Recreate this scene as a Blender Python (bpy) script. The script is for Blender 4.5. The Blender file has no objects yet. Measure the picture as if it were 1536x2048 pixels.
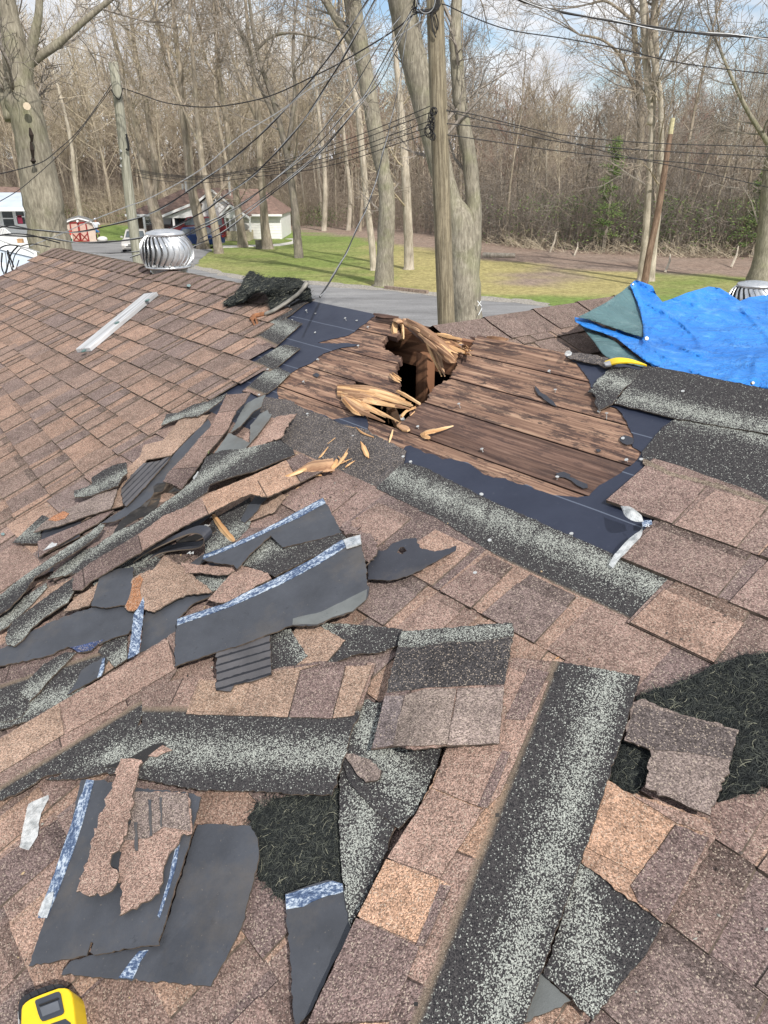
import bpy, math, random
from mathutils import Vector, noise
from mathutils.geometry import delaunay_2d_cdt
R = math.radians
C = bpy.context.scene.collection
rnd = random.Random(7)

# ---------------------------------------------------------------- camera, sky, sun, exposure
PITCH = R(24.5); FPX = 1479.1
CAM = Vector((0, 0, 5.0))
cd = bpy.data.cameras.new('camera'); cam = bpy.data.objects.new('camera', cd); C.objects.link(cam)
cam.location = CAM; cam.rotation_euler = (R(90) - PITCH, 0, 0)
cd.sensor_fit = 'VERTICAL'; cd.sensor_height = 36; cd.sensor_width = 27; cd.lens = 26
cd.clip_start = 0.05; cd.clip_end = 3000
bpy.context.scene.camera = cam
SUN_AZ, SUN_EL = R(153), R(43)          # azimuth clockwise from +Y: behind the camera, to the right
sl = bpy.data.lights.new('sun', 'SUN'); sl.energy = 4.3; sl.angle = R(1.2); sl.color = (1, .95, .87)
so = bpy.data.objects.new('sun', sl); C.objects.link(so)
sd = Vector((math.sin(SUN_AZ) * math.cos(SUN_EL), math.cos(SUN_AZ) * math.cos(SUN_EL), math.sin(SUN_EL)))
so.rotation_euler = sd.to_track_quat('Z', 'Y').to_euler()
w = bpy.data.worlds.new('World'); bpy.context.scene.world = w; w.use_nodes = True
vs = bpy.context.scene.view_settings
vs.view_transform = 'Standard'; vs.look = 'None'; vs.exposure = 0.12; vs.gamma = 1
bpy.context.scene.cycles.max_bounces = 5
bpy.context.scene.cycles.transparent_max_bounces = 8

# ---------------------------------------------------------------- node helpers
def nd(nt, t, props=None, ins=None):
    n = nt.nodes.new(t)
    for k, v in (props or {}).items(): setattr(n, k, v)
    for k, v in (ins or {}).items():
        s = n.inputs[k]
        if hasattr(v, 'is_linked') or isinstance(v, bpy.types.NodeSocket): nt.links.new(v, s)
        else: s.default_value = v
    return n
def ma(nt, op, a, b=0.0, c=0.0, clamp=False):
    n = nd(nt, 'ShaderNodeMath', {'operation': op, 'use_clamp': clamp}, {0: a, 1: b, 2: c}); return n.outputs[0]
def ramp(nt, fac, stops, interp='LINEAR'):
    n = nd(nt, 'ShaderNodeValToRGB', None, {0: fac}); cr = n.color_ramp; cr.interpolation = interp
    while len(cr.elements) < len(stops): cr.elements.new(0.5)
    for e, (p, c) in zip(cr.elements, stops):
        e.position = p
    for e, (p, c) in zip(cr.elements, stops):
        e.color = (c, c, c, 1) if isinstance(c, (int, float)) else (*c, 1)
    return n.outputs[0]
def mixc(nt, f, a, b, mode='MIX'):
    n = nd(nt, 'ShaderNodeMix', {'data_type': 'RGBA', 'blend_type': mode}, {0: f})
    for i, v in ((6, a), (7, b)):
        if isinstance(v, bpy.types.NodeSocket): nt.links.new(v, n.inputs[i])
        else: n.inputs[i].default_value = (*v, 1) if not isinstance(v, (int, float)) else (v, v, v, 1)
    return n.outputs[2]
def nz(nt, vec, scale, detail=3, rough=.55, dim='3D'):
    return nd(nt, 'ShaderNodeTexNoise', {'noise_dimensions': dim}, {'Vector': vec, 'Scale': scale, 'Detail': detail, 'Roughness': rough}).outputs[0]
def mapv(nt, vec, scale=(1, 1, 1), loc=(0, 0, 0)):
    return nd(nt, 'ShaderNodeMapping', None, {0: vec, 'Scale': scale, 'Location': loc}).outputs[0]
def new_mat(name, rough=.8, metal=0.0, spec=.3):
    m = bpy.data.materials.new(name); m.use_nodes = True; nt = m.node_tree; nt.nodes.clear()
    b = nt.nodes.new('ShaderNodeBsdfPrincipled'); o = nt.nodes.new('ShaderNodeOutputMaterial')
    nt.links.new(b.outputs[0], o.inputs[0])
    b.inputs['Roughness'].default_value = rough; b.inputs['Metallic'].default_value = metal
    b.inputs['Specular IOR Level'].default_value = spec
    return m, nt, b
def setc(nt, b, c):
    if isinstance(c, bpy.types.NodeSocket): nt.links.new(c, b.inputs['Base Color'])
    else: b.inputs['Base Color'].default_value = (*c, 1)
def bump(nt, b, h, strength=.4, dist=.002):
    n = nd(nt, 'ShaderNodeBump', None, {'Height': h, 'Strength': strength, 'Distance': dist}); nt.links.new(n.outputs[0], b.inputs['Normal'])
def plain(name, col, rough=.7, metal=0.0, var=.25, scale=8, spec=.3, bmp=0):
    m, nt, b = new_mat(name, rough, metal, spec)
    tc = nd(nt, 'ShaderNodeTexCoord').outputs['Object']
    f = nz(nt, tc, scale, 4)
    lo = tuple(c * (1 - var) for c in col); hi = tuple(min(1, c * (1 + var)) for c in col)
    setc(nt, b, ramp(nt, f, [(.3, lo), (.7, hi)]))
    if bmp: bump(nt, b, nz(nt, tc, scale * 6, 3), .5, bmp)
    return m

# ---------------------------------------------------------------- sky: blue sky with broken white cloud
nt = w.node_tree; nt.nodes.clear()
sky = nd(nt, 'ShaderNodeTexSky', {'sky_type': 'NISHITA', 'sun_disc': False, 'sun_elevation': SUN_EL, 'sun_rotation': SUN_AZ, 'ozone_density': 1.5, 'dust_density': 1.2})
tc = nd(nt, 'ShaderNodeTexCoord').outputs['Generated']
cl = nz(nt, mapv(nt, tc, (1.6, 1.6, 4.2), (3.1, .4, .65)), 2.3, 6, .6)
cf = ramp(nt, cl, [(.38, 0), (.50, 1)])
tone = ramp(nt, nz(nt, mapv(nt, tc, (1, 1, 3)), 6, 4), [(.3, (7.8, 8.1, 8.8)), (.7, (11.6, 11.7, 11.9))])
colr = mixc(nt, cf, mixc(nt, 1.0, sky.outputs[0], (1.6, 1.6, 1.6), 'MULTIPLY'), tone)
bg = nd(nt, 'ShaderNodeBackground', None, {0: colr, 1: .088}); ow = nt.nodes.new('ShaderNodeOutputWorld'); nt.links.new(bg.outputs[0], ow.inputs[0])

# ---------------------------------------------------------------- mesh helpers
def tag(o, label=None, cat=None, group=None, kind=None):
    if label: o['label'] = label
    if cat: o['category'] = cat
    if group: o['group'] = group
    if kind: o['kind'] = kind
    return o
def empty(name, label=None, cat=None, group=None, loc=(0, 0, 0)):
    o = bpy.data.objects.new(name, None); o.location = loc; o.empty_display_size = .1; C.objects.link(o)
    return tag(o, label, cat, group)
class MB:
    def __init__(s): s.v = []; s.f = []; s.m = []; s.uv = []; s.c = []; s.hasc = False
    def vert(s, p, uv=(0, 0), c=None):
        s.v.append(tuple(p)); s.uv.append(uv)
        if c is not None: s.hasc = True
        s.c.append(c or (1, 1, 1)); return len(s.v) - 1
    def face(s, idx, m=0): s.f.append(tuple(idx)); s.m.append(m)
    def quad(s, ps, m=0, c=None, uvs=None):
        s.face([s.vert(p, uvs[i] if uvs else (0, 0), c) for i, p in enumerate(ps)], m)
    def box(s, p0, ax, ay, az, m=0, c=None):
        """box from corner p0 with edge vectors"""
        p0 = Vector(p0); ax = Vector(ax); ay = Vector(ay); az = Vector(az)
        lx, ly, lz = ax.length, ay.length, az.length
        P = [s.vert(p0 + ax * i + ay * j + az * k, (lx * i + lz * k, ly * j + lz * k), c) for k in (0, 1) for j in (0, 1) for i in (0, 1)]
        for f in ((0, 2, 3, 1), (4, 5, 7, 6), (0, 1, 5, 4), (2, 6, 7, 3), (0, 4, 6, 2), (1, 3, 7, 5)): s.face([P[i] for i in f], m)
    def tube(s, pts, rad, n=5, m=0, cap=True, flat=1.0, c=None):
        pts = [Vector(p) for p in pts]; L = 0; rings = []; a = None
        for i, p in enumerate(pts):
            d = (pts[min(i + 1, len(pts) - 1)] - pts[max(i - 1, 0)])
            d = d.normalized() if d.length > 1e-9 else Vector((0, 0, 1))
            if a is None: a = d.orthogonal().normalized()
            a = (a - d * a.dot(d)); a = a.normalized() if a.length > 1e-6 else d.orthogonal().normalized()
            b = d.cross(a)
            if i: L += (p - pts[i - 1]).length
            r = rad[i] if isinstance(rad, (list, tuple)) else rad
            rings.append([s.vert(p + a * (r * math.cos(t)) + b * (r * flat * math.sin(t)), (t * r, L), c) for t in (2 * math.pi * k / n for k in range(n))])
        for q, w_ in zip(rings, rings[1:]):
            for k in range(n): s.face((q[k], q[(k + 1) % n], w_[(k + 1) % n], w_[k]), m)
        if cap: s.face(rings[0][::-1], m); s.face(rings[-1], m)
    def build(s, name, mats, parent=None, smooth=False):
        me = bpy.data.meshes.new(name); me.from_pydata(s.v, [], s.f)
        if not isinstance(mats, (list, tuple)): mats = [mats]
        for m in mats: me.materials.append(m)
        me.polygons.foreach_set('material_index', s.m)
        if smooth: me.polygons.foreach_set('use_smooth', [True] * len(s.f))
        uvl = me.uv_layers.new(name='UVMap'); li = [0] * len(me.loops); me.loops.foreach_get('vertex_index', li)
        fl = []
        for i in li: fl += s.uv[i]
        uvl.data.foreach_set('uv', fl)
        if s.hasc:
            ca = me.color_attributes.new('Col', 'FLOAT_COLOR', 'POINT'); fl = []
            for c in s.c: fl += (c[0], c[1], c[2], 1)
            ca.data.foreach_set('color', fl)
        me.update(); o = bpy.data.objects.new(name, me); C.objects.link(o)
        if parent: o.parent = parent
        return o
def cr(pts, n=6):
    """Catmull-Rom through points (tuples of any length)"""
    out = []; P = [pts[0]] + list(pts) + [pts[-1]]
    for i in range(1, len(P) - 2):
        for k in range(n):
            t = k / n
            out.append(tuple(.5 * (2 * b + (c - a) * t + (2 * a - 5 * b + 4 * c - d) * t * t + (-a + 3 * b - 3 * c + d) * t ** 3) for a, b, c, d in zip(P[i - 1], P[i], P[i + 1], P[i + 2])))
    out.append(tuple(pts[-1])); return out

# ---------------------------------------------------------------- survey: photograph measurements to places in the scene
FW = Vector((0, math.cos(PITCH), -math.sin(PITCH))); UP = Vector((0, math.sin(PITCH), math.cos(PITCH)))
def ray(x, y): return FW + Vector((1, 0, 0)) * ((x - 768) / FPX) + UP * ((1024 - y) / FPX)
AZ = R(40.6); TH = R(20); HH = 1.15
EU = Vector((math.sin(AZ), -math.cos(AZ), 0)); HO = Vector((math.cos(AZ), math.sin(AZ), 0))
EV = HO * math.cos(TH) + Vector((0, 0, math.sin(TH))); NN = EU.cross(EV)
if NN.z < 0: NN = -NN
VR = 1.672
def RP(u, v, l=0.0): return CAM + EU * u + EV * v + NN * (l - HH)
def RI(x, y, l=0.0):
    d = ray(x, y); P = d * (-(HH - l) / d.dot(NN)); return P.dot(EU), P.dot(EV)
def RL(u, v, l):   # survey point (u,v) seen at height l above the roof plane
    k = (HH - l) / HH; return RP(u * k, v * k, l)
def GP(x, y, z=0.0):
    d = ray(x, y); return CAM + d * ((z - CAM.z) / d.z)
def YP(x, y, Y): d = ray(x, y); return CAM + d * (Y / d.y)
CROPS = dict(A=(0, 760, 3.072), B=(0, 1080, 3.072), C=(330, 860, 2.56), D=(900, 900, 2.415), E=(0, 1380, 2.194), F=(500, 1200, 2.56),
             G=(936, 1300, 2.56), H=(560, 1600, 1.574), K=(500, 540, 3.072), J=(936, 540, 2.56), Z=(200, 700, 5.12), Y=(280, 540, 4.267),
             Q=(740, 620, 6.98), T=(1130, 540, 3.783), X=(1180, 960, 9.6), W=(560, 860, 7.68), V=(360, 420, 5.12), O=(0, 0, 1))
def cpx(c, p): o = CROPS[c]; return (o[0] + p[0] / o[2], o[1] + p[1] / o[2])
def inside(p, poly):
    x, y = p; r = False; j = len(poly) - 1
    for i in range(len(poly)):
        xi, yi = poly[i]; xj, yj = poly[j]
        if (yi > y) != (yj > y) and x < (xj - xi) * (y - yi) / (yj - yi) + xi: r = not r
        j = i
    return r
def densify(poly, step, rough, rg):
    out = []; n = len(poly)
    for i in range(n):
        a = poly[i]; b = poly[(i + 1) % n]; L = math.hypot(b[0] - a[0], b[1] - a[1]); k = max(1, int(L / step))
        flat = abs(b[1] - a[1]) < 1e-6
        for j in range(k):
            t = j / k; x = a[0] + (b[0] - a[0]) * t; y = a[1] + (b[1] - a[1]) * t
            if rough and j and not flat: x += rg.gauss(0, rough); y += rg.gauss(0, rough)
            out.append((x, y))
    return out
def tris(poly, grid, holes=(), rg=rnd):
    xs = [p[0] for p in poly]; ys = [p[1] for p in poly]
    V = [Vector(p) for p in poly]; E = [(i, (i + 1) % len(poly)) for i in range(len(poly))]
    for h in holes:
        b = len(V); V += [Vector(p) for p in h]; E += [(b + i, b + (i + 1) % len(h)) for i in range(len(h))]
    y = min(ys) + grid * .5
    while y < max(ys):
        x = min(xs) + grid * .5
        while x < max(xs):
            p = (x + rg.uniform(-.2, .2) * grid, y + rg.uniform(-.2, .2) * grid)
            if inside(p, poly) and not any(inside(p, h) for h in holes): V.append(Vector(p))
            x += grid
        y += grid
    r = delaunay_2d_cdt(V, E, [], 0, 1e-6)
    vv = [(p.x, p.y) for p in r[0]]; fs = []
    for f in r[2]:
        cx = sum(vv[i][0] for i in f) / 3; cy = sum(vv[i][1] for i in f) / 3
        if inside((cx, cy), poly) and not any(inside((cx, cy), h) for h in holes): fs.append(tuple(f))
    return vv, fs
def slab(name, poly, mats, pf, th=.003, grid=.03, rough=0.0, step=.02, parent=None, holes=(), uvf=None, seed=1, smooth=False, side=1):
    """polygon in a survey plane -> sheet with real thickness. pf(a, b, below) gives the 3-D point"""
    rg = random.Random(seed)
    P = densify(poly, step, rough, rg); H = [densify(h, step, rough, rg) for h in holes]
    vv, fs = tris(P, grid, H, rg); mb = MB(); n = len(vv)
    for p in vv: mb.vert(pf(p[0], p[1], 0), uvf(*p) if uvf else p)
    for p in vv: mb.vert(pf(p[0], p[1], th), uvf(*p) if uvf else p)
    ed = {}
    for f in fs:
        a, b, c = (Vector(mb.v[i]) for i in f)
        g = (b - a).cross(c - a)
        if g.dot(CAM - a) < 0: f = f[::-1]
        mb.face(f, 0); mb.face([i + n for i in f[::-1]], side)
        for i in range(3): ed[(f[i], f[(i + 1) % 3])] = 1
    for (a, b) in ed:
        if (b, a) not in ed: mb.face((a, a + n, b + n, b), side)
    return mb.build(name, mats, parent, smooth)
def idw(ctrl, x, y, base):
    if not ctrl: return base
    sw = 0; s = 0
    for cx, cy, l in ctrl:
        w_ = 1 / ((x - cx) ** 2 + (y - cy) ** 2 + 1e-4) ** 1.5; sw += w_; s += w_ * l
    return s / sw
# ================================================================ materials
def attr_col(nt): return nd(nt, 'ShaderNodeAttribute', {'attribute_name': 'Col'}).outputs['Color']
def granules(nt, b, base, uv, contrast=1.0, scale=540):
    """mineral granules: every granule its own tone, a few pale or dark ones among them"""
    vo = nd(nt, 'ShaderNodeTexVoronoi', {'voronoi_dimensions': '2D'}, {'Vector': uv, 'Scale': scale})
    sp = nd(nt, 'ShaderNodeSeparateColor', None, {0: vo.outputs['Color']})
    f = ramp(nt, sp.outputs[0], [(0, .40), (.25, .68), (.55, 1.05), (.85, 1.42), (1, 1.85)])
    dirt = mixc(nt, 1.0, ramp(nt, nz(nt, uv, 5, 5, .65), [(.3, .70), (.7, 1.2)]), ramp(nt, nz(nt, uv, 28, 5, .75), [(.32, .68), (.5, 1.0), (.7, 1.12)]), 'MULTIPLY')
    tint = mixc(nt, ma(nt, 'MULTIPLY', sp.outputs[1], .22), base, (.34, .29, .27))
    c = mixc(nt, 1.0, tint, mixc(nt, 1.0, f, dirt, 'MULTIPLY'), 'MULTIPLY')
    light = ma(nt, 'GREATER_THAN', sp.outputs[2], .93)
    c = mixc(nt, ma(nt, 'MULTIPLY', light, .6), c, (.50, .42, .34))
    bump(nt, b, ma(nt, 'SUBTRACT', 1.0, vo.outputs['Distance']), .6 * contrast, .0015)
    return c, sp
m_field, nt, b = new_mat('shingle_granules', .92, 0, .2)
uv = nd(nt, 'ShaderNodeUVMap').outputs[0]
c, _ = granules(nt, b, attr_col(nt), uv); setc(nt, b, c)

def strip_mat(name, head=True, tabs=True):
    """laminated asphalt shingle; uv.x along the strip, uv.y metres up from the lower edge"""
    m, nt, b = new_mat(name, .92, 0, .2)
    uv = nd(nt, 'ShaderNodeUVMap').outputs[0]
    xyz = nd(nt, 'ShaderNodeSeparateXYZ', None, {0: uv}); s, t = xyz.outputs[0], xyz.outputs[1]
    cell = nd(nt, 'ShaderNodeTexVoronoi', {'voronoi_dimensions': '1D'}, {'W': s, 'Scale': 6.5, 'Randomness': .75})
    rr = nd(nt, 'ShaderNodeSeparateColor', None, {0: cell.outputs['Color']}).outputs[0]
    tc_ = ramp(nt, rr, [(0, (.125, .086, .080)), (.3, (.19, .128, .108)), (.55, (.25, .165, .135)), (.8, (.36, .225, .155))], 'CONSTANT')
    ed = nd(nt, 'ShaderNodeTexVoronoi', {'voronoi_dimensions': '1D', 'feature': 'DISTANCE_TO_EDGE'}, {'W': s, 'Scale': 6.5, 'Randomness': .75}).outputs['Distance']
    wob = ma(nt, 'MULTIPLY', ma(nt, 'SUBTRACT', nz(nt, uv, 40, 4), .5), .007)
    t2 = ma(nt, 'ADD', t, wob)
    c, sp = granules(nt, b, tc_, uv)
    joint = ma(nt, 'LESS_THAN', ed, .012); joint = ma(nt, 'MULTIPLY', joint, ma(nt, 'LESS_THAN', t, .135))
    c = mixc(nt, ma(nt, 'MULTIPLY', joint, .8), c, (.03, .022, .02))
    if head:
        prof = ramp(nt, t2, [(.17, .05), (.20, .10), (.225, .36), (.25, .60), (.27, .46), (.29, .14), (.31, .05), (.36, .03)])
        vg = nd(nt, 'ShaderNodeTexVoronoi', {'voronoi_dimensions': '2D'}, {'Vector': uv, 'Scale': 620})
        rv = nd(nt, 'ShaderNodeSeparateColor', None, {0: vg.outputs['Color']})
        pj = ma(nt, 'MULTIPLY', prof, ramp(nt, nz(nt, uv, 18, 6, .75), [(.30, .25), (.5, 1.0), (.7, 1.25)]))
        white = ma(nt, 'LESS_THAN', rv.outputs[0], pj)
        dark = mixc(nt, ramp(nt, rv.outputs[1], [(0, 0), (1, 1)]), (.016, .016, .019), (.078, .073, .074))
        pale = mixc(nt, rv.outputs[2], (.18, .195, .18), (.48, .50, .455))
        hc = mixc(nt, white, dark, pale)
        c = mixc(nt, ramp(nt, t2, [(.146, 0), (.150, 1)]), c, hc) if tabs else hc
        if tabs is None or not tabs: setc(nt, b, c); return m
        c = mixc(nt, ramp(nt, t2, [(.137, 0), (.142, .7), (.149, .75), (.156, 0)]), c, mixc(nt, 1.0, (.17, .135, .10), ramp(nt, rv.outputs[1], [(0, .6), (1, 1.4)]), 'MULTIPLY'))
    setc(nt, b, c); return m
m_strip = strip_mat('laminated_shingle')
m_hband = strip_mat('granuled_headlap', tabs=False)
m_tabs = strip_mat('shingle_tabs', head=False)
m_edge = plain('asphalt_edge', (.085, .066, .052), .9, 0, .6, 60)
m_hdark, nt, b = new_mat('charcoal_granules', .92, 0, .2)
uv = nd(nt, 'ShaderNodeUVMap').outputs[0]
c, _ = granules(nt, b, (.062, .058, .060), uv); setc(nt, b, c)
def back_mat(name, col, scuff=1.0, stripes=False):
    m, nt, b = new_mat(name, .62, 0, .45)
    uv = nd(nt, 'ShaderNodeUVMap').outputs[0]
    c = ramp(nt, nz(nt, uv, 9, 6, .7), [(.3, tuple(x * .75 for x in col)), (.7, tuple(x * 1.25 for x in col))])
    sc = ramp(nt, nz(nt, mapv(nt, uv, (17, 6, 1)), 2.2, 9, .85), [(.635, 0), (.70, scuff * .45)])
    c = mixc(nt, sc, c, (.30, .30, .30))
    c = mixc(nt, ramp(nt, nz(nt, uv, 26, 7, .8), [(.60, 0), (.66, .55)]), c, tuple(x * .35 for x in col))
    c = mixc(nt, ramp(nt, nz(nt, mapv(nt, uv, (1, 1, 1), (5, 3, 0)), 4, 6, .7), [(.52, 0), (.68, .5)]), c, (.11, .095, .08))
    dust = ramp(nt, nz(nt, uv, 160, 2), [(.68, 0), (.74, .5)]); c = mixc(nt, dust, c, (.16, .14, .12))
    if stripes:
        t = nd(nt, 'ShaderNodeSeparateXYZ', None, {0: uv}).outputs[1]
        q = ma(nt, 'FRACT', ma(nt, 'MULTIPLY', t, 42)); st = ma(nt, 'LESS_THAN', ma(nt, 'ADD', q, ma(nt, 'MULTIPLY', nz(nt, uv, 60, 3), .4)), .45)
        c = mixc(nt, st, c, (.012, .013, .018))
    setc(nt, b, c); bump(nt, b, nz(nt, uv, 300, 3), .35, .001); return m
m_back = back_mat('shingle_underside', (.052, .057, .069))
m_back2 = back_mat('weathered_underside', (.13, .14, .14), .6)
m_stripe = back_mat('sealant_striped_underside', (.085, .082, .088), .4, True)
m_felt = back_mat('roofing_felt', (.035, .038, .050), .25)
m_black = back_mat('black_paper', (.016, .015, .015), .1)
# release tape: clear film over dark sealant, mottled blue and white
m_tape, nt, b = new_mat('release_tape', .22, 0, .6)
uv = nd(nt, 'ShaderNodeUVMap').outputs[0]
f = ma(nt, 'ADD', ma(nt, 'MULTIPLY', nz(nt, mapv(nt, uv, (.6, 1, 1)), 190, 5, .8), .6), ma(nt, 'MULTIPLY', nz(nt, mapv(nt, uv, (.4, 1.5, 1)), 35, 4, .7), .4))
setc(nt, b, ramp(nt, f, [(.38, (.02, .035, .075)), (.49, (.06, .10, .19)), (.54, (.36, .43, .52)), (.64, (.66, .71, .77))]))
bump(nt, b, f, .5, .002)
m_film, nt, b = new_mat('clear_plastic_film', .18, 0, .6)
uv = nd(nt, 'ShaderNodeTexCoord').outputs['Object']
f = nz(nt, uv, 60, 4, .7); setc(nt, b, ramp(nt, f, [(.35, (.38, .41, .42)), (.6, (.80, .83, .84))]))
b.inputs['Alpha'].default_value = .5; bump(nt, b, f, .8, .004)
# roofing underlayment
m_under, nt, b = new_mat('blue_black_underlayment', .5, 0, .35)
uv = nd(nt, 'ShaderNodeUVMap').outputs[0]
c = ramp(nt, nz(nt, uv, 5, 5, .65), [(.3, (.018, .023, .042)), (.7, (.030, .037, .062))])
q = nd(nt, 'ShaderNodeSeparateXYZ', None, {0: uv}).outputs[1]
ln = ma(nt, 'LESS_THAN', ma(nt, 'ABSOLUTE', ma(nt, 'SUBTRACT', ma(nt, 'FRACT', ma(nt, 'MULTIPLY', ma(nt, 'ADD', q, .062), 6.6)), .5)), .012)
c = mixc(nt, ma(nt, 'MULTIPLY', ln, .5), c, (.17, .20, .26))
c = mixc(nt, ramp(nt, nz(nt, uv, 40, 6, .8), [(.62, 0), (.72, .35)]), c, (.12, .12, .13))
setc(nt, b, c); bump(nt, b, nz(nt, uv, 12, 4), .35, .004)
# weathered deck boards: grain along the board, pitch and felt residue
def wood_mat(name, cols, stain=.8, gs=1.0, freshness=0):
    m, nt, b = new_mat(name, .75, 0, .25)
    uv = nd(nt, 'ShaderNodeUVMap').outputs[0]
    rn = nd(nt, 'ShaderNodeObjectInfo').outputs['Random']
    off = nd(nt, 'ShaderNodeCombineXYZ', None, {0: ma(nt, 'MULTIPLY', rn, 37.0), 1: ma(nt, 'MULTIPLY', rn, 11.0)}).outputs[0]
    p = nd(nt, 'ShaderNodeVectorMath', {'operation': 'ADD'}, {0: uv, 1: off}).outputs[0]
    warp = nd(nt, 'ShaderNodeVectorMath', {'operation': 'MULTIPLY_ADD'}, {0: nd(nt, 'ShaderNodeTexNoise', None, {'Vector': p, 'Scale': 3.0}).outputs['Color'], 1: (0, .016, 0), 2: p}).outputs[0]
    g = nz(nt, mapv(nt, warp, (3 * gs, 95 * gs, 1)), 1, 5, .6)
    g2 = nz(nt, mapv(nt, warp, (1.5, 16, 1)), 1, 4, .6)
    c = ramp(nt, g, [(.30, cols[0]), (.45, cols[1]), (.58, cols[2]), (.75, cols[3])])
    c = mixc(nt, 1.0, c, ramp(nt, g2, [(.3, .72), (.7, 1.25)]), 'MULTIPLY')
    if stain:
        st = nz(nt, mapv(nt, p, (6, 30, 1)), 1, 8, .78)
        c = mixc(nt, ramp(nt, st, [(.505, 0), (.545, stain * .9)]), c, (.028, .020, .022))
        st2 = nz(nt, mapv(nt, p, (14, 40, 1)), 1, 5, .7)
        c = mixc(nt, ramp(nt, st2, [(.62, 0), (.66, stain)]), c, (.02, .016, .018))
    setc(nt, b, c); bump(nt, b, g, .5, .0015); return m
m_deck = wood_mat('weathered_deck_board', [(.075, .044, .035), (.175, .103, .074), (.31, .195, .135), (.46, .325, .23)])
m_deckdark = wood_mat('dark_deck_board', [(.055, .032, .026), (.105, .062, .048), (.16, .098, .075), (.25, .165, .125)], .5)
m_fresh = wood_mat('fresh_split_wood', [(.36, .17, .07), (.56, .33, .16), (.74, .50, .28), (.86, .66, .42)], 0, .7)
m_oldsplit = wood_mat('brown_split_wood', [(.14, .07, .04), (.30, .17, .10), (.48, .30, .18), (.62, .42, .26)], .15, .8)
m_rafter = wood_mat('rafter_wood', [(.13, .06, .035), (.24, .12, .07), (.32, .17, .10), (.40, .23, .14)], .1, .5)
m_grey = wood_mat('grey_weathered_board', [(.30, .30, .31), (.40, .41, .42), (.50, .51, .53), (.58, .59, .61)], 0, .5)
m_pole = wood_mat('pole_wood', [(.11, .09, .06), (.20, .17, .115), (.31, .27, .19), (.40, .355, .26)], .3, .6)
m_nail = plain('galvanised_nail', (.62, .63, .62), .35, .6, .1, 50)
m_alu, nt, b = new_mat('spun_aluminium', .30, .9, .5)
tc = nd(nt, 'ShaderNodeTexCoord').outputs['Object']
setc(nt, b, ramp(nt, nz(nt, tc, 14, 5), [(.3, (.52, .54, .56)), (.7, (.78, .79, .80))])); 
rf = ramp(nt, nz(nt, tc, 22, 4), [(.3, .22), (.7, .42)]); nt.links.new(rf, b.inputs['Roughness'])
m_rust = plain('rusty_iron', (.22, .10, .05), .85, 0, .5, 60)
m_bar = plain('weathered_iron_bar', (.24, .23, .205), .6, .3, .3, 40)
m_yellow = plain('yellow_plastic', (.80, .56, .015), .35, 0, .06, 12, .5)
m_rubber = plain('black_rubber', (.025, .026, .03), .6, 0, .3, 40)
m_dkplastic = plain('dark_plastic', (.03, .036, .05), .25, 0, .2, 20, .6)
m_wire = plain('wire_black', (.018, .018, .02), .55, 0, .2, 5)
m_wire2 = plain('aluminium_wire', (.30, .31, .32), .5, .3, .3, 30)
m_matbase = plain('fibre_mat_core', (.020, .024, .024), .95, 0, .6, 220, .1, .004)
m_fibre, nt, b = new_mat('fibre', .7, 0, .3)
setc(nt, b, attr_col(nt))
m_caps = m_field
# tarpaulin
def tarp_mat(name, a, c2, crease):
    m, nt, b = new_mat(name, .52, 0, .35)
    tc = nd(nt, 'ShaderNodeTexCoord').outputs['Object']
    c = ramp(nt, nz(nt, tc, 2.2, 5, .6), [(.3, a), (.7, c2)])
    wv = nz(nt, mapv(nt, tc, (3, 3, 14)), 2.5, 7, .75)
    c = mixc(nt, ramp(nt, wv, [(.54, 0), (.68, .45)]), c, crease)
    c = mixc(nt, ramp(nt, nz(nt, mapv(nt, tc, (2, 9, 30)), 3, 6, .8), [(.55, 0), (.7, .3)]), c, crease)
    setc(nt, b, c)
    wr = nd(nt, 'ShaderNodeTexNoise', None, {'Vector': tc, 'Scale': 5, 'Detail': 6, 'Roughness': .65, 'Distortion': 1.2}).outputs[0]
    bump(nt, b, wr, 1.0, .05)
    return m
m_tarp = tarp_mat('blue_tarpaulin', (.014, .165, .58), (.028, .25, .74), (.20, .48, .84))
m_tarpback = tarp_mat('tarpaulin_underside', (.055, .12, .135), (.10, .19, .20), (.24, .34, .34))
# buildings
m_white = plain('white_siding', (.80, .80, .79), .6, 0, .06, 3)
m_trim = plain('white_trim', (.82, .82, .82), .5, 0, .04, 3)
m_glass = plain('window_glass', (.06, .075, .085), .1, 0, .4, 3, .8)
m_roofbr = plain('brown_far_roof', (.20, .135, .11), .9, 0, .35, 4)
m_roofgr = plain('grey_far_roof', (.20, .20, .20), .9, 0, .3, 6)
m_roofmetal = plain('pale_metal_roof', (.55, .62, .70), .4, .2, .1, 2)
m_red = plain('dark_red_paint', (.28, .035, .035), .6, 0, .2, 5)
m_pink = plain('weathered_shed_panel', (.58, .47, .40), .7, 0, .15, 3)
m_brick = plain('stone_foundation', (.50, .44, .32), .85, 0, .3, 8)
m_brown = plain('brown_siding', (.10, .07, .055), .8, 0, .3, 4)
def ridge_u(x):   # u of the ridge point seen at photograph column x
    lo, hi = -6.5, 1.5
    for _ in range(40):
        m_ = (lo + hi) / 2; q = RP(m_, VR) - CAM; px = 768 + FPX * q.x / q.dot(FW)
        if px < x: lo = m_
        else: hi = m_
    return m_

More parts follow.
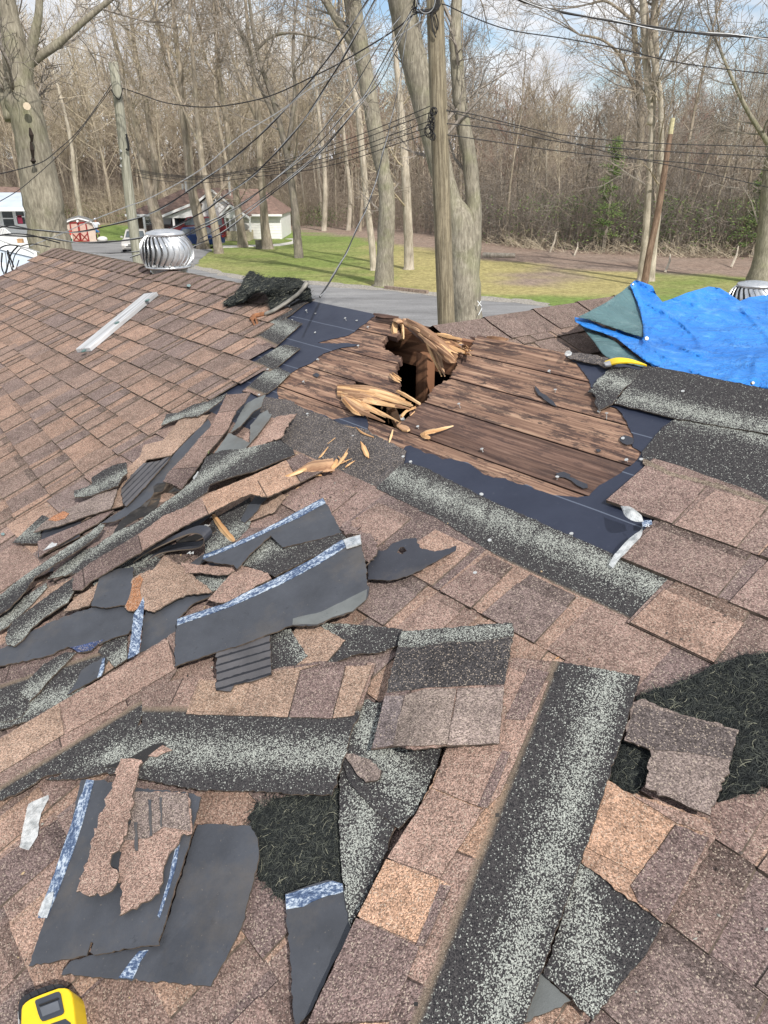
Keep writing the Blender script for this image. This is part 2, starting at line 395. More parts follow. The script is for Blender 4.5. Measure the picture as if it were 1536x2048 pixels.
# ================================================================ the damaged roof and the building under it
house = empty('shingled_building', 'low building under a brown shingle roof with a splintered hole at its ridge', 'building')
TABC = [(.145, .102, .096), (.20, .138, .12), (.25, .168, .14), (.30, .195, .15), (.35, .23, .172), (.18, .132, .122), (.23, .155, .135)]
def shingle_rows(name, P, rows, e, full=True, seed=3, parent=house, tabw=(.12, .26), cols=TABC, sk=.0026):
    """rows: (bottom v0, list of (uL, uR) intervals, fan) ; P(u, v, l) -> point. Every course: sheet + raised teeth"""
    rg = random.Random(seed); mb = MB()
    for v0, spans, fan in rows:
        for (uL, uR) in spans:
            if uR - uL < .02: continue
            F = lambda u: v0 - fan * (u + 2.45)
            top = .333 if full else e + .01
            lt = lambda t: .0105 - .0105 * t / .333
            u = uL; uoff = rg.uniform(0, 50)
            while u < uR - 1e-4:
                wd = rg.uniform(*tabw) * (.55 if rg.random() < .25 else 1); u2 = min(uR, u + wd)
                if uR - u2 < .03: u2 = uR
                col = rg.choice(cols); jit = [rg.gauss(0, .0012) for _ in range(3)]
                # base sheet: exposure then headlap (dark)
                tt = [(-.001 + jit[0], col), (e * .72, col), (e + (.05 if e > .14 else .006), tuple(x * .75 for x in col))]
                ids = []
                for t, cc in tt:
                    ids.append((mb.vert(P(u, F(u) + t, lt(t)), (u + uoff, t), cc), mb.vert(P(u2, F(u2) + t, lt(t)), (u2 + uoff, t), cc)))
                for a, b in zip(ids, ids[1:]): mb.face((a[0], a[1], b[1], b[0]), 0)
                # butt edge
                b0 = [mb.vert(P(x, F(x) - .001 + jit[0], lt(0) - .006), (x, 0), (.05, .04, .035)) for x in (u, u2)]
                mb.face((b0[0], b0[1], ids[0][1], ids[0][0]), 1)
                # raised tooth
                if rg.random() < .8:
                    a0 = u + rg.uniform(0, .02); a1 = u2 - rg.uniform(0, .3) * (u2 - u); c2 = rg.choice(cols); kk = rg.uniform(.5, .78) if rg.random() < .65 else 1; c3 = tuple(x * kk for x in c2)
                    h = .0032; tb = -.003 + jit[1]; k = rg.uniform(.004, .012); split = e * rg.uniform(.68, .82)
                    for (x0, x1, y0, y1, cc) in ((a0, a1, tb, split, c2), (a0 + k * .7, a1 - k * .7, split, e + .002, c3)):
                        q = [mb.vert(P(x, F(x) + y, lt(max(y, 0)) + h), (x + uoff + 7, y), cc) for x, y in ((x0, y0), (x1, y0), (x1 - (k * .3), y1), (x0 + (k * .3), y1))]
                        mb.face(q, 0)
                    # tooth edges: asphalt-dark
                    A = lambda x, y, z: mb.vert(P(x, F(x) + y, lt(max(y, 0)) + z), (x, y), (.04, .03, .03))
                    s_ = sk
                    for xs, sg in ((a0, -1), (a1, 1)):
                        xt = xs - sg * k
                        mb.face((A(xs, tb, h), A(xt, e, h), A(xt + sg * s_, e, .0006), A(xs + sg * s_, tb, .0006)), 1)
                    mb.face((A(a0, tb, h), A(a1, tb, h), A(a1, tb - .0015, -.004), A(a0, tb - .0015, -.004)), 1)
                u = u2
    return mb.build(name, [m_field, m_edge], parent)
def rakeu(v): return -6.25 + .55 * max(0, VR - v) if v > .6 else -5.66
fanv = lambda v: idw1(v, [(-1, .09), (.30, .09), (.40, .075), (.55, .04), (.65, .03), (.85, .02), (1.1, .012), (1.4, .004), (1.7, 0)])
def idw1(x, tab):
    for (a, ya), (b, yb) in zip(tab, tab[1:]):
        if x <= b: return ya + (yb - ya) * max(0, (x - a)) / (b - a)
    return tab[-1][1]
LEFT_END = [(.0, -2.45), (.9, -2.45), (1.02, -2.40), (1.158, -2.55), (1.302, -2.74), (1.44, -2.80), (1.58, -2.86)]
rowsL = []
k = -9
while .263 + .13 * k < 1.5:
    v0 = .263 + .13 * k; ue = idw1(v0, LEFT_END)
    if .2 > v0 > -.9: rowsL.append((v0, [(-5.4, -2.45)], fanv(v0)))
    elif v0 >= .2: rowsL.append((v0, [(rakeu(v0), ue)], fanv(v0)))
    k += 1
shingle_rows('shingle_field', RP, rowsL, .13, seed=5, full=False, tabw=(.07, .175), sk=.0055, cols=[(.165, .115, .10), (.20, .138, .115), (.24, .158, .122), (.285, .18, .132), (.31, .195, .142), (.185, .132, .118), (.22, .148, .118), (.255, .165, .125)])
rowsR = []
for k in range(-12, 8):
    v0 = .529 + .144 * k
    if v0 < .70: rowsR.append((v0, [(-2.45, 1.6)], 0))
    elif v0 < .85: rowsR.append((v0, [(-.62, 1.6)], 0))
    elif v0 < 1.0: rowsR.append((v0, [(-.74, 1.6)], 0))
    elif v0 < 1.12: rowsR.append((v0, [(-.865, 1.6)], 0))
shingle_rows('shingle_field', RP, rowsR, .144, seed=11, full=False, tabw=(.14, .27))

# --- exposed shingle headlaps along the stripped area (each its own sheet)
def rpiece(name, crop, pts, mat, l, frame=None, t0=0.0, th=.003, rough=.0008, parent=None, ctrl=None, grid=.04, seed=1, step=.012, holes=(), label=None, cat=None, group=None, wave=.0012, wf=9, side=None, s0=None, over=None, smooth=True):
    """sheet lying on the roof, outline measured in a detail view of the photograph, real height l above the roof plane"""
    poly = [RI(*cpx(crop, p)) for p in pts]
    ct = [(*RI(*cpx(crop, (a, b))), c) for a, b, c in (ctrl or [])]
    hl = [[RI(*cpx(crop, p)) for p in h] for h in holes]
    if frame is None: fo, fd, fs = poly[0], (1, 0), 1
    elif frame[0] == 'd': q_ = RI(*cpx(crop, frame[1])); fo, fd, fs = (0, q_[1] - .15), (1, 0), 1
    else:
        A = RI(*cpx(crop, frame[0])); B = RI(*cpx(crop, frame[1])); L = math.hypot(B[0] - A[0], B[1] - A[1]); fd = ((B[0] - A[0]) / L, (B[1] - A[1]) / L); fo = A
        cx = sum(p[0] for p in poly) / len(poly) - A[0]; cy = sum(p[1] for p in poly) / len(poly) - A[1]
        fs = 1 if (-fd[1] * cx + fd[0] * cy) > 0 else -1
    sr = random.Random(seed).uniform(0, 30) if s0 is None else s0
    def uvf(u, v):
        du, dv = u - fo[0], v - fo[1]; return (sr + du * fd[0] + dv * fd[1], t0 + fs * (-fd[1] * du + fd[0] * dv))
    def lift(u, v):
        z = idw(ct, u, v, l); return z + wave * noise.noise(Vector((u * wf + seed, v * wf, seed * 1.7)))
    def pf(u, v, below): 
        z = lift(u, v); p = RL(u, v, z); return p - NN * below
    o = slab(name, poly, [mat, side or m_edge], pf, th, grid, rough, step, parent, hl, uvf, seed, smooth=False)
    if over:
        for (nm, pts2, mat2, up, fr2, t2) in over:
            P2 = [RI(*cpx(crop, p)) for p in pts2]
            if fr2:
                A2 = RI(*cpx(crop, fr2[0])); B2 = RI(*cpx(crop, fr2[1])); L2 = math.hypot(B2[0] - A2[0], B2[1] - A2[1]); d2 = ((B2[0] - A2[0]) / L2, (B2[1] - A2[1]) / L2)
                u2 = lambda u, v, A2=A2, d2=d2: (sr + (u - A2[0]) * d2[0] + (v - A2[1]) * d2[1], t2 + abs(-d2[1] * (u - A2[0]) + d2[0] * (v - A2[1])))
            else: u2 = uvf
            pf2 = lambda u, v, below, up=up: (lambda z: RL(u, v, z) - NN * below)(lift(u, v) + up)
            slab(nm, P2, [mat2, mat2 if mat2 in (m_tape,) else m_edge], pf2, min(up * .9, .0025), min(grid, .03), .0006, .012, o, (), u2, seed + 5)
    if label: tag(o, label, cat or 'shingle', group)
    return o
K = 'K'; J = 'J'
colm = {}
def cm(c):
    if c not in colm:
        m, nt, b = new_mat('shingle_tab_granules', .92, 0, .2); u_ = nd(nt, 'ShaderNodeUVMap').outputs[0]; cc, _ = granules(nt, b, nd(nt, 'ShaderNodeRGB').outputs[0], u_)
        [n for n in nt.nodes if n.type == 'RGB'][0].outputs[0].default_value = (*c, 1); setc(nt, b, cc); colm[c] = m
    return colm[c]
# underlayment: one sheet with the torn opening
tornK = [(780, 270), (745, 290), (715, 320), (670, 350), (640, 378), (600, 400), (520, 418), (430, 440), (412, 446), (500, 450), (600, 447), (660, 455), (640, 466), (560, 475), (510, 490), (450, 510), (420, 530), (405, 550), (375, 570), (340, 585), (300, 600), (245, 635), (215, 665), (190, 690), (168, 720), (165, 750), (180, 790), (230, 800), (280, 825), (300, 840), (340, 850), (380, 860), (420, 880), (470, 895), (510, 920)]
tornK2 = [(520, 918), (600, 905), (680, 888), (705, 890), (720, 920), (728, 950), (722, 985), (740, 1000), (760, 1015), (790, 1030), (850, 1050), (900, 1080), (940, 1100), (955, 1080), (985, 1075), (1010, 1090), (1050, 1105), (1080, 1125), (1130, 1130), (1180, 1160), (1230, 1155), (1260, 1165)]
tornJ = [(0, 985), (50, 1020), (80, 1045), (130, 1060), (190, 1062), (250, 1090), (300, 1095), (340, 1120), (380, 1130), (440, 1150), (500, 1155), (560, 1162), (620, 1155), (650, 1120), (700, 1085), (760, 1050), (810, 1010), (850, 985), (880, 950), (888, 930), (870, 918), (845, 905), (838, 885), (850, 870), (845, 840), (820, 800), (810, 770), (790, 735), (760, 705), (700, 690), (640, 640), (620, 560), (560, 480), (500, 440)]
torn = [RI(*cpx(K, p)) for p in tornK + tornK2] + [RI(*cpx(J, p)) for p in tornJ]
torn = torn + [(torn[-1][0], VR + .02), (torn[0][0], VR + .02)]
outer = [(-3.3, .80), (1.6, .80), (1.6, VR - .004), (torn[-2][0], VR - .004), ] 
tin = torn[:-2]
upoly = [(-3.3, .80), (1.6, .80), (1.6, VR - .004), (tin[-1][0], VR - .004)] + tin[::-1] + [(tin[0][0], VR - .004), (-3.3, VR - .004)]
def pfr(l, amp=.002, sc=7):
    def f(u, v, below): return RP(u, v, l + amp * noise.noise(Vector((u * sc, v * sc, l * 50))) - below)
    return f
slab('underlayment', upoly, [m_under, m_under], lambda u, v, bl: RP(u, v, -.0015 + .0016 * noise.noise(Vector((u * 8, v * 8, 2))) - bl), .0012, .05, .0015, .012, house, seed=3)
# deck boards: one part each, broken off round the hole
seams = [.10, .245, .39, .535, .68, .825, .965, 1.111, 1.257, 1.404, 1.549, VR]
holeL = {10: [(.0, .0)],}
def bd(px): return [RI(*cpx('O', p)) for p in px]
def board(poly, mat=m_deck, seed=1, l=-.0045, th=.019, ctrl=None, rough=.0032):
    ct = ctrl or []
    return slab('deck_board', poly, [mat, m_deckdark], lambda u, v, bl: RP(u, v, idw(ct, u, v, l) + .0008 * noise.noise(Vector((u * 3, v * 30, seed))) - bl), th, .06, rough, .0055, house, seed=seed)
def jag(px_list, v0, v1): return [(u, min(max(v, v0), v1)) for u, v in bd(px_list)]
g = .0028
Lx, Rx = -3.25, 1.55
ends = {  # broken ends in photograph pixels, listed top to bottom: (left end, right end)
 10: ([(788, 643), (800, 648), (794, 655), (798, 662), (796, 671)], [(925, 690), (935, 700), (925, 709)]),
 9: ([(771, 671), (764, 683), (769, 696), (780, 701), (792, 709), (799, 712), (802, 719), (798, 723)], [(930, 707), (915, 714), (912, 720), (914, 729), (909, 737), (911, 743)]),
 8: ([(797, 727), (790, 733), (793, 739), (784, 745), (787, 752), (796, 758), (799, 770), (795, 776), (793, 785)], [(912, 748), (900, 757), (890, 759), (884, 763), (876, 767), (868, 772), (865, 778), (857, 786), (858, 793), (850, 800)]),
 7: ([(700, 768), (690, 780), (702, 790), (698, 797), (716, 806), (712, 813), (735, 817), (740, 826)], [(843, 806), (832, 812), (819, 827), (807, 839), (800, 848)]),
}
for i in range(len(seams) - 1):
    v0, v1 = seams[i] + g, seams[i + 1] - g
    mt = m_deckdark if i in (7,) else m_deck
    if i in ends:
        eL, eR = ends[i]
        L = jag(eL, v0, v1); Rr = jag(eR, v0, v1)
        L[0] = (L[0][0], v1); L[-1] = (L[-1][0], v0); Rr[0] = (Rr[0][0], v1); Rr[-1] = (Rr[-1][0], v0)
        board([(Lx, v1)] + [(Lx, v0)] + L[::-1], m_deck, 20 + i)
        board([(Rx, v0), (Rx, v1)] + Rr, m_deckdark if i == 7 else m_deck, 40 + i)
    elif i == 6:
        nib = bd([(744, 828), (755, 836), (769, 844), (780, 850), (793, 854)])
        board([(Lx, v1), (Lx, v0), (Rx, v0), (Rx, v1)] + [(u, min(v, v1)) for u, v in nib[::-1]], m_deck, 66)
    else:
        board([(-3.25, v0), (Rx, v0), (Rx, v1), (-3.25, v1)], mt, 80 + i, rough=0)
# far slope, end walls, attic floor
SL = HO * math.cos(TH) - Vector((0, 0, math.sin(TH)))
def RBk(u, w_, l=0.0): return RP(u, VR, 0) + SL * w_ + (HO * math.sin(TH) + Vector((0, 0, math.cos(TH)))) * l
mb = MB()
for (u0, u1) in ((-6.2, -2.02), (-1.62, 1.6)):
    mb.box(RBk(u0, .0, -.03), EU * (u1 - u0), SL * 3.4, (RBk(0, 0, 1) - RBk(0, 0, 0)) * .02)
mb.box(RBk(-2.02, .055, -.03), EU * .40, SL * 3.345, (RBk(0, 0, 1) - RBk(0, 0, 0)) * .02)
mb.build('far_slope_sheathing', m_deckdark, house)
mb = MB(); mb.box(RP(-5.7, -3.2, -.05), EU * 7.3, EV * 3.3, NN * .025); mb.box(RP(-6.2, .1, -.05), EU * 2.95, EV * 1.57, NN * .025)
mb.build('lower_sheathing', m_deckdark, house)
mb = MB()
e0 = RP(-5.6, -3.1, 0); zc = e0.z - .15; base = Vector((e0.x, e0.y, 0))
far = RBk(-5.6, 3.3); Dp = Vector((far.x - e0.x, far.y - e0.y, 0))
mb.box(base, EU * 7.1, Dp * .02, Vector((0, 0, zc))); mb.box(base + Dp * .98, EU * 7.1, Dp * .02, Vector((0, 0, far.z - .03)))
rd = RP(-5.6, VR, -.06)
for uo in (0, 7.0):
    A = [base + EU * uo, base + EU * uo + Dp, far + EU * uo + Vector((0, 0, -.12)), rd + EU * uo, e0 + EU * uo + Vector((0, 0, -.12))]
    ids = [mb.vert(p) for p in A] + [mb.vert(p + EU * .1) for p in A]
    mb.face(ids[:5]); mb.face(ids[5:][::-1])
    for i in range(5): mb.face((ids[i], ids[(i + 1) % 5], ids[5 + (i + 1) % 5], ids[5 + i]))
mb.build('wall', m_brown, house)  # dark siding colour also paints in the shade inside the attic
mb = MB(); mb.box(base + Vector((0, 0, 2.4)), EU * 7.1, Dp, Vector((0, 0, .05))); mb.build('attic_floor', m_black, house)  # black colour stands in for the deep shade below the hole
# ridge board, post and rafters seen in the hole
def wbox(name, p, ax, ay, az, mat, parent=house):
    mb = MB(); p = Vector(p); mb.box(p, ax, ay, az); return mb.build(name, mat, parent)
r0 = RP(-3.2, VR, 0) + Vector((0, 0, -.165)) - HO * .02
wbox('ridge_board', r0, EU * 4.6, Vector((0, 0, .135)), HO * .035, m_rafter)
for uu in (-2.75, -2.31, -1.36, -.9):
    wbox('rafter', RP(uu, -.6, -.125), EV * 2.24, NN * .098, EU * .04, m_rafter)
pc = RP(ridge_u(858), VR, 0) - HO * .062
pc = pc + EU * .0
mb = MB(); mb.box(Vector((pc.x, pc.y, 2.5)), EU * .060, HO * .04, Vector((0, 0, pc.z - .10 - 2.5))); mb.uv = [((p_[2]), (Vector(p_) - pc).dot(EU) + .02 * (p_[1] - pc.y)) for p_ in mb.v]; mb.build('attic_post', m_rafter, house)
mb = MB(); 
a0 = RP(*RI(780, 806), -.03); a1 = RP(*RI(803, 850), -.12)
mb.tube([a0, a1], [.018, .015], 4, flat=.6); mb.build('split_rafter_piece', m_oldsplit, house)
mb = MB(); a0 = RP(*RI(792, 806), -.05); a1 = RP(*RI(812, 846), -.16)
mb.tube([a0, a1], [.02, .018], 4, flat=.5); mb.build('split_rafter_piece', m_grey, house)

# splinters: tapering split-wood blades
def blade(pts, wds, mat, name='splinter', parent=house, th=.006, n=5, jit=.0):
    """pts: (px, py, height above roof plane), wds: widths in metres"""
    C_ = cr([(*p, w_) for p, w_ in zip(pts, wds)], n); mb = MB(); P3 = []
    for x, y, l, w_ in C_:
        u, v = RI(x, y, l); P3.append((RP(u, v, l), w_))
    L = 0; prev = None; rings = []; rg = random.Random(int(pts[0][0] * 13 + pts[0][1]))
    for i, (p, w_) in enumerate(P3):
        d = (P3[min(i + 1, len(P3) - 1)][0] - P3[max(i - 1, 0)][0]).normalized()
        sidev = d.cross(NN); sidev = sidev.normalized() if sidev.length > .1 else EU
        up = sidev.cross(d).normalized(); 
        if up.dot(NN) < 0: up = -up
        if prev is not None: L += (p - prev).length
        prev = p; w_ = w_ * (1 + rg.uniform(-.12, .12)); t_ = min(th, w_ * .6)
        rings.append([mb.vert(p + sidev * w_ * .5, (L, w_)), mb.vert(p + sidev * w_ * .1 + up * t_, (L, w_ * .5)), mb.vert(p - sidev * w_ * .5 + up * t_ * .4, (L, 0)), mb.vert(p - sidev * w_ * .3 - up * t_ * .6, (L, -w_))])
    for a, b in zip(rings, rings[1:]):
        for k_ in range(4): mb.face((a[k_], a[(k_ + 1) % 4], b[(k_ + 1) % 4], b[k_]))
    mb.face(rings[0]); mb.face(rings[-1][::-1])
    return mb.build(name, mat, parent)
def QP(x, y, l): p = cpx('Q', (x, y)); return (*p, l)
# broken ridge-side boards bending away over the hole
blade([QP(100, 90, .012), QP(300, 115, .014), QP(460, 175, .012)], [0.0290, 0.0290, 0.0174], m_deckdark)
blade([QP(60, 60, .02), QP(180, 85, .022), QP(390, 110, .02)], [0.0116, 0.0232, 0.0145], m_deckdark)
blade([QP(330, 130, .01), QP(400, 150, .03), QP(470, 190, .01)], [0.0174, 0.0290, 0.0232], m_oldsplit)
blade([QP(360, 130, .00), QP(340, 230, .0), QP(345, 350, -.01)], [0.0116, 0.0290, 0.0203], m_fresh, th=.02)
blade([QP(440, 180, .00), QP(455, 300, -.03), QP(450, 420, -.05)], [0.0145, 0.0203, 0.0174], m_fresh, th=.02)
blade([QP(470, 150, .02), QP(640, 260, .03), QP(780, 380, .02), QP(830, 410, .01)], [0.0232, 0.0319, 0.0290, 0.0116], m_oldsplit, th=.01)
blade([QP(480, 190, .01), QP(620, 310, .02), QP(760, 460, .0)], [0.0145, 0.0174, 0.0046], m_deckdark, th=.01)
blade([QP(520, 140, .035), QP(700, 250, .05), QP(900, 400, .05), QP(1100, 570, .03), QP(1220, 670, .01)], [0.0116, 0.0261, 0.0290, 0.0261, 0.0087], m_oldsplit, th=.01)
blade([QP(800, 410, .03), QP(960, 540, .035), QP(1100, 700, .015), QP(1200, 725, .01)], [0.0290, 0.0348, 0.0261, 0.0116], m_oldsplit, th=.012)
blade([QP(860, 400, .045), QP(1020, 530, .04), QP(1180, 690, .02)], [0.0116, 0.0174, 0.0070], m_fresh, th=.01)
blade([QP(820, 430, .02), QP(900, 560, .0), QP(980, 740, -.03), QP(1045, 930, -.05)], [0.0203, 0.0232, 0.0174, 0.0035], m_oldsplit, th=.012)
blade([QP(800, 470, .01), QP(880, 640, -.02), QP(1000, 930, -.07)], [0.0116, 0.0145, 0.0029], m_fresh, th=.008)
blade([QP(900, 330, .05), QP(1100, 380, .05), QP(1280, 410, .045)], [0.0058, 0.0145, 0.0070], m_fresh, th=.01)
blade([QP(880, 360, .045), QP(1080, 400, .04), QP(1280, 430, .035)], [0.0058, 0.0116, 0.0058], m_oldsplit, th=.01)
blade([QP(930, 400, .04), QP(1130, 460, .035), QP(1270, 520, .03)], [0.0087, 0.0174, 0.0058], m_oldsplit, th=.01)
blade([QP(960, 440, .035), QP(1130, 530, .03), QP(1330, 600, .02)], [0.0116, 0.0203, 0.0087], m_fresh, th=.01)
blade([QP(980, 480, .02), QP(1150, 580, .02), QP(1300, 640, .01)], [0.0116, 0.0174, 0.0058], m_deckdark, th=.01)
blade([QP(620, 300, .0), QP(760, 330, .0), QP(860, 420, .0)], [0.0290, 0.0348, 0.0174], m_deckdark, th=.012)

rg = random.Random(12)
def along(t, off, lift):   # points on the arched broken board, off in detail-view pixels across it
    P_ = [(470, 165), (640, 240), (790, 350), (930, 470), (1080, 590), (1210, 690)]
    f = t * (len(P_) - 1); i = min(int(f), len(P_) - 2); f -= i; x = P_[i][0] + (P_[i + 1][0] - P_[i][0]) * f; y = P_[i][1] + (P_[i + 1][1] - P_[i][1]) * f
    return QP(x - off * .6, y + off * .75, lift)
for k in range(30):
    t0_ = rg.uniform(-.02, .55); t1_ = min(1.03, t0_ + rg.uniform(.25, .6)); o_ = rg.uniform(-62, 70); h0 = rg.uniform(.012, .045)
    o2 = o_ + rg.uniform(-18, 22)
    blade([along(max(t0_, 0), o_, h0), along((t0_ + t1_) / 2, (o_ + o2) / 2, h0 + .012), along(min(t1_, 1), o2, h0 - .008)], [rg.uniform(.004, .012), rg.uniform(.008, .018), rg.uniform(.001, .006)], rg.choice([m_fresh, m_oldsplit, m_fresh, m_deckdark, m_oldsplit]), th=.007)
for k in range(16):
    x = rg.uniform(900, 1020); y = rg.uniform(330, 520); a = rg.uniform(.05, .55)
    L_ = rg.uniform(180, 330); blade([QP(x, y, rg.uniform(.02, .045)), QP(x + L_ * .5, y + L_ * .5 * a + rg.uniform(-10, 10), rg.uniform(.025, .04)), QP(x + L_, y + L_ * a, rg.uniform(.01, .03))], [.005, rg.uniform(.006, .014), .003], rg.choice([m_fresh, m_oldsplit, m_oldsplit]), th=.006)
for i in range(14):
    x = 1290 + rnd.uniform(-60, 130); y = 540 + rnd.uniform(-60, 90)
    blade([QP(x, y, .012), QP(x + rnd.uniform(30, 70), y + rnd.uniform(-12, 22), .02 + rnd.uniform(0, .02))], [.009, .003], rnd.choice([m_fresh, m_oldsplit]), th=.004, n=2)
# large pale split board lying over the lower opening
def fan(l, pts, mat, **kw): return rpiece('split_board', 'K', pts, mat, l, frame=((540, 720), (1000, 860)), th=.012, rough=.0009, parent=house, side=mat, step=.006, **kw)
rg = random.Random(91)
for k in range(34):
    f = (k + rg.random()) / 34; sy = 712 + 62 * f; ey = 812 + 50 * f + rg.uniform(-12, 12); t0_ = rg.uniform(0, .35) * (k % 3 > 0); t1_ = rg.uniform(.55, 1.02) if f > .5 else rg.uniform(.8, 1.03)
    Pk = lambda t: (540 + 450 * t, sy + (ey - sy) * t - 26 * math.sin(math.pi * t) * (1 - f))
    h_ = .010 + .016 * (1 - f); q = [(*cpx('K', Pk(t)), hh) for t, hh in ((t0_, h_ * .4), ((t0_ + t1_) / 2, h_ + rg.uniform(0, .006)), (t1_, h_ * .8))]
    blade(q, [rg.uniform(.006, .012), rg.uniform(.014, .022), rg.uniform(.002, .008)], m_fresh if rg.random() < .8 else m_oldsplit, 'splinter', house, .006)
for k in range(14):
    x = 560 + rg.uniform(0, 120); y = 770 + (x - 560) * .35 + rg.uniform(-8, 8); L_ = rg.uniform(90, 260)
    blade([(*cpx('K', (x, y)), .008), (*cpx('K', (x + L_ * .5, y + L_ * .26)), .014), (*cpx('K', (x + L_, y + L_ * .50)), .008)], [.008, .011, .002], m_fresh, 'splinter', house, .005)
for pts, wd in (([(575, 790, .01), (660, 860, .02), (760, 905, .012), (828, 935, .006)], [.02, .018, .012, .004]),
                ([(580, 800, .012), (640, 870, .018), (700, 895, .01)], [.016, .015, .006]),
                ([(600, 830, .01), (680, 870, .012), (760, 866, .008)], [.02, .03, .008]),
                ([(905, 745, .01), (960, 775, .012), (1045, 825, .006)], [.010, .012, .008]),
                ([(860, 640, .006), (885, 670, .01), (922, 692, .0)], [.006, .01, .003]),
                ([(875, 632, .006), (905, 655, .01), (928, 668, .002)], [.005, .008, .003]),
                ([(880, 650, .006), (900, 665, .012), (930, 680, .004)], [.005, .008, .003]),
                ([(848, 850, -.01), (852, 900, -.05), (853, 945, -.08)], [.010, .008, .004]),
                ([(812, 845, -.02), (805, 865, -.05), (797, 888, -.07)], [.008, .006, .003]),
                ([(860, 850, -.0), (880, 890, -.05), (935, 945, -.10)], [.022, .028, .02]),
                ([(930, 905, .0), (960, 870, .0), (1020, 845, .004)], [.010, .012, .01])):
    blade([(*cpx('K', (a, b)), c) for a, b, c in pts], wd, m_fresh if wd[0] < .02 else m_oldsplit, th=.008)
rpiece('split_board', 'K', [(905, 958), (930, 948), (960, 955), (982, 975), (965, 985), (935, 980)], m_oldsplit, .004, th=.006, parent=house, side=m_fresh, rough=.001)
# dark gouge along the right-hand boards' upper edge, torn felt scraps still nailed to the boards
for pts in ([(340, 590), (352, 600), (370, 625), (400, 640), (440, 675), (455, 700), (430, 690), (400, 670), (360, 640), (345, 615)],
            [(450, 1040), (490, 1032), (525, 1048), (520, 1058), (560, 1075), (610, 1095), (615, 1115), (590, 1118), (555, 1100), (530, 1078), (495, 1062), (460, 1058)],
            [(780, 855), (800, 845), (822, 850), (848, 862), (842, 890), (815, 895), (790, 885), (775, 870)],
            [(652, 918), (672, 916), (682, 926), (665, 932)]):
    rpiece('felt_scrap', 'J', pts, m_felt, .001, parent=house, th=.0012)
rpiece('felt_scrap', 'K', [(508, 918), (600, 905), (680, 888), (705, 890), (720, 920), (728, 950), (722, 985), (700, 990), (620, 965), (550, 945)], m_under, .003, parent=house, th=.001)
rpiece('felt_scrap', 'K', [(385, 640), (410, 632), (428, 645), (415, 660), (395, 652)], m_felt, .001, parent=house, th=.001)

# --- exposed sheets round the opening
hx = dict(parent=house, side=m_edge)
rpiece('exposed_shingle', 'K', [(95, 780), (250, 800), (330, 850), (420, 880), (510, 925), (560, 945), (730, 985), (800, 1030), (900, 1080), (960, 1110), (930, 1229), (700, 1400), (240, 1100), (60, 870)], m_hdark, .0035, frame=('d', (505, 1226)), seed=4, rough=.002, **hx)
# dark strip with the pale band, below the torn felt
rpiece('exposed_shingle', 'O', [(800, 930), (815, 925), (850, 935), (1000, 1010), (1190, 1092), (1340, 1160), (1268, 1241), (1150, 1187), (1000, 1115), (880, 1040), (752, 976)], m_strip, .006, frame=('d', (1000, 1115)), seed=6, rough=.001, **hx)
# upper-right stripped courses
rpiece('exposed_shingle', 'J', [(890, 930), (1000, 800), (1065, 762), (1200, 780), (1536, 835), (1800, 880), (1800, 1330), (1536, 1200), (1300, 1110), (1060, 1050), (895, 985)], m_hband, .0045, frame=('d', (1200, 900)), seed=8, rough=.001, **hx)
rpiece('dust_line', 'J', [(895, 965), (1060, 1038), (1300, 1100), (1536, 1190), (1800, 1320), (1800, 1345), (1536, 1212), (1300, 1122), (1060, 1058), (895, 990)], cm((.19, .15, .11)), .0060, seed=18, rough=.002, **hx)
rpiece('exposed_shingle', 'J', [(748, 683), (880, 515), (905, 488), (1100, 520), (1536, 610), (1900, 690), (1900, 920), (1536, 838), (1065, 760)], m_hband, .0085, frame=('d', (1065, 835)), seed=9, rough=.0012, **hx)
rpiece('exposed_shingle', 'J', [(655, 695), (650, 640), (612, 625), (640, 600), (660, 560), (705, 520), (730, 500), (800, 495), (885, 515), (850, 560), (790, 620), (740, 685), (670, 718)], m_hband, .0100, frame=((560, 700), (740, 760)), t0=.10, seed=12, rough=.003, **hx)
rpiece('exposed_shingle', 'J', [(505, 445), (530, 420), (620, 430), (700, 445), (740, 458), (760, 480), (720, 500), (640, 480), (560, 462)], m_hdark, .010, frame=((500, 520), (760, 570)), t0=.27, seed=13, rough=.003, **hx)
# headlaps stepping down the left edge of the opening
rpiece('exposed_shingle', 'Y', [(1060, 440), (1230, 330), (1380, 240), (1440, 232), (1490, 250), (1400, 290), (1290, 380), (1170, 450), (1000, 590), (950, 590)], m_strip, .0060, frame=((950, 560), (1060, 620)), t0=.14, seed=14, **hx)
rpiece('exposed_shingle', 'Y', [(960, 605), (1130, 470), (1250, 410), (1385, 455), (1280, 545), (1150, 662), (1010, 632)], m_strip, .0075, frame=((860, 660), (1100, 790)), t0=.05, seed=15, **hx)
rpiece('exposed_shingle', 'Y', [(935, 812), (1010, 760), (1180, 655), (1240, 635), (1368, 667), (1290, 730), (1180, 820), (1105, 865), (1000, 850)], m_strip, .0065, frame=((830, 880), (1030, 980)), t0=.06, seed=16, **hx)
rpiece('exposed_shingle', 'Y', [(870, 1035), (1000, 920), (1140, 810), (1285, 882), (1180, 985), (1090, 1050), (1010, 1080), (935, 1040)], m_strip, .0055, frame=((760, 1100), (980, 1200)), t0=.06, seed=17, **hx)

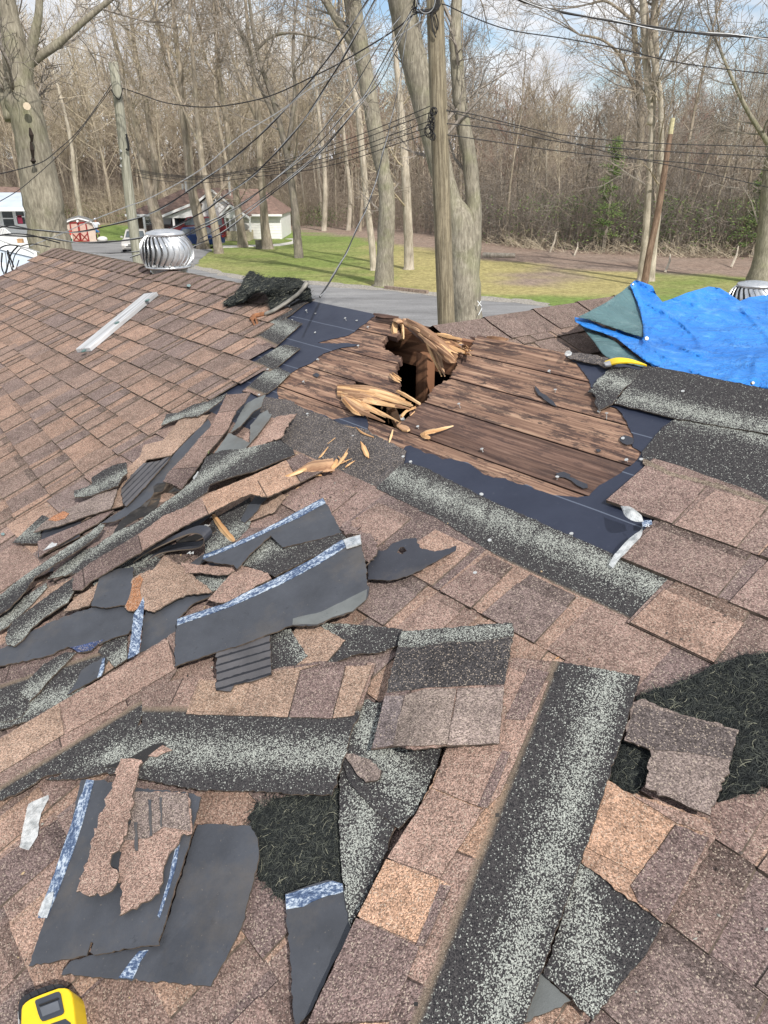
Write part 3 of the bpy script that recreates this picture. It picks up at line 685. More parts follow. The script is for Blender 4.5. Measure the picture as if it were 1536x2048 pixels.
# --- ridge caps (bent over the ridge, each lapping the next)
mb = MB(); rg = random.Random(4); u = -6.12
def capP(u, s, l):
    """s: metres along the section, negative on the near slope"""
    r_ = .03
    if s < -r_: return RP(u, VR + s, l)
    if s > r_: return RBk(u, s, l)
    t = (s + r_) / (2 * r_); a = RP(u, VR - r_, l); b = RBk(u, r_, l); return a.lerp(b, t) + Vector((0, 0, .006 * math.sin(t * math.pi)))
while u < -3.02:
    wd = rg.uniform(.098, .116); col = rg.choice([(.20, .137, .118), (.23, .155, .13), (.25, .17, .138), (.21, .148, .13)])
    bot = -.132 + rg.gauss(0, .003); sk = rg.gauss(0, .003)
    ss = [bot, -.08, -.035, -.012, .012, .035, .09, .13]
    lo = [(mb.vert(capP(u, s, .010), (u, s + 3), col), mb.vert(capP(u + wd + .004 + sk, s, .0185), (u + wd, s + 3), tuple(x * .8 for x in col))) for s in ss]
    for a, b in zip(lo, lo[1:]): mb.face((a[0], a[1], b[1], b[0]), 0)
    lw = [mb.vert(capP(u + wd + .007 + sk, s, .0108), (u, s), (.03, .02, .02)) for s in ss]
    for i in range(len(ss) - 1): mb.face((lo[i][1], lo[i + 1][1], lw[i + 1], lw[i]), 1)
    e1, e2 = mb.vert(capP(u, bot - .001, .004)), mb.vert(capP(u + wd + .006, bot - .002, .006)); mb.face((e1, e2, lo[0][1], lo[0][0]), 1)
    u += wd
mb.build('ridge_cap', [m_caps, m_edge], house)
mb = MB()
# narrow course line under the caps
# --- nails left standing in the boards and felt
nails = [('K', [(650, 298), (585, 293), (395, 255), (345, 245), (398, 369), (283, 228), (237, 215), (252, 297), (183, 323), (193, 468), (152, 457), (410, 537), (108, 608), (160, 632), (327, 672), (660, 453), (350, 884), (628, 1005), (1028, 948), (1422, 1087), (986, 1175), (935, 1131), (1284, 820), (720, 338), (52, 765)]),
         ('J', [(416, 502), (443, 602), (71, 906), (452, 1047), (793, 846), (813, 957), (886, 958), (670, 708), (708, 733), (740, 556), (713, 567), (819, 553), (1036, 624), (1100, 618), (1290, 654), (1423, 733), (64, 1134)]),
         ('D', [(147, 202), (586, 391), (622, 640), (190, 433), (594, 682), (120, 592)]),
         ('Y', [(1270, 297), (1333, 315), (1205, 650), (1088, 845), (1160, 877), (1012, 1062), (1510, 745), (1425, 1225)])]
mbn = MB(); N0 = NN
mbn.tube([Vector((0, 0, -.012)), Vector((0, 0, .0075))], .0013, 5); mbn.tube([Vector((0, 0, .0070)), Vector((0, 0, .0088))], .0048, 8)
nail0 = None; NQ = NN.to_track_quat('Z', 'Y')
for cname, lst in nails:
    for p in lst:
        u_, v_ = RI(*cpx(cname, p), .012)
        if nail0 is None: nail0 = mbn.build('nail', m_nail, house); o = nail0
        else: o = nail0.copy(); C.objects.link(o); o.parent = house
        o.location = RP(u_, v_, (-.0055 + rnd.uniform(0, .003) if rnd.random() < .75 else .003))
        from mathutils import Quaternion
        o.rotation_mode = 'QUATERNION'; o.rotation_quaternion = Quaternion((rnd.uniform(-1, 1), rnd.uniform(-1, 1), 0), rnd.uniform(0, .35)) @ NQ

# ---------------------------------------------------------------- cross gable behind the ridge
uC = ridge_u(885); A0 = RP(uC, VR, 0) - Vector((0, 0, .012))
gable = empty('cross_gable_roof', 'brown shingled cross gable running off behind the hole, half under the blue tarpaulin', 'roof')
SC = (-EU * math.cos(TH) + Vector((0, 0, math.sin(TH)))); NC = HO.cross(SC); NC = NC if NC.z > 0 else -NC
CL = 1.0
for _ in range(60):
    q = A0 + HO * CL - CAM
    if 768 + FPX * q.x / q.dot(FW) > 1238: break
    CL += .03
def CPt(a, v, l): return A0 + HO * a - SC * (1.3) + SC * v + NC * l     # v = 1.3 at the cross ridge
mb = MB(); mb.box(CPt(-.02, -.3, -.03), HO * (CL + .03), SC * 1.6, NC * .02)
SC2 = (EU * math.cos(TH) + Vector((0, 0, math.sin(TH)))); mb.box(A0 - HO * .02 - Vector((0, 0, .03)) - SC2 * 1.7, HO * (CL + .03), SC2 * 1.7, Vector((0, 0, .02)))
mb.build('sheathing', m_deckdark, gable)
rr = []
for k in range(8): rr.append((1.3 - .14 - .144 * (k + .35), [(0.02, CL)], 0))
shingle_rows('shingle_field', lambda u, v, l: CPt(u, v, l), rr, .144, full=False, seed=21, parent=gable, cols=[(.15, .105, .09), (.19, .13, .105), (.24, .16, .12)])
mb = MB(); a = -.05; rg = random.Random(5)
while a < CL - .05:
   
    wd = rg.uniform(.20, .32); col = rg.choice([(.15, .105, .09), (.165, .115, .10)])
    pts = [CPt(a, 1.3 - .15, .016), CPt(a, 1.3 - .03, .017), A0 + HO * a + Vector((0, 0, .022)), A0 + HO * a - SC2 * .03 + Vector((0, 0, .018)), A0 + HO * a - SC2 * .15 + Vector((0, 0, .018))]
    I = [(mb.vert(p, (a, i * .07), col), mb.vert(p + HO * wd - Vector((0, 0, .005)), (a + wd, i * .07), col)) for i, p in enumerate(pts)]
    for p, q in zip(I, I[1:]): mb.face((p[0], p[1], q[1], q[0]), 0)
    l0 = [mb.vert(CPt(a + x, 1.3 - .153, .004)) for x in (0, wd)]; mb.face((l0[0], l0[1], I[0][1], I[0][0]), 1)
    a += wd
mb.build('ridge_cap', [m_caps, m_edge], gable)
# ================================================================ loose shingles and torn pieces lying on the roof
GT = 'torn shingles heaped on the roof'
def deb(crop, pts, mat, l, label, frame=None, name='torn_shingle', **kw):
    kw.setdefault('rough', .0011); kw.setdefault('group', GT); kw.setdefault('th', .0034); kw.setdefault('wave', .0045); kw.setdefault('wf', 3.6); kw.setdefault('step', .007)
    kw['ctrl'] = [(a_, b_, c_ + .012) for a_, b_, c_ in kw['ctrl']] if kw.get('ctrl') else None
    return rpiece(name, crop, pts, mat, l + .014, frame=frame, label=label, cat=kw.pop('cat', 'shingle'), **kw)
def xtab(*lst):   # individually coloured raised tabs: (points, colour)
    return lst
ORG = cm((.44, .27, .18)); PNK = cm((.31, .205, .165)); PUR = cm((.165, .115, .107)); TAN = cm((.31, .21, .155)); GRB = cm((.19, .15, .135)); DRK = cm((.085, .07, .068))

# ---- foreground, bottom right and centre (lowest pieces first)
deb('G', [(1200, 1180), (1230, 1100), (1290, 960), (1500, 1150), (1536, 1180), (1500, 1400), (1300, 1400)], m_tabs, .004, 'purple-brown shingle corner under the orange-tabbed strip at right') if False else None
def matpad(crop, pts, l, label, nf=2200, seed=1, ctrl=None, th=.014, flen=(.008, .024), dark=1.0, cat='mesh pad', group='black fibre pads', fz=1.0, fr=.00036, wave=.006):
    o = empty('fibre_pad', label, cat, group)
    l += .008
    core = rpiece('pad_core', crop, pts, m_matbase, l, th=th, rough=.003, step=.010, seed=seed, ctrl=ctrl, wave=wave, wf=9, side=m_matbase, parent=o, grid=.02)
    rg = random.Random(seed); poly = [RI(*cpx(crop, p)) for p in pts]; ct = [(*RI(*cpx(crop, (a, b))), c) for a, b, c in (ctrl or [])]
    xs = [p[0] for p in poly]; ys = [p[1] for p in poly]; mb = MB(); n = 0
    while n < nf:
        u, v = rg.uniform(min(xs) - .006, max(xs) + .006), rg.uniform(min(ys) - .006, max(ys) + .006)
        if not inside((u, v), poly): continue
        n += 1; z = idw(ct, u, v, l) + wave * noise.noise(Vector((u * 9 + seed, v * 9, seed * 1.7)))
        a = rg.uniform(0, 6.283); L = rg.uniform(*flen); cur = rg.uniform(-2.2, 2.2); tz = rg.uniform(0, .35) * fz
        p = RL(u, v, z + .0005); pts3 = [p]
        for k in range(3):
            a += cur / 3; s_ = L / 3; p = p + EU * math.cos(a) * s_ + EV * math.sin(a) * s_ + NN * (tz * s_ * (1 - k * .9)); pts3.append(p)
        t = rg.random(); c = (.018, .021, .022) if t < .5 * dark else ((.05, .056, .052) if t < .84 else ((.10, .108, .088) if t < .975 else (.28, .28, .21)))
        mb.tube(pts3, fr, 3, cap=False, c=c)
    mb.build('fibre', m_fibre, o); return o
matpad('G', [(860, 240), (930, 215), (1060, 170), (1200, 110), (1300, 65), (1420, 20), (1536, 10), (1700, 0), (1700, 640), (1536, 690), (1440, 720), (1330, 750), (1280, 765), (1240, 700), (1180, 560), (900, 330)], .012, 'large black fibre pad at the right edge under the brown square', nf=5200, seed=3)
matpad('G', [(770, 450), (940, 500), (935, 600), (850, 745), (720, 660)], .009, 'black fibre pad glimpsed through the gap beside the long strip', nf=500, seed=4, th=.006)
matpad('E', [(1120, 500), (1200, 470), (1480, 430), (1536, 440), (1560, 840), (1420, 860), (1300, 870), (1245, 920), (1205, 900), (1130, 800), (1090, 690), (1095, 600)], .008, 'black fibre pad in the middle, partly under the pale-banded shingle', nf=3600, seed=5, dark=1.2)
# right-hand strip with orange tab
deb('O', [(1195, 1560), (1265, 1588), (1345, 1612), (1420, 1640), (1432, 1672), (1395, 1740), (1330, 1848), (1250, 1790), (1163, 1725), (1180, 1650)], m_tabs, .017, 'broad brown shingle at right with one orange square tab', frame=((1163, 1725), (1330, 1848)), seed=31,
    over=[('tab', [(1195, 1568), (1215, 1560), (1350, 1648), (1275, 1750), (1168, 1690), (1185, 1640)], ORG, .002, None, 0), ('tab', [(1352, 1650), (1418, 1675), (1330, 1845), (1278, 1805), (1262, 1772), (1275, 1752)], PUR, .002, None, 0), ('tab', [(1268, 1592), (1340, 1614), (1416, 1642), (1424, 1668), (1354, 1646), (1300, 1612)], PNK, .0016, None, 0)])
deb('O', [(1265, 1405), (1282, 1398), (1370, 1430), (1478, 1460), (1470, 1490), (1450, 1560), (1420, 1630), (1350, 1600), (1290, 1575), (1300, 1500), (1248, 1480)], GRB, .023, 'dull brown torn square lying across the black fibre pad', frame=((1265, 1405), (1480, 1462)), seed=32, rough=.0016,
    over=[('band', [(1270, 1408), (1370, 1433), (1474, 1463), (1462, 1520), (1380, 1505), (1300, 1498), (1252, 1478)], DRK, .0008, None, 0)])
deb('H', [(790, 530), (830, 548), (915, 632), (850, 665), (770, 700), (700, 740)], m_back2, .008, 'small grey shingle back showing between the two dark strips', frame=((770, 700), (910, 632)), seed=33)
deb('H', [(938, 195), (1010, 230), (1095, 290), (1205, 390), (1150, 490), (1070, 580), (985, 695), (900, 610), (830, 550), (880, 400)], m_hband, .013, 'dark shingle with a pale granule patch right of the long strip', frame=((925, 400), (960, 640)), t0=.24, seed=34, rough=.001,
    over=[('nail_hole', [(1168, 372), (1175, 372), (1175, 379), (1168, 379)], m_black, .0005, None, 0)])
# dark pieces left of the long strip
deb('O', [(683, 1500), (720, 1530), (790, 1650), (765, 1720), (735, 1790), (700, 1855), (690, 1800), (680, 1700), (678, 1600)], m_hband, .012, 'narrow dark shingle wedge beside the middle fibre pad', frame=((735, 1600), (690, 1760)), t0=.25, seed=35)
deb('F', [(590, 510), (690, 530), (800, 600), (980, 740), (960, 850), (850, 1080), (760, 1170), (640, 1080), (520, 950), (470, 830), (490, 760), (540, 600)], m_hband, .016, 'dark shingle with diagonal pale band under the curled square', frame=((560, 600), (830, 1000)), t0=.25, seed=36)
deb('F', [(480, 790), (530, 785), (620, 820), (670, 870), (655, 920), (590, 930), (540, 880)], GRB, .021, 'thumb-sized brown scrap on the dark diagonal shingle', frame=((480, 790), (670, 870)), seed=37, name='shingle_scrap')
o = deb('E', [(1250, 895), (1310, 873), (1380, 850), (1460, 835), (1505, 850), (1536, 930), (1545, 1060), (1450, 1220), (1370, 1400), (1310, 1466), (1300, 1480), (1285, 1400), (1275, 1200), (1262, 1050)], m_back, .010, 'grey shingle underside, pointed downward, with tape across its top', frame=((1250, 895), (1505, 840)), seed=38,
    over=[('sealant_tape', [(1252, 898), (1330, 872), (1460, 838), (1503, 850), (1505, 885), (1400, 915), (1330, 950), (1256, 962)], m_tape, .0012, None, 0)])
# the long foreground strip
deb('O', [(962, 1312), (1040, 1316), (1110, 1322), (1195, 1336), (1280, 1352), (1255, 1440), (1222, 1540), (1185, 1655), (1148, 1760), (1105, 1880), (1060, 2010), (1010, 2160), (520, 2230), (600, 2080), (660, 1950), (720, 1835), (780, 1725), (835, 1625), (880, 1530), (925, 1420)], m_strip, .024, 'longest loose strip, brown tabs and pale-banded headlap, reaching the bottom edge', frame=((595, 2086), (962, 1312)), seed=39, rough=.0008, grid=.05, wave=.003,
    over=[('tab', [(885, 1515), (975, 1330), (1020, 1335), (1098, 1362), (1060, 1455), (1000, 1590), (968, 1618), (865, 1575)], PNK, .0022, None, 0),
          ('tab', [(1060, 1335), (1098, 1345), (1050, 1440), (1010, 1438)], PUR, .0032, None, 0), ('tab', [(1005, 1500), (1022, 1505), (975, 1615), (955, 1612)], PUR, .0032, None, 0),
          ('tab', [(862, 1578), (966, 1620), (880, 1755), (775, 1715)], PNK, .0022, None, 0),
          ('tab', [(772, 1718), (878, 1758), (900, 1770), (840, 1890), (715, 1832)], ORG, .0022, None, 0), ('tab', [(880, 1768), (902, 1772), (848, 1892), (832, 1890)], PUR, .0030, None, 0),
          ('tab', [(712, 1836), (838, 1893), (780, 2040), (615, 2048), (640, 1990)], PUR, .0022, None, 0),
          ('tab', [(612, 2052), (778, 2044), (750, 2120), (560, 2140)], ORG, .0022, None, 0)] + [('nail_hole', [(x - 4, y - 4), (x + 4, y - 4), (x + 4, y + 4), (x - 4, y + 4)], m_black, .0005, None, 0) for x, y in ((1112, 1348), (995, 1630), (1085, 1872), (832, 2008), (992, 1835))])
# curled square on top of it
o = deb('F', [(775, 160), (900, 150), (1060, 138), (1200, 122), (1345, 118), (1352, 150), (1325, 300), (1300, 440), (1285, 600), (1268, 735), (1150, 742), (980, 748), (860, 765), (760, 748), (620, 765), (655, 640), (690, 490), (735, 320)], m_strip, .036, 'shingle square with charcoal upper half and grey-brown tabs, bottom edge curling', frame=((610, 775), (1268, 742)), t0=.0, seed=40, wave=.003,
    ctrl=[(780, 160, .024), (1340, 125, .036), (700, 480, .03), (1300, 440, .034), (640, 760, .036), (900, 760, .062), (1260, 735, .045)],
    over=[('tab', [(795, 485), (900, 455), (1055, 452), (1010, 735), (980, 742), (730, 745), (750, 650)], cm((.24, .19, .165)), .002, None, 0), ('tab', [(1065, 452), (1300, 445), (1275, 735), (1010, 742)], cm((.235, .185, .165)), .0022, None, 0),
          ('tab', [(690, 492), (790, 488), (730, 742), (625, 760)], cm((.17, .14, .14)), .0016, None, 0),
          ('sheet', [(775, 162), (1060, 140), (1342, 120), (1348, 180), (1200, 205), (1000, 212), (870, 240), (760, 235)], m_strip, .001, ((775, 118), (1345, 80)), .215),
          ('sheet', [(755, 240), (870, 243), (1000, 216), (1200, 209), (1345, 185), (1325, 300), (1302, 432), (1060, 440), (900, 450), (700, 475), (735, 320)], cm((.028, .029, .033)), .0012, None, 0),
          ('nail_hole', [(726, 456), (738, 452), (740, 464), (728, 466)], m_black, .0018, None, 0), ('nail_hole', [(1248, 416), (1260, 416), (1260, 428), (1248, 428)], m_black, .0018, None, 0)])
# ---- lower left group
deb('F', [(350, 120), (460, 118), (600, 130), (780, 150), (800, 240), (770, 225), (660, 270), (540, 280), (430, 320), (375, 330)], m_hband, .010, 'charcoal shingle sliver above the curled square', frame=((430, 480), (800, 340)), t0=.05, seed=41)
deb('F', [(280, 100), (345, 128), (490, 205), (415, 290), (340, 372), (200, 360), (180, 200)], TAN, .012, 'tan shingle corner pointing right with a straw splinter on it', frame=((340, 372), (490, 205)), seed=42)
deb('F', [(100, 185), (160, 160), (205, 145), (245, 210), (295, 290), (210, 352), (110, 352)], m_hband, .016, 'small pale-granuled square left of the tan corner', frame=((0, 280), (120, 500)), t0=.13, seed=43)
deb('O', [(0, 1475), (60, 1440), (125, 1402), (240, 1335), (352, 1262), (353, 1340), (320, 1390), (283, 1432), (260, 1490), (215, 1520), (150, 1545), (95, 1550), (30, 1590), (-60, 1620), (-60, 1505)], m_strip, .020, 'long brown strip slanting up from the left edge, pale band below', frame=((-60, 1500), (345, 1262)), seed=44, t0=-.02, wave=.003,
    over=[('tab', [(122, 1404), (240, 1337), (335, 1278), (350, 1338), (215, 1420), (135, 1465)], PNK, .002, None, 0), ('tab', [(0, 1477), (118, 1407), (128, 1468), (0, 1545)], TAN, .002, None, 0)])
deb('O', [(283, 1375), (385, 1352), (470, 1362), (555, 1336), (640, 1322), (752, 1326), (735, 1380), (717, 1435), (706, 1450), (690, 1510), (664, 1590), (590, 1588), (520, 1582), (400, 1580), (300, 1562), (210, 1545), (150, 1560), (90, 1558), (150, 1540), (225, 1500), (285, 1445)], m_strip, .026, 'wide shingle strip with peach tabs and bright pale band, lower left', frame=((283, 1315), (752, 1300)), t0=.0, seed=45, wave=.004,
    over=[('tab', [(372, 1428), (398, 1358), (470, 1366), (556, 1340), (640, 1328), (600, 1340), (575, 1434)], cm((.31, .21, .155)), .002, None, 0), ('tab', [(578, 1434), (603, 1340), (690, 1332), (664, 1436)], PUR, .0028, None, 0), ('tab', [(666, 1436), (692, 1332), (745, 1330), (708, 1430)], TAN, .0022, None, 0),
          ('tab', [(384, 1422), (400, 1362), (500, 1366), (480, 1424)], cm((.34, .23, .165)), .003, None, 0),
          ('tear', [(205, 1535), (256, 1517), (300, 1492), (325, 1484), (332, 1490), (300, 1512), (280, 1535)], m_black, .0012, None, 0), ('tear', [(296, 1512), (325, 1490), (345, 1500), (312, 1514)], PNK, .002, None, 0)])
deb('E', [(870, 590), (940, 588), (1100, 596), (1130, 650), (1135, 740), (1115, 830), (1090, 920), (1060, 1040), (1000, 1160), (925, 1300), (740, 1285), (560, 1270), (270, 1250), (310, 1190), (415, 1160), (700, 1120), (850, 640)], m_back, .016, 'broad slate-grey shingle underside curling up at its lower right', frame=((270, 1250), (925, 1300)), seed=46, ctrl=[(870, 600, .012), (1120, 700, .02), (925, 1300, .034), (500, 1260, .022), (720, 1000, .014)],
    over=[('sealant_tape', [(520, 1262), (575, 1185), (610, 1145), (650, 1140), (615, 1190), (580, 1268)], m_tape, .0015, None, 0)])
deb('E', [(355, 395), (440, 395), (620, 430), (850, 455), (882, 470), (860, 560), (838, 640), (790, 800), (740, 960), (698, 1118), (560, 1135), (412, 1162), (395, 1150), (410, 1110), (398, 1105), (380, 1165), (250, 1188), (125, 1210), (160, 1110), (195, 1010), (290, 700)], m_back, .026, 'dark grey shingle underside with a long shiny tape down its left side', frame=((125, 1210), (360, 400)), seed=47,
    over=[('sealant_tape', [(380, 392), (412, 396), (385, 500), (340, 650), (290, 790), (245, 905), (205, 1000), (165, 1000), (190, 930), (240, 800), (290, 650), (340, 500)], m_tape, .0015, None, 0),
          ('sealant_line', [(770, 690), (795, 640), (770, 780), (700, 1000), (690, 990), (740, 830)], m_tape, .001, None, 0)])
deb('E', [(570, 440), (620, 450), (700, 445), (825, 452), (838, 540), (842, 632), (805, 628), (770, 690), (740, 720), (715, 810), (700, 890), (640, 930), (560, 970), (525, 990), (535, 900), (520, 780), (530, 690), (575, 590)], PNK, .034, 'jagged brown scrap with dark sealant dashes on the grey undersides', frame=((525, 990), (840, 630)), seed=48, rough=.002,
    over=[('bare_patch', [(575, 445), (700, 448), (822, 455), (838, 620), (720, 600), (650, 650), (540, 660), (575, 580)], GRB, .0008, None, 0), ('sealant_line', [(650, 480), (665, 480), (668, 640), (655, 640)], m_back, .0016, None, 0), ('sealant_line', [(588, 580), (604, 580), (606, 705), (592, 705)], m_back, .0016, None, 0), ('sealant_line', [(700, 470), (712, 470), (712, 600), (703, 600)], m_back, .0016, None, 0)])
deb('E', [(530, 300), (575, 300), (620, 306), (600, 400), (585, 480), (560, 610), (530, 680), (490, 720), (482, 760), (520, 800), (510, 850), (490, 880), (440, 905), (335, 885), (360, 810), (400, 690), (430, 580), (490, 420)], PNK, .044, 'stick-like brown shingle strip standing on top of the lower left pile', frame=((335, 885), (530, 300)), seed=49, rough=.0025)
# tape ends and films
def film(crop, pts, l, label, ctrl=None, mat=m_film, seed=1, name='plastic_film', cat='plastic film', **kw):
    return rpiece(name, crop, pts, mat, l + .014, th=.0004, rough=.0008, ctrl=ctrl, seed=seed, side=mat, label=label, cat=cat, wave=.005, step=.008, grid=.012, **kw)
film('E', [(85, 690), (100, 600), (125, 500), (165, 480), (212, 460), (215, 475), (180, 540), (165, 640), (125, 702)], .012, 'crumpled clear film at the left edge beside the brown strip', seed=3)
film('E', [(165, 985), (185, 930), (215, 890), (235, 885), (225, 940), (205, 1000), (180, 998)], .034, 'loose clear tape end hanging from the long taped underside', seed=4)
# ---- centre left group
deb('C', [(390, 690), (460, 610), (540, 545), (650, 510), (780, 500), (900, 520), (930, 560), (560, 750), (530, 735)], m_hband, .022, 'pale-granuled shingle wedge between the two taped undersides', frame=((300, 560), (800, 330)), t0=.12, seed=50)
deb('C', [(190, 662), (200, 635), (350, 580), (500, 510), (650, 430), (810, 345), (850, 420), (905, 525), (780, 560), (600, 600), (540, 540), (430, 640), (370, 712), (350, 690), (260, 680)], m_back, .028, 'upper grey shingle underside with white-blue tape along its top edge', frame=((190, 662), (810, 345)), seed=51, ctrl=[(200, 650, .05), (810, 350, .03), (900, 520, .024)],
    over=[('sealant_tape', [(192, 660), (202, 637), (350, 582), (500, 512), (650, 432), (808, 348), (822, 372), (700, 440), (540, 512), (420, 570), (300, 620)], m_tape, .0012, None, 0)])
deb('C', [(218, 870), (280, 800), (380, 690), (460, 712), (530, 735), (545, 760), (480, 790), (410, 832), (330, 880), (260, 885)], PNK, .030, 'brown shingle lip poking out under the big taped underside', frame=((218, 870), (380, 690)), seed=52)
deb('C', [(905, 485), (950, 465), (968, 500), (1010, 525), (1060, 540), (1088, 580), (1082, 640), (1030, 690), (1000, 640), (990, 540), (920, 530)], PUR, .026, 'ragged granule scrap wedged at the tip of the big underside', frame=((905, 485), (1088, 580)), seed=53, rough=.004, name='shingle_scrap')
deb('C', [(1040, 680), (1078, 622), (1140, 610), (1165, 580), (1220, 560), (1285, 552), (1292, 580), (1310, 605), (1380, 622), (1440, 608), (1492, 592), (1490, 615), (1400, 665), (1300, 722), (1235, 750), (1150, 770), (1040, 765)], m_felt, .014, 'torn blue-black felt piece with a hole, right of the undersides', frame=((1040, 765), (1490, 600)), seed=54, name='felt_piece', cat='felt piece', group=None, th=.0015,
    holes=[[(1188, 628), (1205, 600), (1222, 598), (1238, 620), (1215, 636)]])
deb('C', [(60, 970), (150, 935), (250, 905), (300, 890), (410, 832), (560, 762), (760, 655), (900, 562), (1000, 538), (1006, 600), (1030, 690), (1032, 780), (1046, 815), (1030, 870), (960, 930), (860, 960), (780, 1000), (650, 1000), (530, 1045), (400, 1095), (250, 1140), (48, 1210), (52, 1080)], m_back, .040, 'biggest shingle underside, slate grey, with blue tape along its upper edge', frame=((60, 970), (1000, 538)), seed=55, wave=.004, ctrl=[(60, 1100, .034), (1000, 560, .05), (1040, 850, .036), (500, 950, .038)],
    over=[('sealant_tape', [(62, 968), (250, 905), (300, 892), (410, 834), (560, 764), (760, 657), (900, 564), (998, 540), (1002, 578), (920, 600), (780, 690), (600, 785), (430, 862), (330, 905), (62, 1000)], m_tape, .0012, None, 0),
          ('clear_tape', [(912, 560), (1000, 535), (1006, 585), (930, 610)], m_film, .003, None, 0), ('bare_patch', [(655, 965), (800, 930), (1035, 815), (1028, 868), (958, 928), (860, 957), (780, 995), (652, 997)], m_back2, .001, None, 0)])
deb('C', [(262, 1135), (400, 1095), (535, 1045), (540, 1150), (546, 1250), (460, 1282), (355, 1305), (335, 1338), (262, 1332)], m_stripe, .034, 'grey underside fragment with parallel dark sealant lines', frame=((262, 1335), (546, 1252)), seed=56)
# band of long pieces at the far left (upper)
deb('B', [(0, 670), (90, 625), (180, 570), (320, 500), (550, 420), (780, 388), (815, 400), (830, 500), (790, 572), (700, 600), (600, 640), (560, 680), (480, 692), (440, 660), (415, 655), (330, 700), (240, 725), (150, 745), (0, 772), (-80, 780), (-80, 700)], m_back, .022, 'long grey underside running to the left edge with a blue smear below', frame=((0, 670), (780, 388)), seed=57, rough=.002,
    over=[('sealant_tape', [(430, 660), (520, 640), (600, 620), (640, 610), (600, 640), (560, 678), (480, 690), (445, 665)], cm((.03, .06, .16)), .001, None, 0)])
deb('B', [(560, 405), (590, 300), (620, 200), (720, 178), (820, 165), (812, 260), (800, 365), (785, 395), (660, 415)], m_back, .030, 'square grey underside covered in white scratch marks', frame=((560, 405), (800, 370)), seed=58)
deb('B', [(880, 480), (905, 420), (945, 440), (1030, 392), (1155, 332), (1310, 318), (1290, 345), (1180, 395), (1085, 490), (1080, 585), (990, 640), (860, 692), (875, 560)], m_back, .020, 'grey triangular underside behind the peeling tape strip', frame=((860, 692), (1310, 320)), seed=59)
deb('B', [(770, 400), (800, 330), (812, 240), (860, 205), (940, 182), (975, 140), (1010, 95), (1060, 130), (1125, 165), (1200, 230), (1260, 275), (1310, 320), (1155, 334), (1030, 392), (948, 442), (870, 420), (815, 440), (780, 432)], TAN, .032, 'folded tan shingle with a rusty orange left edge', frame=((948, 442), (1310, 320)), seed=60, rough=.002,
    over=[('rust_stain', [(772, 402), (802, 332), (815, 245), (860, 215), (880, 240), (860, 300), (872, 360), (860, 415), (815, 438), (782, 430)], cm((.33, .15, .07)), .001, None, 0)])
film('B', [(785, 730), (798, 640), (810, 560), (820, 460), (850, 410), (880, 350), (888, 380), (882, 450), (868, 560), (858, 640), (856, 690), (820, 715)], .034, 'blue-white tape strip standing upright between two undersides', mat=m_tape, seed=6, name='tape_strip', cat='tape')
deb('B', [(1110, 138), (1200, 150), (1320, 160), (1440, 150), (1442, 190), (1400, 212), (1330, 216), (1240, 200), (1140, 205), (1130, 170)], PNK, .034, 'narrow curled brown sliver below the split stick', frame=((1140, 205), (1440, 190)), seed=61)
# brown shingle filler under the pile
deb('O', [(0, 1340), (60, 1310), (140, 1290), (200, 1262), (235, 1300), (200, 1345), (140, 1400), (60, 1440), (0, 1460), (-40, 1460), (-40, 1340)], m_strip, .012, 'brown and pale strip end at the left edge below the long underside', frame=((-40, 1330), (235, 1240)), t0=.04, seed=62)
deb('B', [(120, 935), (180, 850), (270, 760), (400, 690), (470, 690), (440, 720), (370, 790), (300, 860), (240, 935), (180, 990)], m_hband, .018, 'pale-banded wedge under the long underside at far left', frame=((80, 800), (380, 610)), t0=.13, seed=63)
deb('B', [(600, 690), (650, 610), (780, 575), (780, 730), (705, 780), (640, 720)], m_hband, .014, 'dark granuled corner with a pale patch between two undersides', frame=((500, 620), (700, 480)), t0=.10, seed=64)
deb('B', [(245, 930), (320, 850), (420, 760), (500, 690), (600, 665), (650, 720), (700, 780), (600, 850), (450, 890), (380, 900)], TAN, .010, 'tan shingle lying under the small grey wedge at left', frame=((245, 930), (700, 780)), seed=65)
deb('B', [(410, 950), (470, 870), (500, 800), (560, 760), (640, 720), (645, 770), (625, 830), (560, 870)], m_back, .018, 'small grey wedge with a white tape edge', frame=((410, 950), (640, 720)), seed=66,
    over=[('sealant_tape', [(598, 845), (615, 780), (628, 730), (645, 722), (640, 780), (622, 832)], m_tape, .0015, None, 0)])
# far-left long strips
deb('B', [(30, 600), (55, 540), (80, 500), (240, 380), (450, 230), (462, 300), (420, 380), (370, 410), (280, 470), (190, 545), (150, 600), (90, 652), (40, 640)], m_hband, .026, 'dark strip end with pale granules above the long left underside', frame=((0, 480), (440, 170)), t0=.11, seed=67)
deb('B', [(0, 460), (90, 390), (180, 330), (285, 262), (290, 290), (200, 390), (150, 440), (60, 520), (0, 560), (-60, 560), (-60, 480)], m_hband, .018, 'pale-granuled strip running off the left edge', frame=((0, 360), (240, 180)), t0=.14, seed=68)
deb('B', [(290, 238), (400, 140), (490, 75), (545, 50), (640, 30), (560, 110), (460, 190), (415, 214), (350, 228)], m_hband, .020, 'purple-grey shingle sliver between two long strips', frame=((200, 160), (480, -20)), t0=.12, seed=69)
deb('B', [(155, 440), (190, 380), (280, 300), (440, 235), (470, 260), (330, 350), (230, 420)], TAN, .016, 'thin tan strip edge between pale bands', frame=((155, 440), (440, 235)), seed=70)
deb('B', [(390, 440), (430, 390), (480, 340), (560, 300), (600, 260), (585, 330), (550, 400), (470, 425)], TAN, .026, 'tan corner tucked against the scratched square underside', frame=((390, 440), (600, 260)), seed=71)
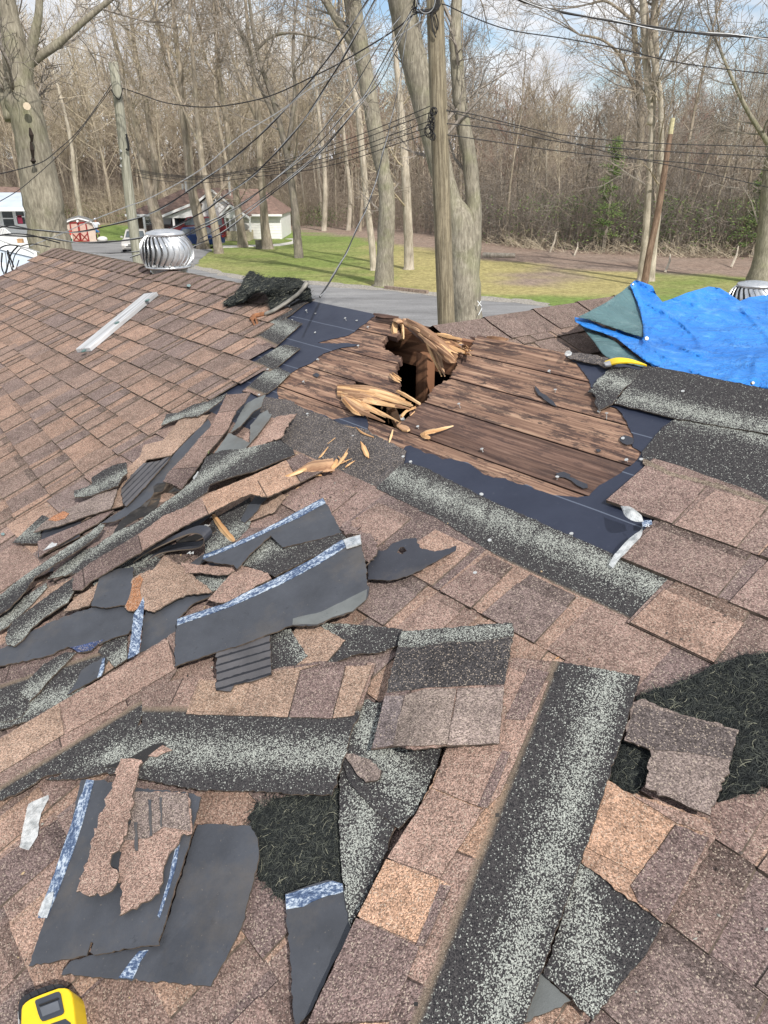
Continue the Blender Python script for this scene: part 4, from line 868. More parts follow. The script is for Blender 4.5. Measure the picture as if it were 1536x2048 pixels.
deb('A', [(0, 1320), (75, 1260), (150, 1200), (300, 1100), (450, 1000), (560, 930), (620, 878), (645, 895), (600, 960), (480, 1045), (340, 1130), (210, 1215), (160, 1290), (60, 1400), (0, 1440), (-60, 1470), (-60, 1370)], m_hband, .034, 'long pale-edged strip rolled at its lower side, far left', frame=((-60, 1200), (560, 800)), t0=.13, seed=72, ctrl=[(0, 1320, .02), (620, 880, .03), (340, 1130, .05), (100, 1360, .045)])
# upper pile along the cut edge
deb('A', [(75, 1000), (160, 920), (260, 828), (300, 848), (250, 935), (245, 1005), (160, 1003)], m_hband, .012, 'dark pointed shingle corner at the upper left of the pile', frame=((75, 1150), (245, 1130)), t0=.08, seed=73)
deb('A', [(205, 935), (260, 880), (330, 830), (440, 780), (570, 720), (680, 660), (735, 610), (715, 700), (680, 790), (600, 815), (520, 838), (380, 890)], GRB, .026, 'grey-brown scrap with an orange rust spot, upper left of the pile', frame=((205, 935), (680, 790)), seed=74,
    over=[('rust_stain', [(295, 860), (330, 832), (390, 805), (425, 820), (400, 850), (340, 868)], cm((.40, .17, .08)), .001, None, 0)])
deb('A', [(455, 680), (520, 660), (565, 640), (560, 602), (640, 550), (700, 522), (775, 503), (782, 570), (750, 600), (725, 650), (640, 680), (560, 712), (458, 722)], m_hband, .036, 'curled dark scrap with bright granules over the grey-brown piece', frame=((430, 830), (790, 660)), t0=.15, seed=75, ctrl=[(455, 700, .028), (780, 540, .055), (600, 620, .035)])
deb('A', [(500, 870), (600, 820), (690, 790), (760, 770), (775, 680), (900, 490), (1050, 465), (1170, 340), (1240, 282), (1285, 212), (1110, 235), (1000, 370), (880, 400), (860, 470), (760, 560), (700, 700), (640, 780)], TAN, .016, 'ragged tan strip along the cut edge of the roof', frame=((500, 870), (1285, 212)), seed=76)
deb('A', [(745, 665), (810, 580), (880, 510), (960, 500), (1050, 468), (1010, 520), (930, 610), (860, 690), (775, 775), (755, 760)], m_stripe, .026, 'layered purple-grey edges with dark lines beside the mossy strip', frame=((755, 770), (1050, 470)), seed=77)
deb('A', [(760, 790), (860, 700), (1000, 540), (1100, 420), (1280, 240), (1300, 280), (1180, 440), (1060, 600), (960, 700), (860, 800), (700, 870), (620, 880)], m_back, .018, 'dark grey underside slit beneath the mossy strip', frame=((620, 880), (1280, 240)), seed=78)
deb('A', [(1390, 90), (1460, 85), (1540, 75), (1500, 140), (1450, 190), (1400, 300), (1280, 445), (1190, 570), (1112, 672), (1060, 640), (1000, 622), (1040, 560), (1130, 470), (1230, 350), (1290, 290), (1340, 200)], m_tabs, .040, 'mossy grey-brown strip standing along the top of the pile', frame=((1000, 622), (1390, 90)), seed=79,
    over=[('moss', [(1275, 445), (1290, 425), (1282, 455)], cm((.10, .16, .03)), .002, None, 0)])
deb('Z', [(625, 775), (680, 655), (800, 640), (960, 555), (1120, 520), (1300, 440), (1240, 520), (1100, 620), (1000, 680), (870, 688), (740, 730)], m_hband, .020, 'blue-grey granuled blade pointing along the cut edge', frame=((600, 830), (1200, 610)), t0=.20, seed=80)
deb('K', [(0, 1060), (0, 960), (60, 885), (110, 858), (115, 880), (135, 890), (110, 930), (40, 1020), (-60, 1130), (-190, 1190), (-250, 1170), (-130, 1000)], m_back2, .034, 'weathered light grey shingle back at the top of the pile', frame=((-250, 1170), (110, 860)), seed=81)
deb('K', [(-170, 1200), (-40, 1020), (80, 920), (200, 895), (290, 880), (250, 930), (210, 990), (200, 1020), (60, 1080), (-60, 1170)], PNK, .020, 'brown shingle triangle with a ragged right corner under the pale back', frame=((-170, 1200), (290, 880)), seed=82, rough=.003)
deb('K', [(-20, 820), (30, 790), (95, 765), (80, 800), (70, 840), (20, 870), (-60, 960), (-120, 1000), (-60, 880)], m_back2, .030, 'narrow grey back leaning on the underlayment edge', frame=((-120, 1000), (95, 765)), seed=83)
deb('Z', [(1110, 1050), (1200, 1055), (1190, 1130), (1140, 1210), (1090, 1230), (1020, 1260), (900, 1330), (960, 1230), (1040, 1130)], m_black, .016, 'black felt shreds under the pale grey back', frame=((900, 1330), (1200, 1055)), seed=84, name='felt_piece', cat='felt piece', group=None, rough=.004)
# the arched double strip across the middle of the pile
deb('A', [(430, 1200), (560, 1045), (640, 980), (720, 930), (850, 870), (960, 790), (1110, 682), (1200, 600), (1270, 470), (1370, 430), (1480, 425), (1720, 370), (1800, 420), (1810, 460), (1700, 500), (1560, 560), (1440, 590), (1290, 640), (1270, 690), (1130, 780), (950, 890), (800, 985), (640, 1080), (520, 1165)], m_hband, .060, 'long arched headlap strip with a bright pale band across the pile', frame=((300, 1060), (1600, 250)), t0=.13, seed=85, wave=.006, ctrl=[(430, 1200, .03), (960, 830, .07), (1300, 560, .055), (1780, 430, .02)])
deb('A', [(445, 1290), (450, 1200), (560, 1120), (710, 1030), (860, 940), (1010, 830), (1130, 785), (1270, 700), (1420, 640), (1540, 590), (1700, 520), (1850, 450), (1900, 480), (1985, 560), (1820, 640), (1640, 720), (1536, 700), (1420, 750), (1300, 812), (1100, 912), (950, 1002), (840, 1070), (740, 1130), (640, 1190), (560, 1235), (500, 1290)], m_tabs, .058, 'long brown tabbed strip arching over the middle of the pile', frame=((445, 1320), (1985, 590)), seed=86, wave=.004, ctrl=[(450, 1250, .035), (1000, 900, .075), (1400, 700, .07), (1900, 500, .018)])
# bent black paper hook
rpiece('black_paper_strip', 'A', [(685, 975), (705, 920), (735, 875), (800, 815), (860, 780), (925, 725), (945, 690), (942, 655), (965, 635), (1005, 630), (1050, 640), (1080, 665), (1112, 680), (1050, 692), (1010, 690), (990, 700), (985, 725), (960, 790), (920, 825), (850, 850), (780, 890)], m_black, .085, label='black paper strip bent like a beak over the arched shingle', cat='paper', ctrl=[(685, 975, .06), (960, 640, .12), (1110, 680, .07)], th=.002, seed=87, rough=.001)
# curled loop of shingle seen end-on
mb = MB()
path = [(815, 1120, .035), (900, 1060, .05), (1000, 1010, .075), (1100, 965, .10), (1180, 940, .115), (1235, 950, .115), (1252, 985, .10), (1235, 1020, .07), (1180, 1036, .045), (1080, 1045, .035), (980, 1065, .03), (890, 1120, .028), (820, 1180, .025), (795, 1230, .02)]
pp = [(RP(*RI(*cpx('A', (x, y)), l), l)) for x, y, l in cr(path, 4)]
wv = EV * .03 - EU * .008
ids = []
for p in pp:
    ids.append([mb.vert(p, (0, 0)), mb.vert(p + wv, (0, .16)), mb.vert(p + wv - NN * .0035, (0, .16)), mb.vert(p - NN * .0035, (0, 0))])
for a, b in zip(ids, ids[1:]):
    mb.face((a[0], b[0], b[1], a[1]), 0); mb.face((a[3], a[2], b[2], b[3]), 0); mb.face((a[0], a[3], b[3], b[0]), 1)
mb.face(ids[0], 1); mb.face(ids[-1][::-1], 1)
tag(mb.build('curled_shingle', [m_felt, cm((.20, .16, .12))]), 'shingle curled into an open loop in the middle of the pile', 'shingle')
# filler scraps inside the pile
FILL = [('A', [(560, 1235), (640, 1190), (800, 1100), (900, 1060), (1000, 1100), (940, 1180), (830, 1200), (720, 1240), (600, 1290)], m_hband, .012, 'dark granuled shingle beneath the curled loop', ((500, 1140), (900, 900)), .1),
        ('A', [(1260, 1010), (1300, 860), (1420, 790), (1536, 720), (1536, 900), (1440, 1000), (1380, 1060), (1260, 1100)], m_hband, .010, 'dark shingle with stamped letters right of the curled loop', ((1240, 860), (1536, 650)), .1),
        ('C', [(250, 330), (330, 370), (480, 310), (560, 290), (620, 340), (560, 420), (420, 470), (330, 560), (260, 540)], TAN, .008, 'tan shingle under the arched strip near the split stick', ((250, 560), (620, 340)), 0),
        ('B', [(1050, 230), (1180, 220), (1330, 215), (1440, 205), (1400, 290), (1300, 320), (1200, 290)], m_hband, .018, 'dark shingle corner below the narrow curled sliver', ((1040, 100), (1440, 60)), .12),
        ('B', [(330, 120), (480, 60), (600, 10), (760, -60), (700, 40), (560, 120), (440, 190), (330, 250)], PUR, .014, 'purple-brown sliver under the arched strip at left', ((330, 250), (700, 40)), 0),
        ('A', [(230, 990), (330, 950), (500, 880), (640, 810), (700, 800), (600, 880), (450, 960), (330, 1030), (240, 1085)], PUR, .016, 'dark purple shingle edge below the rust-spotted scrap', ((230, 1085), (700, 800)), 0),
        ('A', [(240, 860), (330, 890), (500, 870), (490, 960), (330, 1040), (235, 1090), (230, 950)], m_felt, .010, 'black felt showing below the rust-spotted scrap', ((240, 1090), (500, 870)), 0),
        ('B', [(0, 900), (0, 800), (120, 760), (250, 740), (240, 790), (180, 850), (110, 940), (60, 980), (0, 1000), (-60, 1000), (-60, 900)], GRB, .012, 'grey-brown shingle at the left edge under the pale wedge', ((0, 1000), (250, 790)), 0),
        ('B', [(0, 1035), (80, 1000), (175, 970), (180, 1030), (130, 1090), (60, 1115), (0, 1118), (-60, 1118), (-60, 1040)], m_hband, .014, 'dark granuled corner at the left edge above the slanting strip', ((-60, 1000), (150, 900)), .12)]
STAMPS = []
for i, (cn, pts, mt, l, lb, fr, t0) in enumerate(FILL):
    o = deb(cn, pts, mt, l, lb, frame=fr, t0=t0, seed=90 + i)
    if 'stamped' in lb: stamped = o
film('B', [(262, 66), (300, 30), (320, 12), (335, 22), (352, 18), (345, 34), (300, 52)], .022, 'tiny clear plastic scrap on the dark felt at upper left', seed=8)
film('A', [(1185, 600), (1215, 560), (1240, 575), (1225, 600), (1190, 620)], .052, 'clear plastic scrap caught beside the bent black paper', seed=9)
# clear tape left on the roof at the right
mb = MB()
def ribbon(name, pts, mat, label=None, cat=None, th=.0006, parent=None, crop='O'):
    """pts: (x, y, lift, half-width vector dx, dy in px)"""
    mb = MB(); pr = []
    for x, y, l, dx, dy in cr(pts, 6):
        a = cpx(crop, (x - dx, y - dy)); b = cpx(crop, (x + dx, y + dy)); pr.append((RP(*RI(*a, l), l), RP(*RI(*b, l), l)))
    n = len(pr); T = [(mb.vert(a, (i * .01, 0)), mb.vert(b, (i * .01, .03))) for i, (a, b) in enumerate(pr)]; B = [(mb.vert(a - NN * th, (i * .01, 0)), mb.vert(b - NN * th, (i * .01, .03))) for i, (a, b) in enumerate(pr)]
    for i in range(n - 1):
        mb.face((T[i][0], T[i][1], T[i + 1][1], T[i + 1][0])); mb.face((B[i][0], B[i + 1][0], B[i + 1][1], B[i][1]))
        mb.face((T[i][0], T[i + 1][0], B[i + 1][0], B[i][0])); mb.face((T[i][1], B[i][1], B[i + 1][1], T[i + 1][1]))
    o = mb.build(name, mat, parent); 
    if label: tag(o, label, cat)
    return o
ct = empty('clear_tape', 'twisted clear plastic tape lying beside the underlayment at right', 'tape')
ribbon('tape_length', [(400, 1660, .012, 40, 35), (510, 1480, .016, 52, 38), (620, 1370, .018, 70, 30), (760, 1210, .022, 60, 40), (900, 1080, .026, 62, 26), (1000, 960, .034, 14, 16), (1000, 830, .045, 8, 20)], m_film, parent=ct, crop='X')
ribbon('tape_loop', [(1010, 740, .04, 20, 60), (900, 690, .05, 20, 110), (780, 640, .055, 14, 130), (660, 590, .05, 10, 90), (598, 520, .045, 10, 24)], m_film, parent=ct, crop='X')
ribbon('tape_length', [(1000, 840, .02, 6, 50), (1080, 830, .016, 6, 58), (1190, 810, .014, 6, 40)], m_tape, parent=ct, crop='X')
def text_on(body, crop, p, size, l, mat, parent, rot=0.0):
    cu = bpy.data.curves.new('lettering', 'FONT'); cu.body = body; cu.size = size; cu.extrude = .0003; cu.align_x = 'CENTER'
    o1 = bpy.data.objects.new('lettering', cu); C.objects.link(o1); bpy.context.view_layer.update(); me = bpy.data.meshes.new_from_object(o1); bpy.data.objects.remove(o1)
    o = bpy.data.objects.new('lettering', me); C.objects.link(o); me.materials.clear(); me.materials.append(mat); o.parent = parent
    from mathutils import Matrix
    ca, sa = math.cos(rot), math.sin(rot); X = EU * ca + EV * sa; Y = NN.cross(X)
    M = Matrix((X, Y, NN)).transposed().to_4x4(); M.translation = RP(*RI(*cpx(crop, p), l), l); o.matrix_world = M
    o.location = M.translation; o.rotation_euler = M.to_euler(); return o
m_ink = plain('white_print', (.75, .78, .80), .5, 0, .05, 10)
for s_, p_ in (('PX', (208, 498)), ('A', (238, 450)), ('AA', (128, 635))): text_on(s_, 'C', p_, .016, .030, m_ink, stamped, R(28))
text_on('30', 'X', (1100, 850), .012, .0165, m_ink, ct, R(210))
# straw-coloured splinters thrown on the shingles
def chip(crop, pts, wd, label=None, mat=m_fresh, th=.003):
    o = blade([(*cpx(crop, (a, b)), c) for a, b, c in pts], wd, mat, 'wood_splinter', None, th)
    tag(o, label or 'straw-coloured wood splinter thrown on the shingles near the hole', 'wood splinter', 'splinters scattered on the roof'); return o
sp = empty('split_wood_chunk', 'split wood chunk with a brown end poking from the arched strip', 'wood chunk')
def QW(l_, pts, wd, mat, th=.01, nm='wood_blade'): blade([(*cpx('W', (a, b)), c) for a, b, c in pts], wd, mat, nm, sp, th)
QW(0, [(-60, 800, .012), (120, 760, .016), (330, 660, .022), (480, 590, .026), (700, 560, .028), (830, 545, .024)], [.004, .016, .034, .050, .058, .056], m_oldsplit, .018)
QW(0, [(-80, 800, .014), (150, 770, .018), (350, 720, .022), (560, 690, .018), (640, 700, .012)], [.004, .012, .018, .012, .004], m_fresh, .008)
QW(0, [(-40, 780, .02), (100, 720, .03), (280, 650, .036), (420, 590, .034)], [.004, .012, .018, .004], m_fresh, .006)
QW(0, [(790, 640, .016), (830, 560, .030), (870, 470, .024)], [.012, .016, .010], m_fresh, .018, 'broken_end')
chip('W', [(590, 435, .006), (640, 390, .008), (740, 260, .006)], [.002, .007, .002], 'long thin splinter, left one of two above the wood chunk')
chip('W', [(730, 215, .006), (850, 120, .006)], [.0015, .003], 'thinnest splinter near the top nail above the wood chunk')
chip('W', [(1238, 180, .006), (1290, 280, .008), (1330, 370, .008), (1365, 432, .006)], [.003, .013, .013, .002], 'leaf-shaped wood chip lying alone on the dark strip')
chip('W', [(860, 575, .006), (920, 500, .012), (980, 420, .016), (1030, 355, .014)], [.002, .011, .012, .007], 'wide pale splinter at the broken end of the chunk')
chip('W', [(985, 390, .018), (1050, 280, .02)], [.005, .001], 'needle splinter pointing up from the chunk')
chip('W', [(930, 520, .008), (1020, 475, .01), (1105, 440, .008)], [.003, .004, .001], 'slim splinter crossing the wide pale one')
chip('W', [(1005, 575, .006), (1060, 530, .01), (1155, 470, .008)], [.003, .007, .001], 'short forked splinter right of the chunk')
chip('W', [(895, 405, .01), (930, 440, .012), (1020, 495, .01)], [.003, .004, .002], 'crosswise sliver above the chunk end')
chip('W', [(210, 905, .006), (270, 830, .008), (325, 780, .012)], [.003, .005, .004], 'straw splinter hanging below the chunk')
chip('W', [(235, 940, .006), (260, 900, .008), (340, 865, .008), (450, 840, .006)], [.002, .004, .004, .001], 'bent straw splinter lowest below the chunk')
chip('C', [(248, 438, .03), (290, 500, .026), (340, 560, .022), (358, 575, .02)], [.010, .018, .016, .010], 'orange split stick poking down between two shingles', th=.008)
chip('C', [(380, 480, .012), (412, 440, .014)], [.002, .001]); chip('C', [(350, 545, .012), (362, 500, .014)], [.002, .001])
chip('F', [(275, 240, .02), (310, 195, .024), (345, 162, .022)], [.002, .005, .002], 'straw splinter on the tan shingle corner')
chip('F', [(1420, 205, .008), (1450, 182, .009)], [.001, .002], 'short straw splinter right of the curled square')
chip('D', [(510, 1008, .008), (552, 988, .008)], [.002, .001], 'tiny orange splinter at the top of the longest strip')
st = empty('splinter_stick', 'bent yellow splinter stick lying on the dark deck board', 'wood splinter')
blade([(*cpx('K', (a, b)), c) for a, b, c in [(1055, 1018, .004), (1090, 1000, .012), (1160, 985, .010), (1250, 958, .008)]], [.012, .020, .016, .004], m_fresh, 'stick', st, .008)
blade([(*cpx('K', (a, b)), c) for a, b, c in [(1060, 1020, .004), (1085, 1028, .006), (1105, 1035, .004)]], [.010, .014, .008], m_fresh, 'stick_foot', st, .006)
chip('K', [(650, 965, .004), (690, 1000, .008), (760, 1028, .006)], [.002, .006, .003], 'pale sliver on the felt flap at the lower opening')
chip('K', [(855, 1060, .004), (868, 1020, .008), (878, 982, .006)], [.003, .007, .003], 'short pale sliver standing on the lower board')
chip('K', [(585, 960, .003), (640, 970, .004)], [.002, .002], 'hair-thin sliver on the felt edge')
chip('K', [(985, 895, .002), (1012, 870, .004)], [.003, .003], 'pale chip on the corner of the dark board')
chip('J', [(100, 345, .012), (150, 352, .016), (205, 358, .012)], [.010, .016, .010], 'orange broken board end lying on the ridge right of the hole', m_oldsplit, .012)
# ---------------------------------------------------------------- weathered board nailed on the left slope
bdp = empty('nailed_board', 'grey weathered board fixed to the left slope with three round washers', 'board')
q = [(300, 591), (309, 603), (186, 714), (165, 708), (154, 703)]
P0 = RP(*RI(154, 703, .02), .0); P1 = RP(*RI(290, 592, .02), .0); ax = (P1 - P0); wdt = RP(*RI(182, 713, .02), .0) - P0
ax = ax - NN * ax.dot(NN); wdt = wdt - NN * wdt.dot(NN); wdt = (wdt - ax.normalized() * wdt.dot(ax.normalized())).normalized() * .088
P0 = P0 + NN * .014
mb = MB()
k = .006; n_ = ax.normalized(); wn = wdt.normalized(); T = .020
for i, (o1, z) in enumerate(((k, 0), (0, .004), (0, T - .003), (k * .6, T))): pass
def loop(off, z): return [P0 + n_ * off + wn * off + NN * z, P0 + ax - n_ * off + wn * off + NN * z, P0 + ax - n_ * off + wdt - wn * off + NN * z, P0 + n_ * off + wdt - wn * off + NN * z]
L_ = [loop(0, 0), loop(0, T - .003), loop(.003, T)]
ids = [[mb.vert(p, ((p - P0).dot(n_), (p - P0).dot(wn))) for p in l_] for l_ in L_]
for a, b in zip(ids, ids[1:]):
    for i in range(4): mb.face((a[i], a[(i + 1) % 4], b[(i + 1) % 4], b[i]))
mb.face(ids[-1]); mb.face(ids[0][::-1]); mb.build('plank', m_grey, bdp)
mbw = MB()
m_washer = plain('green_grey_washer', (.12, .20, .19), .4, .5, .2, 30); m_bolt = plain('washer_centre', (.25, .36, .35), .35, .6, .1, 30)
for (x, y) in ((168, 702), (234, 646), (295, 601)):
    p = RP(*RI(x, y, .034), .034); mb = MB(); mb.tube([p, p + NN * .003], .0135, 12); mb.build('washer', m_washer, bdp)
    mb = MB(); mb.tube([p + NN * .003, p + NN * .006], .006, 8); mb.build('bolt_head', m_bolt, bdp)
# ---------------------------------------------------------------- arched fibre mat and bar at the ridge
matpad('V', [(440, 945), (500, 895), (560, 860), (620, 780), (660, 690), (720, 620), (780, 655), (860, 690), (1000, 690), (1100, 690), (1200, 700), (1260, 725), (1300, 765), (1335, 830), (1338, 910), (1280, 905), (1200, 882), (1120, 930), (1000, 985), (920, 1010), (905, 900), (880, 850), (840, 812), (760, 830), (700, 880), (640, 925), (560, 950), (490, 968)], .05, 'black fibre mat arched over the ridge caps', nf=3200, seed=9, th=.012, flen=(.01, .03), group=None, cat='fibre mat', fr=.0006, wave=.0015,
       ctrl=[(440, 945, .03), (560, 950, .03), (720, 625, .05), (840, 812, .10), (900, 1000, .03), (1330, 900, .02), (1200, 880, .04), (1000, 700, .085), (1250, 740, .07), (640, 920, .05)])
rpiece('fibre_mat_fold', 'V', [(905, 905), (935, 900), (930, 1005), (915, 1010)], m_matbase, .03, label='folded lip under the arched fibre mat', cat='fibre mat', th=.01) if False else None
pb = empty('pry_bar', 'weathered grey bar with a rusty claw leaning on the fibre mat', 'pry bar')
mb = MB(); pts = [(530, 628, .018), (545, 622, .026), (562, 612, .034), (580, 600, .044), (596, 588, .060), (606, 577, .078), (613, 566, .09)]
mb.tube([RP(*RI(x, y, l), l) for x, y, l in cr(pts, 5)], [.0095] * 26 + [.012] * 5, 8, flat=.7); mb.build('handle', m_bar, pb, True)
mb = MB(); mb.tube([RP(*RI(x, y, l), l) for x, y, l in cr([(532, 627, .018), (520, 629, .02), (508, 632, .024), (503, 640, .018)], 4)], .011, 8, flat=.6); mb.build('claw', m_rust, pb, True)
for q in ([(503, 636, .02), (507, 647, .012), (513, 655, .006)], [(509, 633, .02), (514, 645, .012), (514, 654, .004)]):
    mb = MB(); mb.tube([RP(*RI(x, y, l), l) for x, y, l in cr(q, 3)], [.006, .006, .005, .005, .004, .003, .002][:7], 5); mb.build('claw_tine', m_rust, pb)
# yellow scraper strip on the right ridge
ys = empty('yellow_strip', 'curved yellow strip with a worn end lying on the ridge', 'strip')
ribbon('blade', [(708, 478, .022, 8, 12), (760, 462, .035, 4, 13), (820, 462, .034, 2, 10), (870, 472, .026, 2, 6), (915, 486, .018, 1, 2)], m_yellow, th=.004, parent=ys, crop='J')
ribbon('worn_end', [(700, 480, .0225, 5, 8), (715, 478, .0265, 6, 10), (730, 474, .031, 4, 11)], m_grey, th=.004, parent=ys, crop='J')
film('J', [(495, 425), (505, 414), (520, 412), (532, 422), (528, 436), (508, 440), (496, 436)], .014, 'small ball of clear plastic at the ridge right of the hole', seed=11)
# small flecks on the left slope
for i, (x, y, m_) in enumerate([(378, 571, m_washer), (6, 1068, m_washer)]):
    rpiece('lichen_fleck', 'O', [(x - 4, y - 2), (x + 1, y - 3), (x + 4, y), (x + 1, y + 3), (x - 4, y + 2)], m_bolt, .022 if i == 0 else .013, label=('green-grey fleck stuck on a ridge cap' if i == 0 else 'green-grey fleck at the left edge of the slope'), cat='fleck', th=.002)
# ---------------------------------------------------------------- tape measure at the lower left corner
tm = empty('tape_measure', 'yellow and black tape measure case at the bottom left corner', 'tape measure')
def TMp(x, y, l): p = (x / 7.68, 1920 + y / 7.68); return RP(*RI(*p, l), l)
def prism(name, pts, l0, l1, mat, bev=.004):
    mb = MB(); cx = sum(p[0] for p in pts) / len(pts); cy = sum(p[1] for p in pts) / len(pts)
    # outline fixed at the top height; sides go straight down along the roof normal
    def rng(s_, l): 
        r = []
        for x, y in pts: r.append(mb.vert(TMp(cx + (x - cx) * s_, cy + (y - cy) * s_, l1) + NN * (l - l1)))
        return r
    rs = [rng(1, l0), rng(1, l1 - bev), rng(.985, l1 - bev * .3), rng(.955, l1)]
    for a, b in zip(rs, rs[1:]):
        for i in range(len(pts)): mb.face((a[i], a[(i + 1) % len(pts)], b[(i + 1) % len(pts)], b[i]))
    mb.face(rs[-1]); mb.face(rs[0][::-1]); return mb.build(name, mat, tm)
body = [(300, 1500), (310, 1000), (318, 760), (335, 700), (380, 650), (450, 600), (600, 535), (760, 475), (900, 425), (1000, 422), (1050, 440), (1090, 490), (1110, 560), (1130, 700), (1150, 900), (1175, 1100), (1200, 1500)]
prism('case', body, .008, .050, m_yellow)
grip = [(275, 900), (268, 780), (280, 640), (330, 570), (420, 515), (560, 450), (700, 395), (800, 370), (900, 362), (960, 372), (1010, 405), (1020, 430), (900, 440), (600, 550), (450, 615), (380, 665), (335, 720), (322, 780), (318, 900)]
prism('rubber_grip', grip, .006, .040, m_rubber)
for (x, y) in ((400, 535), (520, 480), (640, 430), (760, 385)):
    prism('grip_rib', [(x, y), (x + 45, y - 20), (x + 80, y + 50), (x + 35, y + 72)], .02, .0425, m_rubber, .001)
win = [(530, 640), (540, 615), (600, 590), (860, 490), (900, 485), (925, 510), (950, 640), (978, 780), (965, 815), (930, 840), (680, 930), (640, 935), (610, 900), (580, 820)]
prism('window', win, .045, .0525, m_dkplastic, .001)
prism('window_bar', [(585, 690), (890, 575), (905, 590), (600, 705)], .05, .0545, m_black, .001)
prism('window_lens', [(600, 730), (890, 620), (925, 760), (650, 870)], .05, .0540, plain('smoked_lens', (.10, .11, .13), .1, 0, .2, 30, .8), .002)
prism('label_panel', [(770, 980), (1000, 900), (1080, 960), (1110, 1300), (700, 1400)], .045, .0520, m_dkplastic, .001)
prism('clip', [(272, 780), (296, 800), (300, 1100), (285, 1100)], .01, .03, m_nail, .002)

# thin strips buried in the heap, and the crumbs shed round it
rg = random.Random(404)
for k in range(34):
    t = rg.random(); cx = 70 + 560 * t + rg.uniform(-60, 60); cy = 1230 - 300 * t + rg.uniform(-70, 90)
    if cx > 640 or cx < 10: continue
    a = math.atan2(-.52, 1) + rg.gauss(0, .22); L_ = rg.uniform(50, 120); w_ = rg.uniform(9, 26); n_ = 7; top, bot = [], []
    for i in range(n_ + 1):
        s_ = -L_ / 2 + L_ * i / n_; ww = w_ * (.5 + .5 * math.sin(math.pi * min(.95, max(.06, i / n_)))) * rg.uniform(.75, 1.15)
        for q, sg in ((top, -1), (bot, 1)): q.append((cx + s_ * math.cos(a) - sg * ww / 2 * math.sin(a), cy + s_ * math.sin(a) + sg * ww / 2 * math.cos(a)))
    deb('O', top + bot[::-1], rg.choice([m_hband, m_tabs, m_felt, m_back, m_hdark, m_black, m_tabs, PUR]), rg.uniform(.004, .016), 'thin torn shingle strip half buried in the heap at left', frame=(top[0], top[-1]), t0=rg.uniform(.16, .22), seed=300 + k, group='thin strips buried in the heap', name='shingle_strip', wave=.004, grid=.05)
mb = MB()
for k in range(900):
    if k < 600: t = rg.random(); x = 60 + 640 * t + rg.gauss(0, 70); y = 1260 - 300 * t + rg.gauss(0, 120)
    else: x = rg.uniform(0, 1536); y = rg.uniform(900, 2048)
    u_, v_ = RI(x, y)
    if v_ > .98 or u_ < -2.9: continue
    s_ = rg.uniform(.0012, .0045); p = RL(u_, v_, .0135); a = rg.uniform(0, 6.28); X_ = (EU * math.cos(a) + EV * math.sin(a)) * s_; Y_ = (EV * math.cos(a) - EU * math.sin(a)) * s_ * rg.uniform(.3, .8)
    c_ = rg.choice([(.03, .03, .03), (.05, .04, .035), (.25, .17, .12), (.4, .3, .18), (.10, .08, .07), (.3, .3, .27)]); q = [mb.vert(p + e_, (0, 0), c_) for e_ in (X_, Y_, -X_, -Y_)]; tp = mb.vert(p + NN * s_ * .5, (0, 0), c_)
    for i in range(4): mb.face((q[i], q[(i + 1) % 4], tp))
tag(mb.build('roof_crumbs', m_fibre), kind='stuff')
# ================================================================ ground, lawn, leaf litter, driveway
def proj(P):
    q = P - CAM; d = q.dot(FW)
    if d < .5: return (-9e3, 9e3)
    return (768 + FPX * q.x / d, 1024 - FPX * q.dot(UP) / d)
EDGE = [(-400, 490), (230, 452), (540, 462), (700, 475), (770, 490), (880, 500), (960, 522), (1060, 532), (1140, 545), (1300, 552), (1420, 552), (1536, 562), (2600, 640)]
def gcol(x, y):
    X, Yp = proj(Vector((x, y, 0))); n1 = noise.noise(Vector((x * .12, y * .12, 3))); n2 = noise.noise(Vector((x * .45, y * .45, 8))); n3 = noise.noise(Vector((x * 1.3, y * 1.3, 5)))
    e = idw1(X, EDGE) + n1 * 8 + n2 * 5
    green = (.20, .25, .075); olive = (.29, .29, .12); moss = (.38, .33, .15); dirt = (.29, .225, .185); litter = (.27, .20, .16); lush = (.19, .26, .075)
    def mx(a, b, f): f = min(1, max(0, f)); return tuple(p + (q - p) * f for p, q in zip(a, b))
    c = mx(green, olive, .45 + n1 * .9 + n2 * .9)
    if X < 760: c = mx(c, lush, (500 - Yp) / 40 + .2 + n1)
    c = mx(c, moss, (X - 700) / 110 * (1 if Yp < 592 + n2 * 8 else .25) * (1.1 - max(0, (X - 1180) / 120)) + n2 * .9 - .15)
    c = mx(c, (.19, .26, .075), (Yp - 588) / 10 + n2) if X > 900 else c
    c = mx(c, dirt, (1 - ((X - 1075) / 130) ** 2 - ((Yp - 556) / 20) ** 2) * .9 + n2 * .9)
    c = mx(c, mx(dirt, litter, .5 + n2), (e - Yp) / 6)
    return mx(c, (0.06, .05, .03), max(0, n3) * .35)
mb = MB(); nx, ny = 170, 210; xs = [-90 + 180 * i / nx for i in range(nx + 1)]; ys = [14 + 106 * (j / ny) ** 1.25 for j in range(ny + 1)]
for y in ys:
    for x in xs: mb.vert((x, y, .05 * noise.noise(Vector((x * .15, y * .15, 0))) if y > 34 else 0), (x, y), gcol(x, y))
for j in range(ny):
    for i in range(nx): a = j * (nx + 1) + i; mb.face((a, a + 1, a + nx + 2, a + nx + 1))
m_lawn, nt, b = new_mat('lawn_and_leaf_litter', .95, 0, .1)
tc = nd(nt, 'ShaderNodeTexCoord').outputs['Object']
g1 = nz(nt, mapv(nt, tc, (1, .6, 1)), 3.5, 6, .75); g2 = nz(nt, tc, 22, 4, .8)
